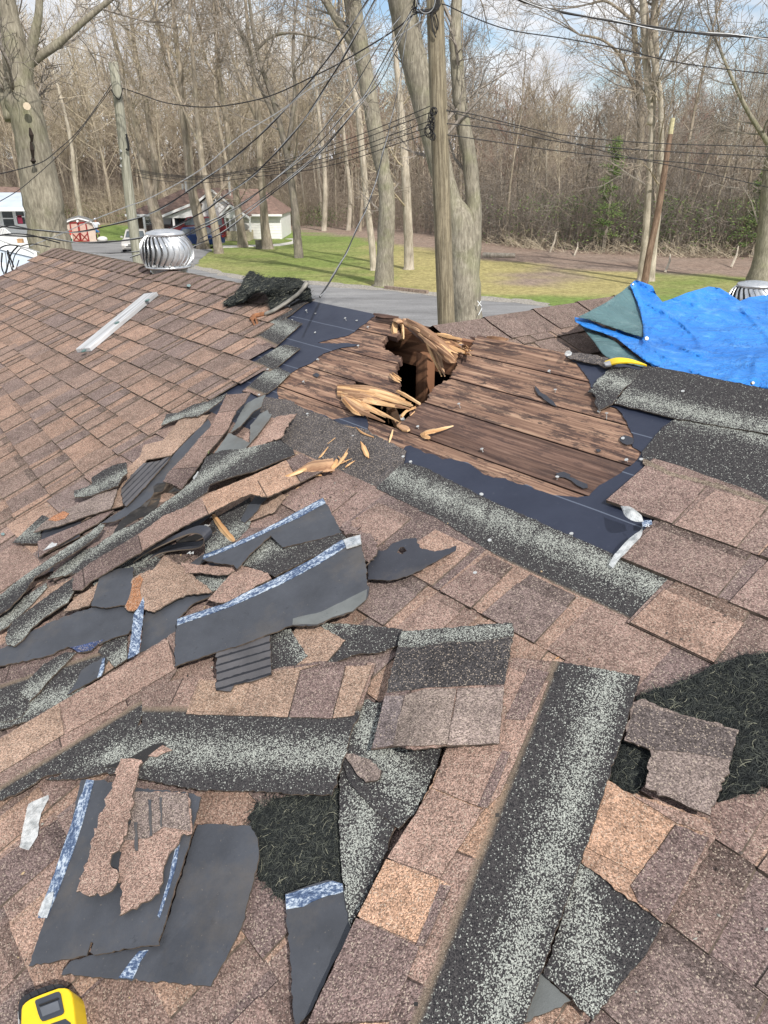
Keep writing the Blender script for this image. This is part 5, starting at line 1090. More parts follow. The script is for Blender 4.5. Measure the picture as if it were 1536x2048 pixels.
c = mixc(nt, 1.0, attr_col(nt), ramp(nt, g1, [(.3, .58), (.5, 1.0), (.7, 1.45)]), 'MULTIPLY'); c = mixc(nt, 1.0, c, ramp(nt, g2, [(.3, .6), (.7, 1.4)]), 'MULTIPLY')
c = mixc(nt, ramp(nt, nz(nt, tc, 9, 5, .8), [(.66, 0), (.70, .8)]), c, (.36, .27, .17)); setc(nt, b, c); bump(nt, b, g2, .8, .05)
tag(mb.build('lawn', m_lawn), kind='structure')
mb = MB(); G_ = [[mb.vert((x, y, z)) for x in (-900, 900)] for y, z in ((-60, -.12), (112, -.12), (135, 1.2), (165, 5), (220, 9), (1800, 9))]
for a, b in zip(G_, G_[1:]): mb.face((a[0], a[1], b[1], b[0]))
tag(mb.build('ground', plain('forest_floor', (.10, .075, .055), .95, 0, .4, .6)), kind='structure')
m_asph, nt, b = new_mat('worn_asphalt', .85, 0, .25)
tc = nd(nt, 'ShaderNodeTexCoord').outputs['Object']
c = ramp(nt, nz(nt, mapv(nt, tc, (.25, 1, 1)), .9, 6, .65), [(.3, (.15, .15, .152)), (.52, (.23, .23, .235)), (.72, (.31, .31, .31))])
c = mixc(nt, ramp(nt, nz(nt, mapv(nt, tc, (.3, 1.4, 1)), .8, 7, .75), [(.58, 0), (.66, .55)]), c, (.10, .10, .10))
c = mixc(nt, 1.0, c, ramp(nt, nz(nt, tc, 30, 3), [(.3, .75), (.7, 1.25)]), 'MULTIPLY'); setc(nt, b, c)
def gsheet(name, px, mat, z, st=.25, rough=.08, seed=1, kind='structure', lab=None):
    P = [GP(x, y, 0) for x, y in px]; poly = [(p.x, p.y) for p in P]
    o = slab(name, poly, [mat, mat], lambda x, y, bl: Vector((x, y, z - bl + (.05 * noise.noise(Vector((x * .15, y * .15, 0))) if y > 34 else 0))), .03, 1.2, rough, .5, None, seed=seed)
    return tag(o, kind=kind)
DR = [(-300, 520), (60, 495), (110, 487), (165, 484), (230, 481), (300, 486), (395, 492), (425, 500), (400, 518), (388, 535), (477, 555), (560, 564), (630, 567), (743, 578), (800, 583), (877, 591), (963, 598), (1030, 602), (1100, 612), (1300, 640), (1700, 700), (1700, 900), (700, 900), (0, 760), (-300, 620)]
gsheet('driveway', DR, m_asph, .02)
m_grav = plain('road_edge_gravel', (.30, .28, .25), .95, 0, .5, 14)
gsheet('gravel_verge', [(388, 531), (477, 551), (560, 560), (630, 563), (743, 574), (800, 579), (877, 587), (963, 594), (1030, 598), (1100, 608), (1100, 616), (1030, 606), (963, 602), (877, 595), (800, 587), (743, 582), (630, 571), (477, 559), (388, 539)], m_grav, .028, rough=.15, seed=3)
gsheet('garden_path', [(440, 492), (520, 490), (560, 488), (582, 484), (586, 480), (570, 478), (590, 477), (594, 482), (585, 488), (560, 492), (500, 494), (440, 496)], plain('path_concrete', (.62, .60, .55), .9, 0, .1, 3), .03, rough=.03)
# ================================================================ trees
def bark(name, a, b_, sc=1.0, moss=0):
    m, nt, b = new_mat(name, .92, 0, .15); tc = nd(nt, 'ShaderNodeTexCoord').outputs['Object']
    f = nz(nt, mapv(nt, tc, (9 * sc, 9 * sc, 1.6 * sc)), 1, 7, .72); f2 = nz(nt, tc, .9, 4)
    c = ramp(nt, f, [(.28, tuple(x * .45 for x in a)), (.5, a), (.72, b_)]); c = mixc(nt, 1.0, c, ramp(nt, f2, [(.3, .75), (.7, 1.2)]), 'MULTIPLY')
    if moss: c = mixc(nt, ramp(nt, nz(nt, tc, 1.4, 4), [(.5, 0), (.7, moss)]), c, (.17, .20, .07))
    setc(nt, b, c); bump(nt, b, f, .9, .03); return m
m_bark = bark('grey_tan_bark', (.33, .28, .22), (.52, .46, .37), 1.0, .15)
m_barkpale = bark('pale_bark', (.42, .37, .30), (.60, .55, .47), 1.0, .05)
m_barkdark = bark('dark_bark', (.21, .185, .155), (.36, .32, .27), 1.4, .2)
m_barkoak = bark('furrowed_grey_bark', (.26, .235, .185), (.44, .41, .33), 2.2, .3)
m_twig = bark('twig_bark', (.33, .275, .22), (.48, .42, .34), 2)
m_twigpale = bark('pale_twig_bark', (.44, .375, .28), (.60, .53, .41), 2)
m_twigdark = bark('dark_twig_bark', (.26, .23, .20), (.42, .38, .33), 2)
m_twigred = bark('budding_red_twigs', (.36, .22, .18), (.48, .32, .27), 2)
m_cut = plain('fresh_cut_wood', (.50, .42, .31), .8, 0, .15, 10)
def grow(mb, p, d, L, r, lvl, rg, P, mbt=None):
    n = P['seg'][lvl]; pts = [p]; rad = [r]; kids = []; r1 = max(r * P['taper'], P['rmin'])
    for i in range(n):
        j = P['wob'][lvl]
        d = (d + Vector((rg.gauss(0, j), rg.gauss(0, j), rg.gauss(0, j) + P['up'][lvl]))).normalized(); p = p + d * (L / n); pts.append(p); rr = r + (r1 - r) * ((i + 1) / n); rad.append(rr)
        kids.append((p, d.copy(), rr, (i + 1) / n))
    (mbt or mb).tube(pts, rad, P['sides'][lvl], cap=False)
    if lvl + 1 >= P['levels']: return
    for k in range(P['kids'][lvl]):
        t = P['start'][lvl] + (1 - P['start'][lvl]) * (k + rg.random()) / P['kids'][lvl]; i = min(n - 1, int(t * n)); kp, kd, kr, kt = kids[i]; fr = t * n - i; kp = pts[i].lerp(pts[i + 1], min(1, max(0, fr)))
        a = kd.orthogonal().normalized(); b_ = kd.cross(a); th = rg.uniform(0, 6.283); sp = R(rg.uniform(*P['ang'][lvl])); nd_ = kd * math.cos(sp) + (a * math.cos(th) + b_ * math.sin(th)) * math.sin(sp)
        l2 = L * rg.uniform(*P['len'][lvl]) * (1 - .45 * t * (lvl == 0)); grow(mb, kp, nd_, l2, max(min(kr * rg.uniform(*P['rr']), kr * .8), P['rmin']), lvl + 1, rg, P)
PF = dict(levels=4, seg=[9, 6, 4, 3], sides=[6, 4, 3, 3], kids=[17, 7, 6, 0], start=[.30, .2, .1, 0], wob=[.035, .10, .16, .2], up=[.03, .07, .03, .02], ang=[(25, 55), (25, 55), (25, 60), (0, 0)], len=[(.20, .42), (.35, .6), (.4, .75), (1, 1)], rr=(.28, .5), taper=.22, rmin=.012)
def make_tree(seed, H, r, P, barkm, twigm, label, group, lean=.05):
    rg = random.Random(seed); t = empty('bare_tree', label, 'tree', group); tb, cb = MB(), MB()
    grow(cb, Vector((0, 0, -.3)), Vector((rg.gauss(0, lean), rg.gauss(0, lean), 1)).normalized(), H, r, 0, rg, P, tb)
    tb.tube([Vector((0, 0, -.3)), Vector((0, 0, .25)), Vector((0, 0, .7))], [r * 1.7, r * 1.35, r * 1.02], 7, cap=False)
    tb.build('trunk', barkm, t, True); cb.build('crown', twigm, t); return t
GW = 'bare trees of the wood'
protos = []
for i in range(9):
    P = dict(PF); P['kids'] = [rnd.randint(12, 17), 7, 6, 0]; P['start'] = [rnd.uniform(.22, .45), .2, .1, 0]
    bm, tm = [(m_bark, m_twig), (m_bark, m_twigpale), (m_barkpale, m_twigpale), (m_barkdark, m_twigdark), (m_bark, m_twig), (m_barkpale, m_twigpale), (m_bark, m_twigred), (m_barkdark, m_twig), (m_bark, m_twigdark)][i]
    protos.append(make_tree(100 + i, rnd.uniform(17, 21), rnd.uniform(.16, .26), P, bm, tm, 'x', GW))
def dup(root, loc, rz, sc=1, label=None):
    r_ = root.copy(); C.objects.link(r_); r_.location = loc; r_.rotation_euler = (0, 0, rz); r_.scale = (sc, sc, sc)
    if label: r_['label'] = label
    for ch in list(root.children): c_ = ch.copy(); C.objects.link(c_); c_.parent = r_
    return r_
KIND = ['bare grey-brown tree', 'bare tan-twigged tree', 'bare pale-barked tree', 'bare dark-barked tree', 'bare grey-brown tree', 'bare pale-barked tree', 'red-budding tree', 'bare dark-barked tree', 'bare grey-brown tree']
used = set()
def place(i, x, y, sc=1.0, lab=None):
    lab = lab or (KIND[i] + (' standing in the wood behind the houses at left' if x < -8 else (' standing in the wood beyond the lawn' if x < 9 else ' standing in the dense wood at the right')))
    rz = rnd.uniform(0, 6.28)
    if i not in used: used.add(i); o = protos[i]; o.location = (x, y, 0); o.rotation_euler = (0, 0, rz); o.scale = (sc,) * 3; o['label'] = lab; return o
    return dup(protos[i], (x, y, 0), rz, sc, lab)
rnd.seed(31)
# wood edge runs from far behind the houses at left to nearer at right
def edgeY(x): return idw1(x, [(-90, 96), (-40, 92), (-14, 88), (0, 80), (6, 68), (12, 58), (20, 54), (34, 52), (90, 50)])
npl = 0; pts_ = []
for tries in range(9000):
    x = rnd.uniform(-64, 62); dep = rnd.random() ** 1.5 * 62; y = edgeY(x) + dep
    if abs(x) > y * .57 + 4: continue
    if any((x - a) ** 2 + (y - b) ** 2 < (1.6 + dep * .03) ** 2 for a, b in pts_): continue
    pts_.append((x, y)); npl += 1
    if npl >= 235: break
for x, y in pts_:
    if x > 9: i = rnd.choice([0, 3, 7, 8, 2, 8, 0, 0, 1, 4, 3, 6]); sc = rnd.uniform(.48, .72)
    elif x < -9: i = rnd.choice([1, 1, 2, 5, 4, 0, 1, 5]); sc = rnd.uniform(.78, 1.12)
    else: i = rnd.choice([0, 1, 4, 0, 7, 0, 5, 4, 6, 8]); sc = rnd.uniform(.66, 1.0)
    place(i, x, y, sc)
for i in range(9):
    if i not in used: place(i, rnd.uniform(-30, 20), 100)
# far wood that reads as one mass, and the brush at its foot
far = MB(); rg = random.Random(77)
for k in range(520):
    x = rg.uniform(-105, 105); y = rg.uniform(128, 165); h = rg.uniform(13, 20) * (1 if x < 10 else .9); r_ = rg.uniform(.12, .3); lx = rg.gauss(0, .06) * h
    far.tube([Vector((x, y, 0)), Vector((x + lx * .5, y, h * .5)), Vector((x + lx, y, h))], [r_, r_ * .7, r_ * .2], 3, cap=False)
    for q in range(34):
        t = rg.uniform(.2, 1); p = Vector((x + lx * t, y, h * t)); d = Vector((rg.gauss(0, 1), rg.gauss(0, .5), rg.uniform(.3, 1.6))).normalized(); L = rg.uniform(1.5, 5) * (1.2 - t * .5); p2 = p + d * L * .5 + Vector((0, 0, .2)); far.tube([p, p2, p2 + (d + Vector((rg.gauss(0, .3), 0, .3))).normalized() * L * .5], [.09, .06, .03], 3, cap=False)
tag(far.build('distant_wood', m_twig), kind='stuff')
def brush(name, n, xr, depr, hr, mat, seed, rad=.012, off=0, lean=.35):
    rg = random.Random(seed); mb = MB(); k = 0
    while k < n:
        x = rg.uniform(*xr); y = edgeY(x) + off + rg.random() ** 1.4 * depr
        if abs(x) > y * .58 + 3: continue
        if noise.noise(Vector((x * .12, y * .1, seed))) < -.12 and rg.random() < .7: continue
        k += 1; h = rg.uniform(*hr); a = rg.uniform(0, 6.28); p = Vector((x, y, 0)); d = Vector((math.cos(a) * lean * rg.random(), math.sin(a) * lean * rg.random(), 1)).normalized()
        p1 = p + d * h * .5; d = (d + Vector((rg.gauss(0, .35), rg.gauss(0, .35), 0))).normalized(); p2 = p1 + d * h * .5
        mb.tube([p, p1, p2], [rad * 1.4, rad, rad * .5], 3, cap=False)
        for q in range(3):
            t = rg.uniform(.25, .95); s_ = p.lerp(p1, t * 2) if t < .5 else p1.lerp(p2, t * 2 - 1); dd = Vector((rg.gauss(0, 1), rg.gauss(0, 1), rg.gauss(.3, .6))).normalized(); l_ = h * rg.uniform(.15, .4); mb.tube([s_, s_ + dd * l_], [rad * .7, rad * .4], 3, cap=False)
    return tag(mb.build(name, mat), kind='stuff')
brush('undergrowth', 3500, (-85, 80), 60, (3, 8), m_twig, 9, .03, 12)
brush('undergrowth', 5200, (-62, 60), 26, (1.2, 5.5), m_twig, 3, .014)
brush('undergrowth', 2600, (4, 60), 14, (1.5, 6), m_twigdark, 4, .014)
brush('undergrowth', 2600, (-62, -8), 14, (1.2, 4.5), m_twigpale, 5, .016, -1)
brush('fallen_twigs', 1300, (6, 45), 7, (.6, 2.2), m_twigpale, 6, .012, -2.5, 3.5)
# green leafy brush
m_leafg, nt, b = new_mat('green_leaves', .7, 0, .25)
setc(nt, b, attr_col(nt))
def leaves(mb, c, rx, rz, n, size, cols, rg):
    for _ in range(n):
        d = Vector((rg.gauss(0, 1), rg.gauss(0, 1), rg.gauss(0, 1))).normalized() * rg.random() ** .5; p = Vector((c.x + d.x * rx, c.y + d.y * rx, c.z + d.z * rz))
        a = Vector((rg.gauss(0, 1), rg.gauss(0, 1), rg.gauss(0, .6))).normalized(); b_ = a.orthogonal().normalized(); s_ = size * rg.uniform(.5, 1.4); c_ = rg.choice(cols); mb.quad([p - a * s_, p - b_ * s_ * .45, p + a * s_, p + b_ * s_ * .45], 0, c_)
GREENS = [(.08, .13, .035), (.11, .16, .045), (.06, .10, .03), (.15, .19, .06), (.05, .08, .025)]
gb = MB(); rg = random.Random(15)
for k in range(190):
    x = rg.uniform(-60, 58) if k < 120 else rg.uniform(12, 36)
    if noise.noise(Vector((x * .15, 0, 4))) < -.05 and x < 12: continue
    y = edgeY(x) + rg.uniform(-1, 9)
    if abs(x) > y * .56 + 2: continue
    for q in range(6): leaves(gb, Vector((x + rg.gauss(0, 1.8), y + rg.gauss(0, 1.2), rg.uniform(.3, 3.4 if x > 10 else 1.8))), 1.5, .9, 24, .085, GREENS, rg)
tag(gb.build('green_undergrowth', m_leafg), kind='stuff')
# a holly-like evergreen standing at the wood edge
def evergreen(x, y, H, W, label, seed):
    rg = random.Random(seed); t = empty('evergreen_tree', label, 'tree', None, (0, 0, 0)); tb, cb = MB(), MB()
    tb.tube([Vector((x, y, 0)), Vector((x + .1, y, H * .5)), Vector((x, y, H))], [.16, .1, .02], 6)
    for k in range(60):
        z = H * (.12 + .86 * rg.random()); w_ = W * (.35 + .75 * abs(noise.noise(Vector((k * .37, seed, z))))) * (1.25 - z / H); a = rg.uniform(0, 6.28); e_ = Vector((x + math.cos(a) * w_, y + math.sin(a) * w_, z + rg.uniform(-.1, .5)))
        tb.tube([Vector((x, y, z - .2)), e_], [.03, .01], 3, cap=False)
        for q in range(3): c_ = Vector((x, y, z)).lerp(e_, rg.uniform(.3, 1.05)); leaves(cb, c_, .42, .20, 20, .07, GREENS, rg)
    tb.build('trunk', m_barkdark, t); cb.build('crown', m_leafg, t)
p = GP(1205, 505); evergreen(p.x, p.y, 7.0, 2.1, 'dark green holly-like tree at the edge of the right-hand wood', 2)
p = GP(1500, 520); evergreen(p.x + 1, p.y + 2, 5.2, 2.3, 'low green evergreen near the right edge of the wood', 3)
# --- individual large trees traced from the photograph
PN = dict(levels=4, seg=[6, 6, 5, 3], sides=[6, 5, 4, 3], kids=[5, 6, 6, 0], start=[.15, .15, .1, 0], wob=[.10, .13, .18, .22], up=[.05, .05, .02, .0], ang=[(25, 60), (25, 60), (25, 65), (0, 0)], len=[(.3, .6), (.35, .65), (.35, .7), (1, 1)], rr=(.35, .6), taper=.25, rmin=.008)
def traced(label, Y, limbs, bm, tm, seed=1, twigs=(6, 5, 4), tl=(1.2, 3.2), rmin=.008, base=True, twstart=.3, cat='tree', group='large bare trees on the lawn', name='large_tree', jag=.0):
    """limbs: lists of (px, py, width px); first limb is the trunk"""
    t = empty(name, label, cat, group); rg = random.Random(seed); cb = MB(); P = dict(PN); P['rmin'] = rmin
    for li, limb in enumerate(limbs):
        lb = MB(); pts = []; rad = []
        L = cr(limb, 4)
        for (x, y, w_) in L:
            p = YP(x, y, Y + (.5 * math.sin(li * 2.1) * (limb[0][1] - y) / 400 if li else 0)); dep = (p - CAM).dot(FW); pts.append(p); rad.append(w_ / 2 / FPX * dep * (1 + rg.gauss(0, .03)))
        if li == 0 and base:
            b0 = pts[0]; pts = [Vector((b0.x - .02, b0.y, -.1))] + ([Vector((b0.x, b0.y, b0.z * .5))] if b0.z > .8 else []) + pts; rad = [rad[0] * (1.45 if b0.z < .8 else 1.1)] + ([rad[0]] if b0.z > .8 else []) + rad
        lb.tube(pts, rad, 12 if li == 0 else 8, cap=True); lb.build('trunk' if li == 0 else 'limb', bm, t, True)
        n = len(pts)
        for k in range(int(twigs[0] * (1 if li else .7))):
            i = int((twstart if li == 0 else .12) * n + rg.random() * (1 - (twstart if li == 0 else .12)) * (n - 1)); i = min(i, n - 1); th = rg.uniform(0, 6.28); d = (pts[i] - pts[i - 1]).normalized() if i else Vector((0, 0, 1)); a = d.orthogonal().normalized(); b_ = d.cross(a); dd = (d * .5 + (a * math.cos(th) + b_ * math.sin(th)) + Vector((0, 0, .25))).normalized()
            grow(cb, pts[i], dd, rg.uniform(*tl), min(rad[i] * .38, .06), 1, rg, P)
        d = (pts[-1] - pts[-2]).normalized()
        if rad[-1] < .35 and jag == 0:
            for k in range(3): grow(cb, pts[-1], (d + Vector((rg.gauss(0, .3), rg.gauss(0, .3), .2))).normalized(), tl[1] * 1.1, rad[-1] * .7, 1, rg, P)
    if cb.v: cb.build('crown', tm, t)
    return t
def GY(x, y): return GP(x, y).y
t1 = traced('huge grey tree at the left edge with a sawn stub and a scar', 20, [[(102, 500, 84), (92, 440, 78), (82, 380, 74), (70, 310, 68), (58, 250, 64), (42, 190, 66), (36, 150, 52), (28, 90, 46), (18, 30, 36), (8, -30, 32), (-10, -120, 28)],
   [(30, 240, 42), (14, 190, 34), (-6, 140, 30), (-40, 80, 26), (-90, 20, 20)], [(52, 200, 32), (56, 130, 24), (68, 75, 20), (77, 30, 17), (80, -20, 15), (86, -90, 12)], [(56, 134, 16), (80, 112, 17), (110, 92, 16), (150, 58, 13), (185, 28, 12), (215, 4, 10), (260, -30, 8)],
   [(64, 275, 20), (62, 245, 18), (56, 218, 15)]], m_barkoak, m_twigdark, 5, (3, 3, 2), (1.0, 2.6), twstart=.85, group=None)
mb = MB(); p = YP(54, 213, 19.45); mb.tube([p, p + (YP(53, 209, 19.3) - p).normalized() * .03], .085, 9); mb.build('sawn_face', m_cut, t1)
mb = MB(); 
for (x, y, w_, h) in ((64, 300, 7, 26), (66, 322, 10, 8), (62, 270, 8, 22)):
    p = YP(x, y, 19.42); mb.tube([p - Vector((0, 0, h / 2 / FPX * 20)), p + Vector((.02, -.03, 0)), p + Vector((0, 0, h / 2 / FPX * 20))], [.02, w_ / FPX * 11, .02], 6)
mb.build('bark_scar', plain('dark_scar', (.03, .022, .018), .95), t1)
BK = m_bark
traced('leaning double-stemmed tree behind the left utility pole', 62, [[(316, 450, 24), (306, 410, 22), (296, 370, 19), (284, 310, 15), (272, 250, 13), (256, 190, 11), (240, 130, 9), (225, 60, 7), (215, -10, 6)], [(306, 405, 15), (312, 360, 14), (308, 310, 13), (298, 250, 11), (290, 190, 10), (272, 110, 8), (262, 30, 7)]], BK, m_twigpale, 11, (9, 6, 4), (2.5, 6), .014)
traced('pale tree standing directly in front of the white house gable', 58, [[(405, 476, 22), (398, 440, 21), (388, 400, 19), (380, 350, 17), (374, 290, 15), (366, 220, 13), (362, 150, 11), (352, 80, 9), (345, 0, 7)], [(372, 280, 8), (355, 200, 8), (330, 120, 6), (312, 30, 5)]], BK, m_twigpale, 12, (9, 6, 4), (2.5, 6), .014)
traced('slender tree right of the blue car', GY(438, 507), [[(438, 507, 20), (432, 470, 17), (425, 430, 15), (415, 380, 13), (405, 330, 12), (398, 270, 11), (392, 200, 9), (386, 120, 8), (378, 30, 6)], [(400, 290, 7), (372, 230, 6), (350, 170, 5), (335, 100, 4)]], BK, m_twig, 13, (8, 6, 4), (2, 5), .012)
traced('tree in front of the house between two dark red shutters', GY(485, 494), [[(486, 494, 22), (482, 460, 17), (476, 420, 15), (470, 370, 13), (460, 300, 12), (452, 240, 11), (438, 150, 9), (432, 70, 8), (428, -10, 6)], [(432, 152, 6), (412, 120, 5), (400, 60, 4)], [(430, 150, 5), (448, 110, 5), (460, 40, 4)]], BK, m_twig, 14, (9, 6, 4), (2, 5), .012)
traced('tree in front of the garage corner beside a grey block', GY(535, 498), [[(536, 498, 24), (530, 455, 18), (527, 410, 15), (522, 350, 13), (518, 290, 12), (516, 230, 11), (508, 160, 9), (498, 80, 8), (490, -10, 6)], [(518, 250, 7), (492, 190, 6), (470, 130, 5), (448, 60, 4)]], BK, m_twig, 15, (9, 6, 4), (2, 5), .012)
traced('dark forked tree on the lawn right of the house', GY(598, 516), [[(598, 516, 19), (594, 470, 17), (590, 420, 15), (582, 360, 14), (572, 300, 13), (560, 250, 12), (548, 205, 11), (532, 160, 9), (516, 110, 8), (505, 50, 7), (496, -20, 6)], [(574, 300, 11), (584, 240, 9), (590, 180, 7), (586, 110, 6), (590, 30, 5)], [(562, 255, 9), (535, 205, 8), (512, 150, 7), (500, 100, 6), (480, 60, 5)], [(515, 98, 6), (545, 72, 6), (590, 66, 5), (640, 78, 4), (680, 92, 3)]], m_barkdark, m_twigdark, 16, (9, 6, 5), (2, 5), .011)
traced('broad pale-grey tree with flared roots by the road', GY(768, 572), [[(768, 570, 42), (770, 520, 36), (772, 460, 35), (774, 400, 33), (766, 340, 31), (752, 270, 32), (738, 190, 33), (724, 110, 34), (712, 50, 35), (702, -20, 34)], [(712, 100, 18), (690, 60, 18), (662, 20, 16), (640, -20, 14)]], m_barkoak, m_twigdark, 17, (9, 5, 5), (1.5, 4), .010)
traced('leaning slim tree with knot holes left of the broad pale-grey one', GY(746, 540), [[(748, 540, 15), (744, 490, 14), (738, 440, 13), (732, 390, 12), (728, 340, 13), (722, 280, 13), (716, 220, 12), (700, 150, 10), (684, 90, 9)]], m_barkpale, m_twigpale, 18, (5, 5, 4), (1.5, 3.5), .010)
traced('smooth pale tree between the broad grey one and the utility pole', GY(818, 538), [[(818, 536, 22), (817, 480, 19), (815, 430, 18), (812, 370, 18), (808, 300, 16), (803, 230, 14), (796, 160, 12), (790, 90, 10), (786, 0, 8)]], m_barkpale, m_twigpale, 19, (7, 5, 4), (1.5, 4), .010)
ft = traced('massive forked tree with furrowed bark right behind the utility pole', 22, [[(936, 660, 64), (932, 600, 60), (928, 540, 62), (924, 480, 58), (918, 440, 56), (900, 400, 44), (882, 340, 46), (866, 270, 48), (848, 200, 50), (828, 120, 52), (812, 50, 54), (798, -30, 54), (780, -120, 50)],
   [(934, 575, 44), (940, 520, 42), (944, 470, 38), (947, 420, 33), (944, 370, 31), (938, 310, 30), (928, 260, 29), (918, 190, 27), (914, 130, 26), (910, 80, 24), (912, 30, 22), (916, -40, 20)]], m_barkoak, m_twigdark, 20, (7, 5, 4), (1, 2.6), .007, twstart=.5, group=None)
mb = MB()
for (x0_, y0_, x1_, y1_) in ((955, 602, 963, 612), (962, 602, 956, 612), (964, 616, 957, 630)):
    a_, b_2 = YP(x0_, y0_, 21.52), YP(x1_, y1_, 21.52); mb.tube([a_, b_2], .014, 4)
mb.build('painted_mark', m_ink, ft)
traced('dark twiggy shoots on the forked tree', 21, [[(905, 600, 3), (925, 560, 3), (918, 520, 2)]], m_barkdark, m_twigdark, 21, (14, 6, 4), (.6, 1.6), .006, base=False, jag=1) if False else None
traced('whitish lichened trunk left of the leaning reddish pole', GY(1285, 560), [[(1284, 560, 20), (1290, 500, 17), (1295, 430, 15), (1299, 360, 14), (1302, 300, 13), (1305, 240, 12), (1298, 180, 16), (1292, 110, 15), (1288, 40, 14), (1284, -30, 12)], [(1300, 250, 14), (1308, 190, 13), (1312, 110, 14), (1308, 50, 16), (1312, -20, 14)]], m_barkpale, m_twigdark, 22, (11, 6, 5), (1.5, 4.5), .010)
traced('second whitish trunk just right of the lichened one', GY(1303, 562), [[(1302, 560, 15), (1308, 500, 12), (1316, 430, 12), (1320, 370, 12), (1322, 300, 11), (1322, 230, 10), (1320, 180, 9), (1308, 130, 9), (1300, 80, 8)]], m_barkpale, m_twig, 23, (8, 6, 4), (1.5, 4), .010)
traced('ivy-roped tan trunk behind the whitish pair', GY(1258, 492), [[(1258, 494, 26), (1264, 440, 20), (1272, 380, 19), (1278, 320, 17), (1282, 260, 16), (1280, 200, 14), (1276, 140, 12), (1270, 80, 11), (1264, 10, 9)], [(1278, 200, 9), (1258, 150, 8), (1240, 110, 6), (1205, 80, 5), (1160, 70, 4)], [(1270, 45, 7), (1240, 20, 6), (1210, 2, 5), (1180, 8, 4)]], BK, m_twigdark, 24, (12, 7, 5), (2, 5), .011)
traced('thick grey tree at the right edge of the lawn', GY(1512, 566), [[(1516, 566, 50), (1526, 520, 38), (1532, 470, 34), (1538, 400, 32), (1546, 300, 30), (1556, 200, 27), (1566, 80, 24), (1576, -30, 20)], [(1546, 300, 12), (1500, 230, 9), (1470, 170, 7), (1440, 100, 5)]], m_barkoak, m_twigdark, 25, (10, 6, 5), (1.5, 4.5), .010)
for k, (x, y, w_, h) in enumerate([(648, 462, 11, 330), (697, 460, 10, 300), (1345, 500, 8, 470), (1420, 505, 7, 260), (120, 470, 22, 330), (165, 440, 10, 300), (720, 462, 7, 260), (460, 440, 9, 300)]):
    d = (x - 768) / 3244; traced(['pale slim trunk at the wood edge, left of two by the bright grass', 'pale slim trunk at the wood edge, right of two by the bright grass', 'tall slim tree behind the leaning reddish pole', 'thin crooked sapling at the right-hand wood edge', 'tan trunk just right of the huge left tree', 'thin pale trunk behind the shed', 'thin trunk at the wood edge left of the knot-holed tree', 'slim tree rising behind the house roof'][k], GY(x, max(y, 455)) if y < 470 else GY(x, y), [[(x, max(y, 455) if y < 470 else y, w_)] + [(x + d * h * t + 6 * math.sin(k + t * 5), y - h * t, w_ * (1 - .55 * t)) for t in (.25, .5, .75, 1)]], m_barkpale if k in (0, 1, 5) else BK, m_twig, 40 + k, (8, 6, 4), (2, 5), .013)
# fallen branches at the wood edge
for k, (a, b_) in enumerate([((1148, 512), (1168, 488)), ((1330, 545), (1350, 530)), ((1462, 535), (1490, 518)), ((1100, 505), (1135, 500))]):
    p, q = GP(*a), GP(*b_); q = p + (q - p) * .25; q.z = .7 + .2 * k; mb = MB(); mb.tube([p, p.lerp(q, .5) + Vector((.1, 0, .1)), q], [.07, .06, .03], 5)
    tag(mb.build('fallen_branch', m_barkpale), ['pale fallen branch propped at the wood edge', 'fallen branch lying right of the leaning pole', 'fallen branch beside the thick right-hand tree', 'low fallen branch at the left end of the brush'][k], 'branch')
p, q = GP(965, 515), GP(1030, 516); mb = MB(); mb.tube([p + Vector((0, 0, .15)), q + Vector((0, 0, .15))], [.17, .15], 8); tag(mb.build('log', m_barkpale), 'grey log lying on the litter right of the forked tree', 'log')
p, q = GP(768, 580), GP(852, 590); dv = (q - p); mb = MB(); mb.box(p + Vector((0, 0, .02)), dv, Vector((-dv.y, dv.x, 0)).normalized() * .2, Vector((0, 0, .17))); tag(mb.build('timber_kerb', plain('old_timber', (.26, .20, .16), .9, 0, .4, 10)), 'old landscape timber laid along the road edge', 'timber')
p = GP(521, 498); mb = MB(); mb.box(p + Vector((-.35, 0, 0)), (.62, 0, 0), (0, .5, 0), (0, 0, .55)); mb.box(p + Vector((-.38, -.03, .55)), (.68, 0, 0), (0, .56, 0), (0, 0, .06)); tag(mb.build('concrete_block', plain('grey_block', (.16, .15, .13), .9, 0, .3, 8)), 'dark grey block at the foot of the garage tree', 'block')
# ================================================================ utility poles and wires
def px_tube(mb, pts, Yf, wpx, n=8, mat=0, k=4):
    L = cr(pts, k); P3, r = [], []
    for q in L:
        p = YP(q[0], q[1], Yf(q[1]) if callable(Yf) else Yf); dep = (p - CAM).dot(FW); P3.append(p); r.append((q[2] if len(q) > 2 else wpx) / 2 / FPX * dep)
    mb.tube(P3, r, n)
    return P3
up = empty('utility_pole', 'weathered wooden utility pole in the middle carrying the bundle of wires', 'utility pole')
mb = MB(); PY = 12.6
top = YP(868, -60, PY); b0 = YP(893, 652, PY); dirn = (b0 - top); gz = b0 + dirn * ((b0.z + .1) / -dirn.z if dirn.z else 0)
mb.tube([gz, b0.lerp(gz, .5), b0, YP(888, 520, PY), YP(882, 350, PY), YP(876, 180, PY), YP(871, 40, PY), top], [.155, .15, .145, .14, .135, .13, .125, .122], 16)
for i, q in enumerate(mb.uv): mb.uv[i] = (q[1], q[0])
mb.build('pole', m_pole, up, True)
mb = MB()
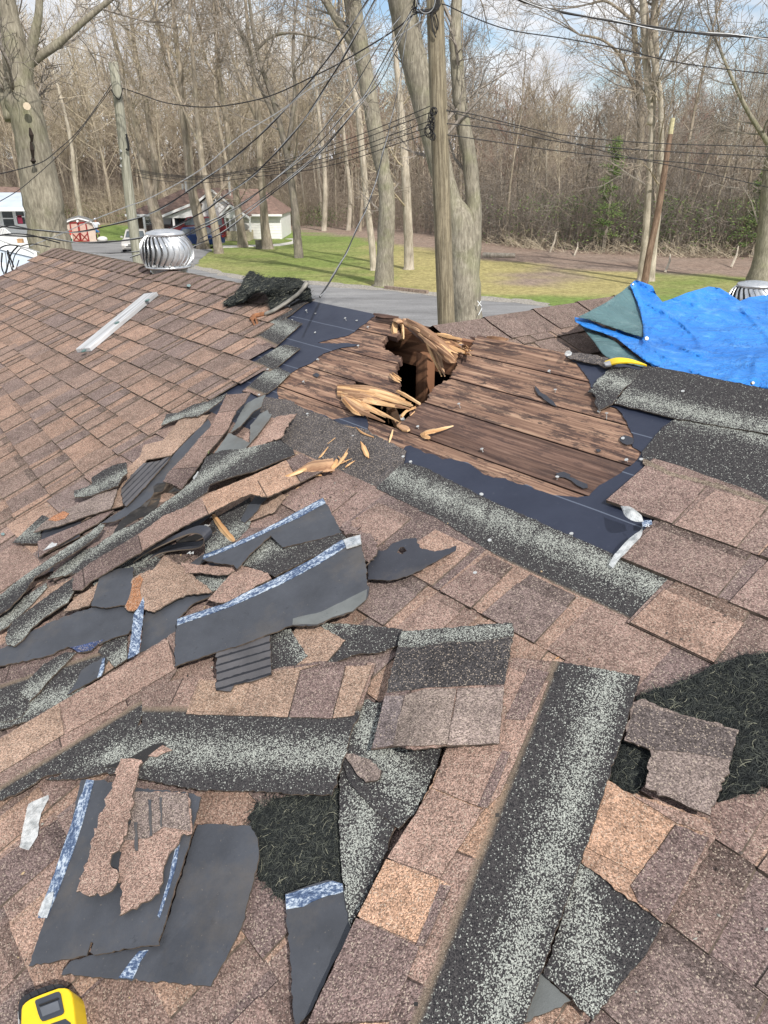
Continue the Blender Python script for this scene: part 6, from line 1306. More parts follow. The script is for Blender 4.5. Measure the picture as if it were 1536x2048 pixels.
for (x, y, rr_, n_) in ((866, 222, 5, 5), (862, 238, 6, 6), (864, 252, 6, 5), (858, 262, 7, 4), (866, 275, 6, 3)):
    for k in range(n_):
        c = YP(x + rnd.uniform(-3, 3), y + rnd.uniform(-4, 4), PY - .17); r_ = rr_ / FPX * PY * rnd.uniform(.7, 1.3); sx = rnd.uniform(.5, 1)
        mb.tube([c + Vector((math.cos(t) * r_ * sx, rnd.uniform(-.02, .02), math.sin(t) * r_)) for t in [6.283 * j / 10 for j in range(11)]], .006, 4, cap=False)
mb.build('wire_coil', m_wire, up)
mb = MB()
for k in range(7):
    x = 846 + k * 2; px_tube(mb, [(x + 26 + rnd.uniform(-5, 3), -20), (x + 22, 12), (x, 24 + rnd.uniform(-6, 5)), (x - 24, 22 + rnd.uniform(-8, 4)), (832 + rnd.uniform(-5, 5), 8), (830, -25)], PY - .15, 1.6 + rnd.random(), 4)
px_tube(mb, [(864, 22), (868, 45), (874, 60), (876, 45), (871, 25)], PY - .16, 2.6, 4); px_tube(mb, [(862, 25), (866, 60), (872, 75)], PY - .16, 3, 4)
mb.build('wire_loop', m_wire, up)
mb = MB(); px_tube(mb, [(872, -30), (870, 5), (862, 22), (848, 26), (836, 14), (832, -10)], PY - .2, 2.2, 5); mb.build('wire_loop', m_wire2, up)
lp = empty('utility_pole', 'greenish grey utility pole at the left with a bleached top', 'utility pole')
mb = MB(); LY = 22; tp = YP(226, 124, LY); bb = YP(277, 530, LY); dirn = bb - tp; gz = bb + dirn * ((bb.z + .1) / -dirn.z)
mb.tube([gz, bb, YP(262, 420, LY), YP(248, 300, LY), YP(237, 200, LY), tp], [.15, .142, .135, .125, .12, .115], 12)
for i, q in enumerate(mb.uv): mb.uv[i] = (q[1], q[0])
m_polegrey = wood_mat('greenish_pole_wood', [(.17, .165, .13), (.27, .265, .21), (.37, .365, .30), (.46, .455, .39)], .15, .5)
mb.build('pole', m_polegrey, lp, True)
mb = MB(); px_tube(mb, [(222, 178), (228, 190), (238, 199), (243, 188), (246, 176)], LY - .15, 2.2, 5); px_tube(mb, [(252, 268), (256, 285), (257, 300), (252, 298)], LY - .15, 4, 5); mb.build('insulated_drop', m_wire, lp)
mb = MB()
for y in (300, 315, 330): px_tube(mb, [(240, y), (243, y + 4)], LY - .15, 4, 5)
mb.build('insulator', m_nail, lp)
sp_ = empty('leaning_pole', 'leaning reddish-brown pole with a pale cut top among the right-hand trees', 'pole')
mb = MB(); SY = GY(1290, 572); px_tube(mb, [(1287, 578, 15), (1300, 500, 14), (1317, 420, 13), (1331, 330, 12), (1342, 260, 9)], SY, 10, 8); m_redpole = bark('reddish_stripped_wood', (.20, .135, .10), (.34, .24, .18), 1.5); mb.build('pole', m_redpole, sp_, True)
mb = MB(); px_tube(mb, [(1341, 268, 10), (1346, 236, 9)], SY, 9, 8); mb.build('cut_top', plain('bleached_wood', (.50, .45, .28), .8), sp_)
def wire(label, pts, Y0, Y1, r=.007, mat=m_wire, group='wires', kk=6):
    L = cr(pts, kk); n = len(L); mb = MB(); P3 = []
    tot = sum(math.hypot(L[i + 1][0] - L[i][0], L[i + 1][1] - L[i][1]) for i in range(n - 1)); s_ = 0
    for i, q in enumerate(L):
        if i: s_ += math.hypot(q[0] - L[i - 1][0], q[1] - L[i - 1][1])
        P3.append(YP(q[0], q[1], Y0 + (Y1 - Y0) * s_ / tot))
    mb.tube(P3, r, 5); return tag(mb.build('overhead_wire', mat), label, 'wire', group)
def twisted(label, pts, Y0, Y1, r, sep):
    """black insulated wire with a bare strand wrapped round it"""
    e = empty('twisted_service_wire', label, 'wire', 'wires'); L = cr(pts, 14); n = len(L); A, B = MB(), MB(); P3 = []
    for i, q in enumerate(L): P3.append(YP(q[0], q[1], Y0 + (Y1 - Y0) * i / (n - 1)))
    A.tube(P3, r, 5); PB = []; s_ = 0
    for i, p in enumerate(P3):
        d = (P3[min(i + 1, n - 1)] - P3[max(i - 1, 0)]).normalized(); s_ += (p - P3[i - 1]).length if i else 0
        u_ = d.cross(Vector((0, 1, 0))).normalized(); v_ = d.cross(u_); t = s_ * 5.5; PB.append(p + (u_ * math.cos(t) + v_ * math.sin(t)) * sep)
    A.build('insulated_wire', m_wire, e); B.tube(PB, r * .75, 5); B.build('bare_strand', m_wire2, e); return e
LW = 'service wire from the middle pole, '
twisted(LW + 'topmost of the fan, crossing the left pole', [(740, -8), (690, 70), (634, 145), (552, 239), (494, 293), (400, 366), (300, 427), (205, 454), (137, 465), (68, 460), (-5, 452)], 9.0, 10.5, .0075, .010)
twisted(LW + 'passing just above the round vent', [(752, -5), (693, 105), (653, 169), (594, 258), (517, 340), (442, 398), (400, 427), (300, 472), (195, 485), (137, 483), (78, 474), (-5, 470)], 9.0, 10.2, .0075, .010)
twisted(LW + 'ending behind the round vent dome', [(800, 32), (760, 87), (705, 178), (634, 274), (564, 347), (482, 410), (430, 444), (400, 458), (330, 492), (260, 515)], 12.4, 11, .006, .008)
twisted(LW + 'lowest, reaching the round vent from the right', [(822, 22), (760, 134), (728, 192), (681, 258), (611, 333), (517, 408), (450, 462), (385, 492), (320, 520)], 12.4, 11, .0075, .010)
twisted(LW + 'crossing the white gable between two others', [(818, 40), (760, 164), (705, 211), (634, 290), (541, 366), (447, 429), (400, 452), (300, 500), (140, 506)], 12.4, 11, .006, .008)
twisted(LW + 'thin, just above the lowest one', [(826, 30), (768, 132), (728, 200), (668, 270), (600, 338), (520, 400), (455, 446), (400, 478)], 12.4, 11, .005, .007)
wire('heavy black wire from the middle pole top sagging to the left pole', [(868, 20), (830, 28), (800, 52), (760, 79), (680, 126), (620, 156), (540, 192), (460, 210), (400, 214), (330, 205), (280, 188), (244, 176)], 12.5, 22, .012)
wire('silver wire under the heavy black one near the middle pole', [(862, 28), (800, 70), (760, 92), (680, 145), (620, 178), (560, 222), (480, 272), (400, 340), (300, 396), (254, 413), (176, 444), (117, 470), (60, 492)], 12.5, 10.5, .006, m_wire2)
for k, (dy0, dy1) in enumerate([(0, 0), (13, 2), (30, 4), (42, 7), (56, 14)]):
    wire(['highest', 'second', 'third', 'fourth', 'lowest'][k] + ' of five thin wires joining the middle pole to the left pole', [(868, 209 + dy0), (800, 238 + dy0 * .85), (740, 262 + dy0 * .8), (680, 284 + dy0 * .75), (600, 312 + dy0 * .55), (500, 338 + dy1 * 1.2), (400, 352 + dy1), (320, 347 + dy1), (266, 337 + dy1)], 12.5, 22, .0065)
wire('thin wire from the middle pole sinking to the right below four others', [(870, 209), (900, 222), (960, 240), (1040, 256), (1136, 284), (1253, 313), (1341, 331), (1440, 352), (1560, 380)], 12.5, 13.5, .0065)
wire('thin wire running right from the middle pole, highest of the low four', [(870, 224), (905, 222), (960, 232), (1040, 252), (1136, 271), (1300, 286), (1560, 294)], 12.5, 13.5, .0070)
wire('thin wire running right from the middle pole, second of the low four', [(870, 245), (960, 254), (1040, 268), (1136, 286), (1300, 301), (1560, 314)], 12.5, 13.5, .0075)
wire('thin wire running right from the middle pole, third of the low four', [(870, 266), (960, 279), (1060, 294), (1136, 304), (1253, 316), (1400, 328), (1560, 343)], 12.5, 13.5, .0070)
wire('wire from the upper middle pole falling gently to the right edge', [(872, 8), (892, 10), (940, 32), (1020, 60), (1136, 78), (1240, 98), (1340, 122), (1440, 137), (1560, 150)], 12.5, 13.5, .008)
twisted('thick twisted service cable crossing the upper right corner', [(1010, -12), (1060, 8), (1136, 26), (1220, 42), (1300, 56), (1400, 66), (1480, 72), (1560, 79)], 9, 9, .0085, .010)
mbx = wire('second strand of the thick cable in the upper right corner', [(1018, -12), (1066, 8), (1140, 28), (1300, 52), (1420, 70), (1560, 76)], 9, 9, .008)
twisted('single wire dropping from the middle pole to the roof ridge', [(822, 24), (812, 70), (803, 140), (790, 205), (780, 250), (765, 310), (745, 385), (722, 440), (690, 510), (665, 555), (640, 594)], 12.4, 2.85, .0042, .004)
wire('wire from the left pole running down past the huge left tree', [(224, 168), (182, 229), (151, 268), (120, 296), (86, 323), (40, 338), (-10, 350)], 22, 16, .010)
wire('second wire from the left pole sloping down to the far left', [(221, 180), (180, 235), (150, 275), (118, 310), (60, 362), (30, 385), (-10, 408)], 22, 15, .008)
wire('thin wire above the shed roof', [(380, 85), (290, 200), (220, 300), (170, 400), (110, 470), (60, 520)], 14, 9, .004) if False else None
wire('wire loop hanging across the white trailer at the left edge', [(-10, 398 + 75), (20, 468), (60, 470), (90, 478), (120, 486)], 9.2, 9.8, .008)
# ================================================================ adjoining pale metal roof with cable loops at far left
ac = empty('neighbouring_metal_roof', 'pale metal roof edge beyond the left rake with loops of black cable', 'roof')
mb = MB(); A = YP(-80, 478, 9.0); B = YP(75, 515, 8.4); Cc = YP(62, 560, 7.6); D = YP(-90, 600, 7.0)
mb.box(A, B - A, D - A, Vector((0, 0, -.12))); mb.build('metal_sheet', m_roofmetal, ac)
mb = MB(); mb.box(A + Vector((0, 0, .02)), B - A, (D - A) * .05, Vector((0, 0, .05))); 
for t in (.3, .55, .8): mb.box(A + (B - A) * 0 + (D - A) * t + Vector((0, 0, .001)), (B - A), (D - A) * .02, Vector((0, 0, .03)))
mb.build('standing_seam', m_white, ac)
mb = MB(); mb.box(YP(-90, 560, 7.0), YP(40, 575, 7.0) - YP(-90, 560, 7.0), (0, .1, 0), (0, 0, -1.6)); mb.build('fascia', m_white, ac)
cb_ = empty('cable_bundle', 'bundle of black cables looping over the pale metal roof at the left edge', 'cables')
rg = random.Random(8)
for k, q in enumerate([[(-10, 476), (20, 488), (45, 494), (60, 498), (80, 505)], [(36, 492), (24, 505), (18, 520), (12, 545), (4, 560)], [(42, 495), (30, 510), (25, 530), (28, 545), (33, 535), (38, 520)], [(-5, 500), (8, 492), (22, 490), (40, 492)],
                       [(3, 505), (2, 525), (4, 540), (9, 545), (13, 535), (12, 515), (10, 503)], [(14, 505), (20, 525), (24, 540), (30, 550)], [(15, 500), (22, 520), (28, 535)], [(40, 493), (60, 488), (80, 490), (100, 494)], [(42, 496), (58, 502), (68, 508)],
                       [(-10, 458), (20, 451), (40, 454), (66, 460)], [(5, 506), (3, 530), (8, 548)]]):
    mb = MB(); px_tube(mb, q, 6.8, rg.uniform(1.8, 3.2), 5); mb.build('cable', m_wire if k % 4 else m_wire2, cb_)
# ================================================================ spinning roof vents
def turbine(name, label, cx, cy, wpx, hpx, Y, ang=0, slats=26, tilt=0.0):
    t = empty(name, label, 'roof vent'); c = YP(cx, cy, Y); dep = (c - CAM).dot(FW); R_ = wpx / 2 / FPX * dep; H = hpx / FPX * dep * 1.02; mb = MB()
    prof = []
    for k in range(13):
        f = k / 12; z = H * f; r = R_ * (.80 + .20 * math.sin(math.pi * (.08 + .84 * f)) ** .8) if f < .8 else R_ * (.80 + .20 * math.sin(math.pi * (.08 + .84 * .8)) ** .8) * (1 - ((f - .8) / .2) ** 2.2 * .35); r = R_ * (1 - (abs(f - .46) / .54) ** 2.3 * (.26 if f < .46 else .36)); prof.append((r, z))
    for s_ in range(slats):
        a0 = 2 * math.pi * s_ / slats + ang; da = 2 * math.pi / slats; cols = []
        for (r, z) in prof:
            sk = 1.3 * math.sin(math.pi * z / H) * da; row = []
            for j in range(4):
                u_ = j / 3; a = a0 + sk + da * 1.12 * u_; rr_ = r * (1 - .085 * (1 - u_) ** 1.5 * 1.3 - .012 * u_); row.append(mb.vert(c + Vector((math.cos(a) * rr_, math.sin(a) * rr_, z - H * .45))))
            cols.append(row)
        for q, w_ in zip(cols, cols[1:]):
            for j in range(3): mb.face((q[j], q[j + 1], w_[j + 1], w_[j]))
        lip = [[mb.vert(c + Vector((math.cos(a0 + 1.3 * math.sin(math.pi * z / H) * da + da * 1.12) * (r + dr), math.sin(a0 + 1.3 * math.sin(math.pi * z / H) * da + da * 1.12) * (r + dr), z - H * .45))) for (r, z) in prof] for dr in (-.012 * R_, .03 * R_)]
        for i in range(len(prof) - 1): mb.face((lip[0][i], lip[1][i], lip[1][i + 1], lip[0][i + 1]))
    o = mb.build('vane', m_alu, t, True)
    mb = MB(); zt = H * .55; r_ = prof[-1][0] * 1.12
    mb.tube([c + Vector((0, 0, zt - .012)), c + Vector((0, 0, zt)), c + Vector((0, 0, zt + .010)), c + Vector((0, 0, zt + .022)), c + Vector((0, 0, zt + .026))], [r_ * 1.02, r_ * 1.04, r_ * .97, r_ * .55, .01], 32); mb.build('top_cap', m_alu, t, True)
    mb = MB(); zb = -H * .45; mb.tube([c + Vector((0, 0, zb + .004)), c + Vector((0, 0, zb - .008))], [R_ * .88, R_ * .9], 32); mb.tube([c + Vector((0, 0, zb)), c + Vector((0, 0, zb - .35))], [R_ * .72, R_ * .74], 28); mb.build('collar', m_alu, t, True)
    mb = MB(); mb.tube([c + Vector((0, 0, zb)), c + Vector((0, 0, zt))], R_ * .10, 8); mb.tube([c + Vector((0, 0, zb + .01)), c + Vector((0, 0, zt - .02))], R_ * .55, 12, cap=False); mb.build('inner_shaft', m_rubber, t)
    mb = MB()
    for k in range(10): a = 6.283 * k / 10; p = c + Vector((math.cos(a) * R_ * .9, math.sin(a) * R_ * .9, zb + .012)); mb.tube([p, p + Vector((math.cos(a), math.sin(a), 0)) * .008], .006, 6)
    mb.build('rivet', m_nail, t); return t
turbine('turbine_vent', 'spinning silver roof vent behind the left ridge', 334, 503, 102, 60, 4.55, .3)
turbine('turbine_vent', 'white-and-dark finned roof vent peeping over the blue tarpaulin', 1506, 600, 96, 52, 4.9, .1, 24)
# ================================================================ blue tarpaulin
def ridgeY(x): p = RP(ridge_u(x), VR); return p.y
TC = [(1150, 638, 3.02), (1190, 700, 2.55), (1230, 728, 2.33), (1300, 738, 2.24), (1400, 756, 2.14), (1536, 776, 1.99), (1700, 806, 1.86), (1240, 660, 2.75), (1290, 690, 2.62), (1380, 690, 2.75), (1460, 700, 2.7), (1540, 700, 2.65),
      (1270, 562, 3.35), (1320, 606, 3.5), (1370, 588, 3.9), (1430, 572, 4.1), (1480, 602, 4.0), (1536, 588, 4.0), (1600, 580, 4.0), (1330, 640, 3.1), (1400, 630, 3.25), (1470, 640, 3.3), (1540, 640, 3.2), (1280, 630, 3.05), (1640, 700, 2.6)]
import numpy as np
def _ph(x, y): x = (x - 1400) / 200; y = (y - 670) / 80; return [1, x, y, x * x, x * y, y * y, y * y * y, x * y * y]
_cf = np.linalg.lstsq(np.array([_ph(a, b) for a, b, c_ in TC]), np.array([c_ for a, b, c_ in TC]), rcond=None)[0]
def tdepth(x, y): return float(np.dot(_cf, _ph(min(x, 1640), y)))
def tsheet(name, poly, mat, off, parent, amp=.018, grid=7, th=.004, df=tdepth, seed=1):
    def pf(x, y, b_):
        d = df(x, y); fr = noise.noise(Vector((x * .010, y * .03, seed))) * 1.3 + noise.noise(Vector((x * .035 + y * .02, y * .05 - x * .02, seed + 4))) * .35 - 1.0 * max(0, 1 - abs(noise.noise(Vector((x * .011 - y * .017, x * .004 + y * .004, seed + 9)))) * 9) - .5 * max(0, 1 - abs(noise.noise(Vector((x * .022 + y * .03, y * .01, seed + 2)))) * 8)
        return YP(x, y, d + off + amp * fr + b_)
    return slab(name, poly, [mat, mat], pf, th, grid, .25, 8, parent, (), lambda x, y: (x * .002, y * .002), seed, True)
tarp = empty('tarpaulin', 'bright blue tarpaulin bunched over the right-hand gable', 'tarpaulin')
tsheet('sheet', [(1226, 672), (1240, 640), (1262, 600), (1268, 562), (1273, 560), (1290, 566), (1305, 572), (1313, 590), (1325, 604), (1345, 597), (1372, 586), (1400, 578), (1418, 573), (1440, 576), (1462, 590), (1480, 602), (1500, 594), (1536, 590), (1600, 584), (1760, 590), (1760, 835), (1600, 796), (1536, 778), (1480, 768), (1400, 755), (1320, 740), (1290, 722), (1255, 694)], m_tarp, 0, tarp, .045, grid=5)
tsheet('underside_fold', [(1148, 638), (1160, 640), (1200, 660), (1240, 690), (1285, 722), (1322, 740), (1300, 737), (1240, 724), (1222, 722), (1205, 708), (1185, 680), (1165, 656)], m_tarpback, .03, tarp, .02)
tsheet('lower_hem', [(1149, 634), (1175, 638), (1210, 655), (1255, 672), (1290, 682), (1310, 700), (1330, 740), (1290, 722), (1262, 700), (1232, 676), (1200, 664), (1170, 655), (1150, 643)], m_tarp, -.04, tarp, .012)
tsheet('folded_corner', [(1155, 634), (1180, 622), (1215, 603), (1245, 582), (1262, 568), (1272, 590), (1284, 625), (1290, 655), (1291, 676), (1262, 668), (1225, 655), (1190, 643)], m_tarpback, -.10, tarp, .014, seed=3)
tsheet('corner_hem', [(1260, 570), (1270, 560), (1277, 578), (1284, 600), (1290, 625), (1296, 655), (1295, 680), (1287, 678), (1286, 650), (1280, 622), (1272, 598)], m_tarp, -.14, tarp, .008, seed=5)
mb = MB()
for x, y in ((1292, 678), (1265, 570), (1503, 767)):
    p = YP(x, y, tdepth(x, y) - .17); mb.tube([p, p - Vector((0, .008, -.004))], .0065 * (1 if x == 1292 else .6), 10)
mb.build('grommet', plain('dull_brass', (.35, .33, .28), .5, .5), tarp)
# ================================================================ white house with brown roof
def V2(x, y, Y): p = YP(x, y, Y); return p
def wallquad(mb, x0, x1, ytop, Y, z0=0.0, dep=.2):
    a = YP(x0, ytop, Y); b = YP(x1, ytop, Y); mb.box((a.x, Y, z0), (b.x - a.x, 0, 0), (0, dep, 0), (0, 0, a.z - z0))
hs = empty('white_house', 'white house with brown roof, gabled porch and garage wing behind the lawn trees', 'house')
HY = GY(560, 478); zE = YP(500, 427, HY).z
X = lambda x, y=440, Y=None: YP(x, y, Y or HY).x
mb = MB(); mb.box((X(478), HY, 0), (X(562) - X(478), 0, 0), (0, 7, 0), (0, 0, zE)); mb.box((X(262), HY + .6, .0), (X(480) - X(262), 0, 0), (0, 7, 0), (0, 0, zE))
mb.build('wall', m_white, hs)
mb = MB(); zr = YP(370, 378, HY + 3).z
x0, x1 = X(255), X(566); r0_, r1_ = X(352), X(515)
P_ = [Vector((x0, HY - .5, zE - .05)), Vector((x1, HY - .5, zE - .05)), Vector((x1, HY + 8, zE - .05)), Vector((x0, HY + 8, zE - .05)), Vector((r0_, HY + 3.5, zr)), Vector((r1_, HY + 3.5, zr))]
ids = [mb.vert(p) for p in P_]; mb.face((ids[0], ids[1], ids[5], ids[4])); mb.face((ids[1], ids[2], ids[5])); mb.face((ids[2], ids[3], ids[4], ids[5])); mb.face((ids[3], ids[0], ids[4])); mb.face(ids[3::-1]); rf = mb.build('roof', m_roofbr, hs)
mb = MB(); p = Vector((X(364), HY + 2.8, zr - .3)); mb.tube([p, p + Vector((0, 0, .9))], .16, 8); p = Vector((X(352), HY + 3.5, zr - .1)); mb.tube([p, p + Vector((0, 0, .5))], .1, 8); mb.build('chimney', m_nail, rf)
mb = MB(); p = Vector((X(453), HY + 2.5, zr - .6)); mb.tube([p, p + Vector((0, 0, 2.0))], .10, 8); mb.build('vent_pipe', m_nail, rf)
mb = MB(); mb.box((x0, HY - .54, zE - .20), (x1 - x0, 0, 0), (0, .04, 0), (0, 0, .17)); mb.build('fascia', m_trim, hs)
def gable(pl, pk, pr, Y, zb, mname, wide=.18, dep=3.0, drop=True):
    """front gable: triangle wall, white rake boards, brown roof slopes"""
    a, k_, b = YP(*pl, Y), YP(*pk, Y), YP(*pr, Y); mb = MB()
    ids = [mb.vert(Vector((a.x + .3, Y, zb))), mb.vert(Vector((b.x - .3, Y, zb))), mb.vert(Vector((b.x - .3, Y, b.z - .1))), mb.vert(k_ - Vector((0, 0, .25))), mb.vert(Vector((a.x + .3, Y, a.z - .1)))]; mb.face(ids); mb.build(mname, m_white, hs)
    mb = MB()
    for q in (a, b): mb.box(q + Vector((0, -.35, -.16)), k_ - q, (0, .06, 0), (0, 0, .20))
    mb.build('rake_board', m_trim, hs)
    mb = MB()
    for q in (a, b): mb.box(q + Vector((0, -.30, .05)), k_ - q, (0, dep, 0), (0, 0, .06))
    mb.build('gable_roof', m_roofbr, hs)
gable((384, 412), (425, 379), (474, 417), HY - 1.2, 0, 'gable_wall')
gable((440, 430), (461, 409), (500, 434), HY - 2.0, YP(460, 436, HY - 2).z, 'porch_gable_wall', dep=1.4)
gable((318, 434), (388, 405), (402, 412), HY - 1.8, YP(350, 436, HY - 1.8).z, 'carport_gable', dep=2)
def win(par, x0, x1, y0, y1, Y, shut=False, frame=.07):
    a, b = YP(x0, y1, Y), YP(x1, y0, Y); f = MB(); w_, h_ = b.x - a.x, b.z - a.z
    f.box((a.x - frame, Y - .05, a.z - frame), (w_ + 2 * frame, 0, 0), (0, .05, 0), (0, 0, frame)); f.box((a.x - frame, Y - .05, b.z), (w_ + 2 * frame, 0, 0), (0, .05, 0), (0, 0, frame))
    f.box((a.x - frame, Y - .05, a.z), (frame, 0, 0), (0, .05, 0), (0, 0, h_)); f.box((b.x, Y - .05, a.z), (frame, 0, 0), (0, .05, 0), (0, 0, h_)); f.box((a.x, Y - .045, a.z + h_ * .5 - .02), (w_, 0, 0), (0, .04, 0), (0, 0, .05))
    wo = f.build('window', m_trim, par); g_ = MB(); g_.box((a.x, Y - .02, a.z), (w_, 0, 0), (0, .02, 0), (0, 0, h_)); g_.build('pane', m_glass, wo)
    if shut:
        for sx in (a.x - frame - .36, b.x + frame + .02): m_ = MB(); m_.box((sx, Y - .06, a.z - .05), (.34, 0, 0), (0, .04, 0), (0, 0, h_ + .1)); m_.build('shutter', m_red, par)
win(hs, 425, 430, 394, 403, HY - 1.2); win(hs, 449, 455, 440, 456, HY - .02, True); win(hs, 292, 298, 440, 455, HY + .58); win(hs, 302, 308, 440, 455, HY + .58)
mb = MB(); mb.box((X(272), HY + .5, 0), (X(284) - X(272), 0, 0), (0, .1, 0), (0, 0, zE - .1)); mb.build('brown_panel', m_brown, hs)
mb = MB(); mb.box((X(448), HY - 2, 0), (X(505) - X(448), 0, 0), (0, 2, 0), (0, 0, .75)); mb.build('porch_base', m_brick, hs)
mb = MB()
for x in (449, 458, 470, 498): mb = MB(); mb.box((X(x, Y=HY - 1.9), HY - 1.95, .7), (.14, 0, 0), (0, .14, 0), (0, 0, YP(x, 433, HY - 1.9).z - .7)); mb.build('porch_post', m_trim, hs)
for x in (286, 320, 345): mb = MB(); mb.box((X(x, Y=HY - 1.7), HY - 1.75, 0), (.16, 0, 0), (0, .16, 0), (0, 0, YP(x, 434, HY - 1.7).z)); mb.build('porch_post', m_trim, hs)
mb = MB(); mb.box((X(502), HY - .06, 0), (X(558) - X(502), 0, 0), (0, .06, 0), (0, 0, .12)); 
for k in range(1, 9): mb.box((X(479), HY - .02, zE * k / 9), (X(562) - X(479), 0, 0), (0, .02, 0), (0, 0, .02))
mb.build('siding_line', plain('siding_shadow_groove', (.66, .66, .65), .7, 0, .05), hs)
# white trailer-like house at far left
th_ = empty('white_trailer_house', 'white clapboard house with pale metal roof at the left edge', 'house'); TY = 38
mb = MB(); a = YP(-160, 415, TY); b = YP(66, 415, TY); mb.box((a.x, TY, -.1), (b.x - a.x, 0, 0), (0, 2.2, 0), (0, 0, a.z + .1)); mb.build('wall', m_white, th_)
mb = MB()
for k in range(1, 16): mb.box((a.x, TY - .015, a.z * k / 16), (b.x - a.x, 0, 0), (0, .015, 0), (0, 0, .018))
mb.build('clapboard', plain('clapboard_edge', (.68, .69, .70), .7, 0, .05), th_)
mb = MB(); zt = a.z; mb.box((a.x, TY - 1.0, zt - .02), (b.x - a.x + .15, 0, 0), (0, 3.3, .55), (0, 0, .08)); mb.build('roof', m_roofmetal, th_)
mb = MB(); mb.box((a.x, TY - 1.03, zt - .12), (b.x - a.x + .18, 0, 0), (0, .05, 0), (0, 0, .16)); mb.build('gutter', m_trim, th_)
win(th_, 9, 25, 423, 451, TY); win(th_, 36, 47, 419, 448, TY)
mb = MB(); q = YP(37, 447, TY - .03); mb.box((q.x, TY - .045, q.z), (.22, 0, 0), (0, .02, 0), (0, 0, .35)); mb.build('red_curtain', plain('pink_curtain', (.55, .08, .14), .8), th_)
mb = MB()
for k in range(13):
    x = -6 + k * 3.3; y = 458 + max(0, k - 4) * 2.6; p = YP(x, y, TY - 1.2); mb.box((p.x, TY - 1.2, p.z - .9), (.035, 0, 0), (0, .035, 0), (0, 0, .9))
p = YP(-8, 457, TY - 1.2); q = YP(8, 458, TY - 1.2); r_ = YP(38, 482, TY - 1.2)
for o_ in (0, -.85): mb.box(p + Vector((0, -.01, o_)), q - p, (0, .06, 0), (0, 0, .06)); mb.box(q + Vector((0, -.01, o_)), r_ - q, (0, .06, 0), (0, 0, .06))
mb.build('stair_railing', m_trim, th_)
mb = MB(); p = YP(35, 486, TY - 1.6); mb.box(p, (.22, 0, 0), (0, .2, 0), (0, 0, .18)); tag(mb.build('planter_box', plain('tan_box', (.45, .27, .14), .8)), 'small tan box on the steps of the left white house', 'box')
bh = empty('brown_roofed_house', 'brown roof of a house behind the pale metal roof at far left', 'house')
mb = MB(); a = YP(-120, 398, 58); b = YP(42, 398, 58); k_ = YP(-60, 372, 61); k2 = YP(32, 374, 61); ids = [mb.vert(a), mb.vert(b), mb.vert(k2), mb.vert(k_), mb.vert(b + Vector((0, 6, 0))), mb.vert(a + Vector((0, 6, 0)))]
mb.face((ids[0], ids[1], ids[2], ids[3])); mb.face((ids[1], ids[4], ids[2])); mb.face((ids[4], ids[5], ids[3], ids[2])); mb.face((ids[5], ids[0], ids[3])); mb.build('roof', m_roofbr, bh)
mb = MB(); mb.box((a.x + .3, 58.3, 0), (b.x - a.x - .6, 0, 0), (0, 5.5, 0), (0, 0, a.z)); mb.build('wall', m_white, bh)
# shed with red-trimmed barn doors
sh = empty('barn_shed', 'small gambrel-roofed shed with red-trimmed double doors', 'shed'); SY = GY(165, 483)
def SX(x): return (100 + x / 12.8)
def sz(y): return (420 + y / 12.8)
fr = [(330, 520), (395, 335), (600, 245), (745, 215), (975, 275), (1130, 440), (1180, 560), (1185, 800), (160, 800), (170, 720)]
fr = [(345, 560), (395, 340), (560, 265), (745, 222), (960, 275), (1085, 330), (1160, 480), (1185, 800), (340, 800)]
Fp = [YP(SX(x), sz(y), SY) for x, y in fr]
for p in Fp:
    if p.z < .35: p.z = 0
mb = MB(); ids = [mb.vert(p) for p in Fp]; mb.face(ids); bk = [mb.vert(p + Vector((-1.2, 3.2, 0))) for p in Fp]; mb.face(bk[::-1]); mb.face((ids[0], ids[8], bk[8], bk[0])); mb.face((ids[6], bk[6], bk[7], ids[7])); mb.build('wall', m_pink, sh)
mb = MB(); rp_ = [YP(SX(x), sz(y), SY) for x, y in ((300, 560), (385, 325), (560, 250), (745, 205), (965, 262), (1095, 318), (1170, 470))]
for a, b in zip(rp_, rp_[1:]): mb.box(a + Vector((0, -.15, 0)), b - a, (-1.2, 3.4, 0), (0, 0, .05))
sr_ = mb.build('roof', m_roofgr, sh)
mb = MB()
for a, b in zip(rp_, rp_[1:]): mb.box(a + Vector((0, -.2, -.06)), b - a, (0, .05, 0), (0, 0, .10))
mb.build('trim', m_trim, sr_)
def bar(mb, p0, p1, w_, Y):
    a, b = YP(SX(p0[0]), sz(p0[1]), Y), YP(SX(p1[0]), sz(p1[1]), Y); d = (b - a); n_ = Vector((d.z, 0, -d.x)).normalized() * w_; mb.box(a - n_ * .5, d, n_, (0, .03, 0))
for (xa, xb, xa2, xb2) in ((505, 720, 590, 790), (725, 920, 800, 1010)):
    d_ = MB(); q = [YP(SX(x), sz(y), SY - .02) for x, y in ((xa, 330), (xb, 320), (xb2, 800), (xa2, 800))]; I = [d_.vert(p) for p in q]; d_.face(I); do = d_.build('door', plain('door_panel', (.60, .40, .34), .7, 0, .1), sh)
    m_ = MB(); bar(m_, (xa, 330), (xa2, 800), .10, SY - .05); bar(m_, (xb - 12, 320), (xb2 - 12, 800), .10, SY - .05); bar(m_, (xa, 330), (xb, 320), .12, SY - .06)
    ya = 580; fa = xa + (xa2 - xa) * .53; fb = xb + (xb2 - xb) * .53; bar(m_, (fa, ya), (xb2 - 12, 800), .06, SY - .07); bar(m_, (fb, ya), (xa2, 800), .06, SY - .07); bar(m_, (xa2, 795), (xb2, 795), .08, SY - .06); m_.build('door_brace', m_red, do)
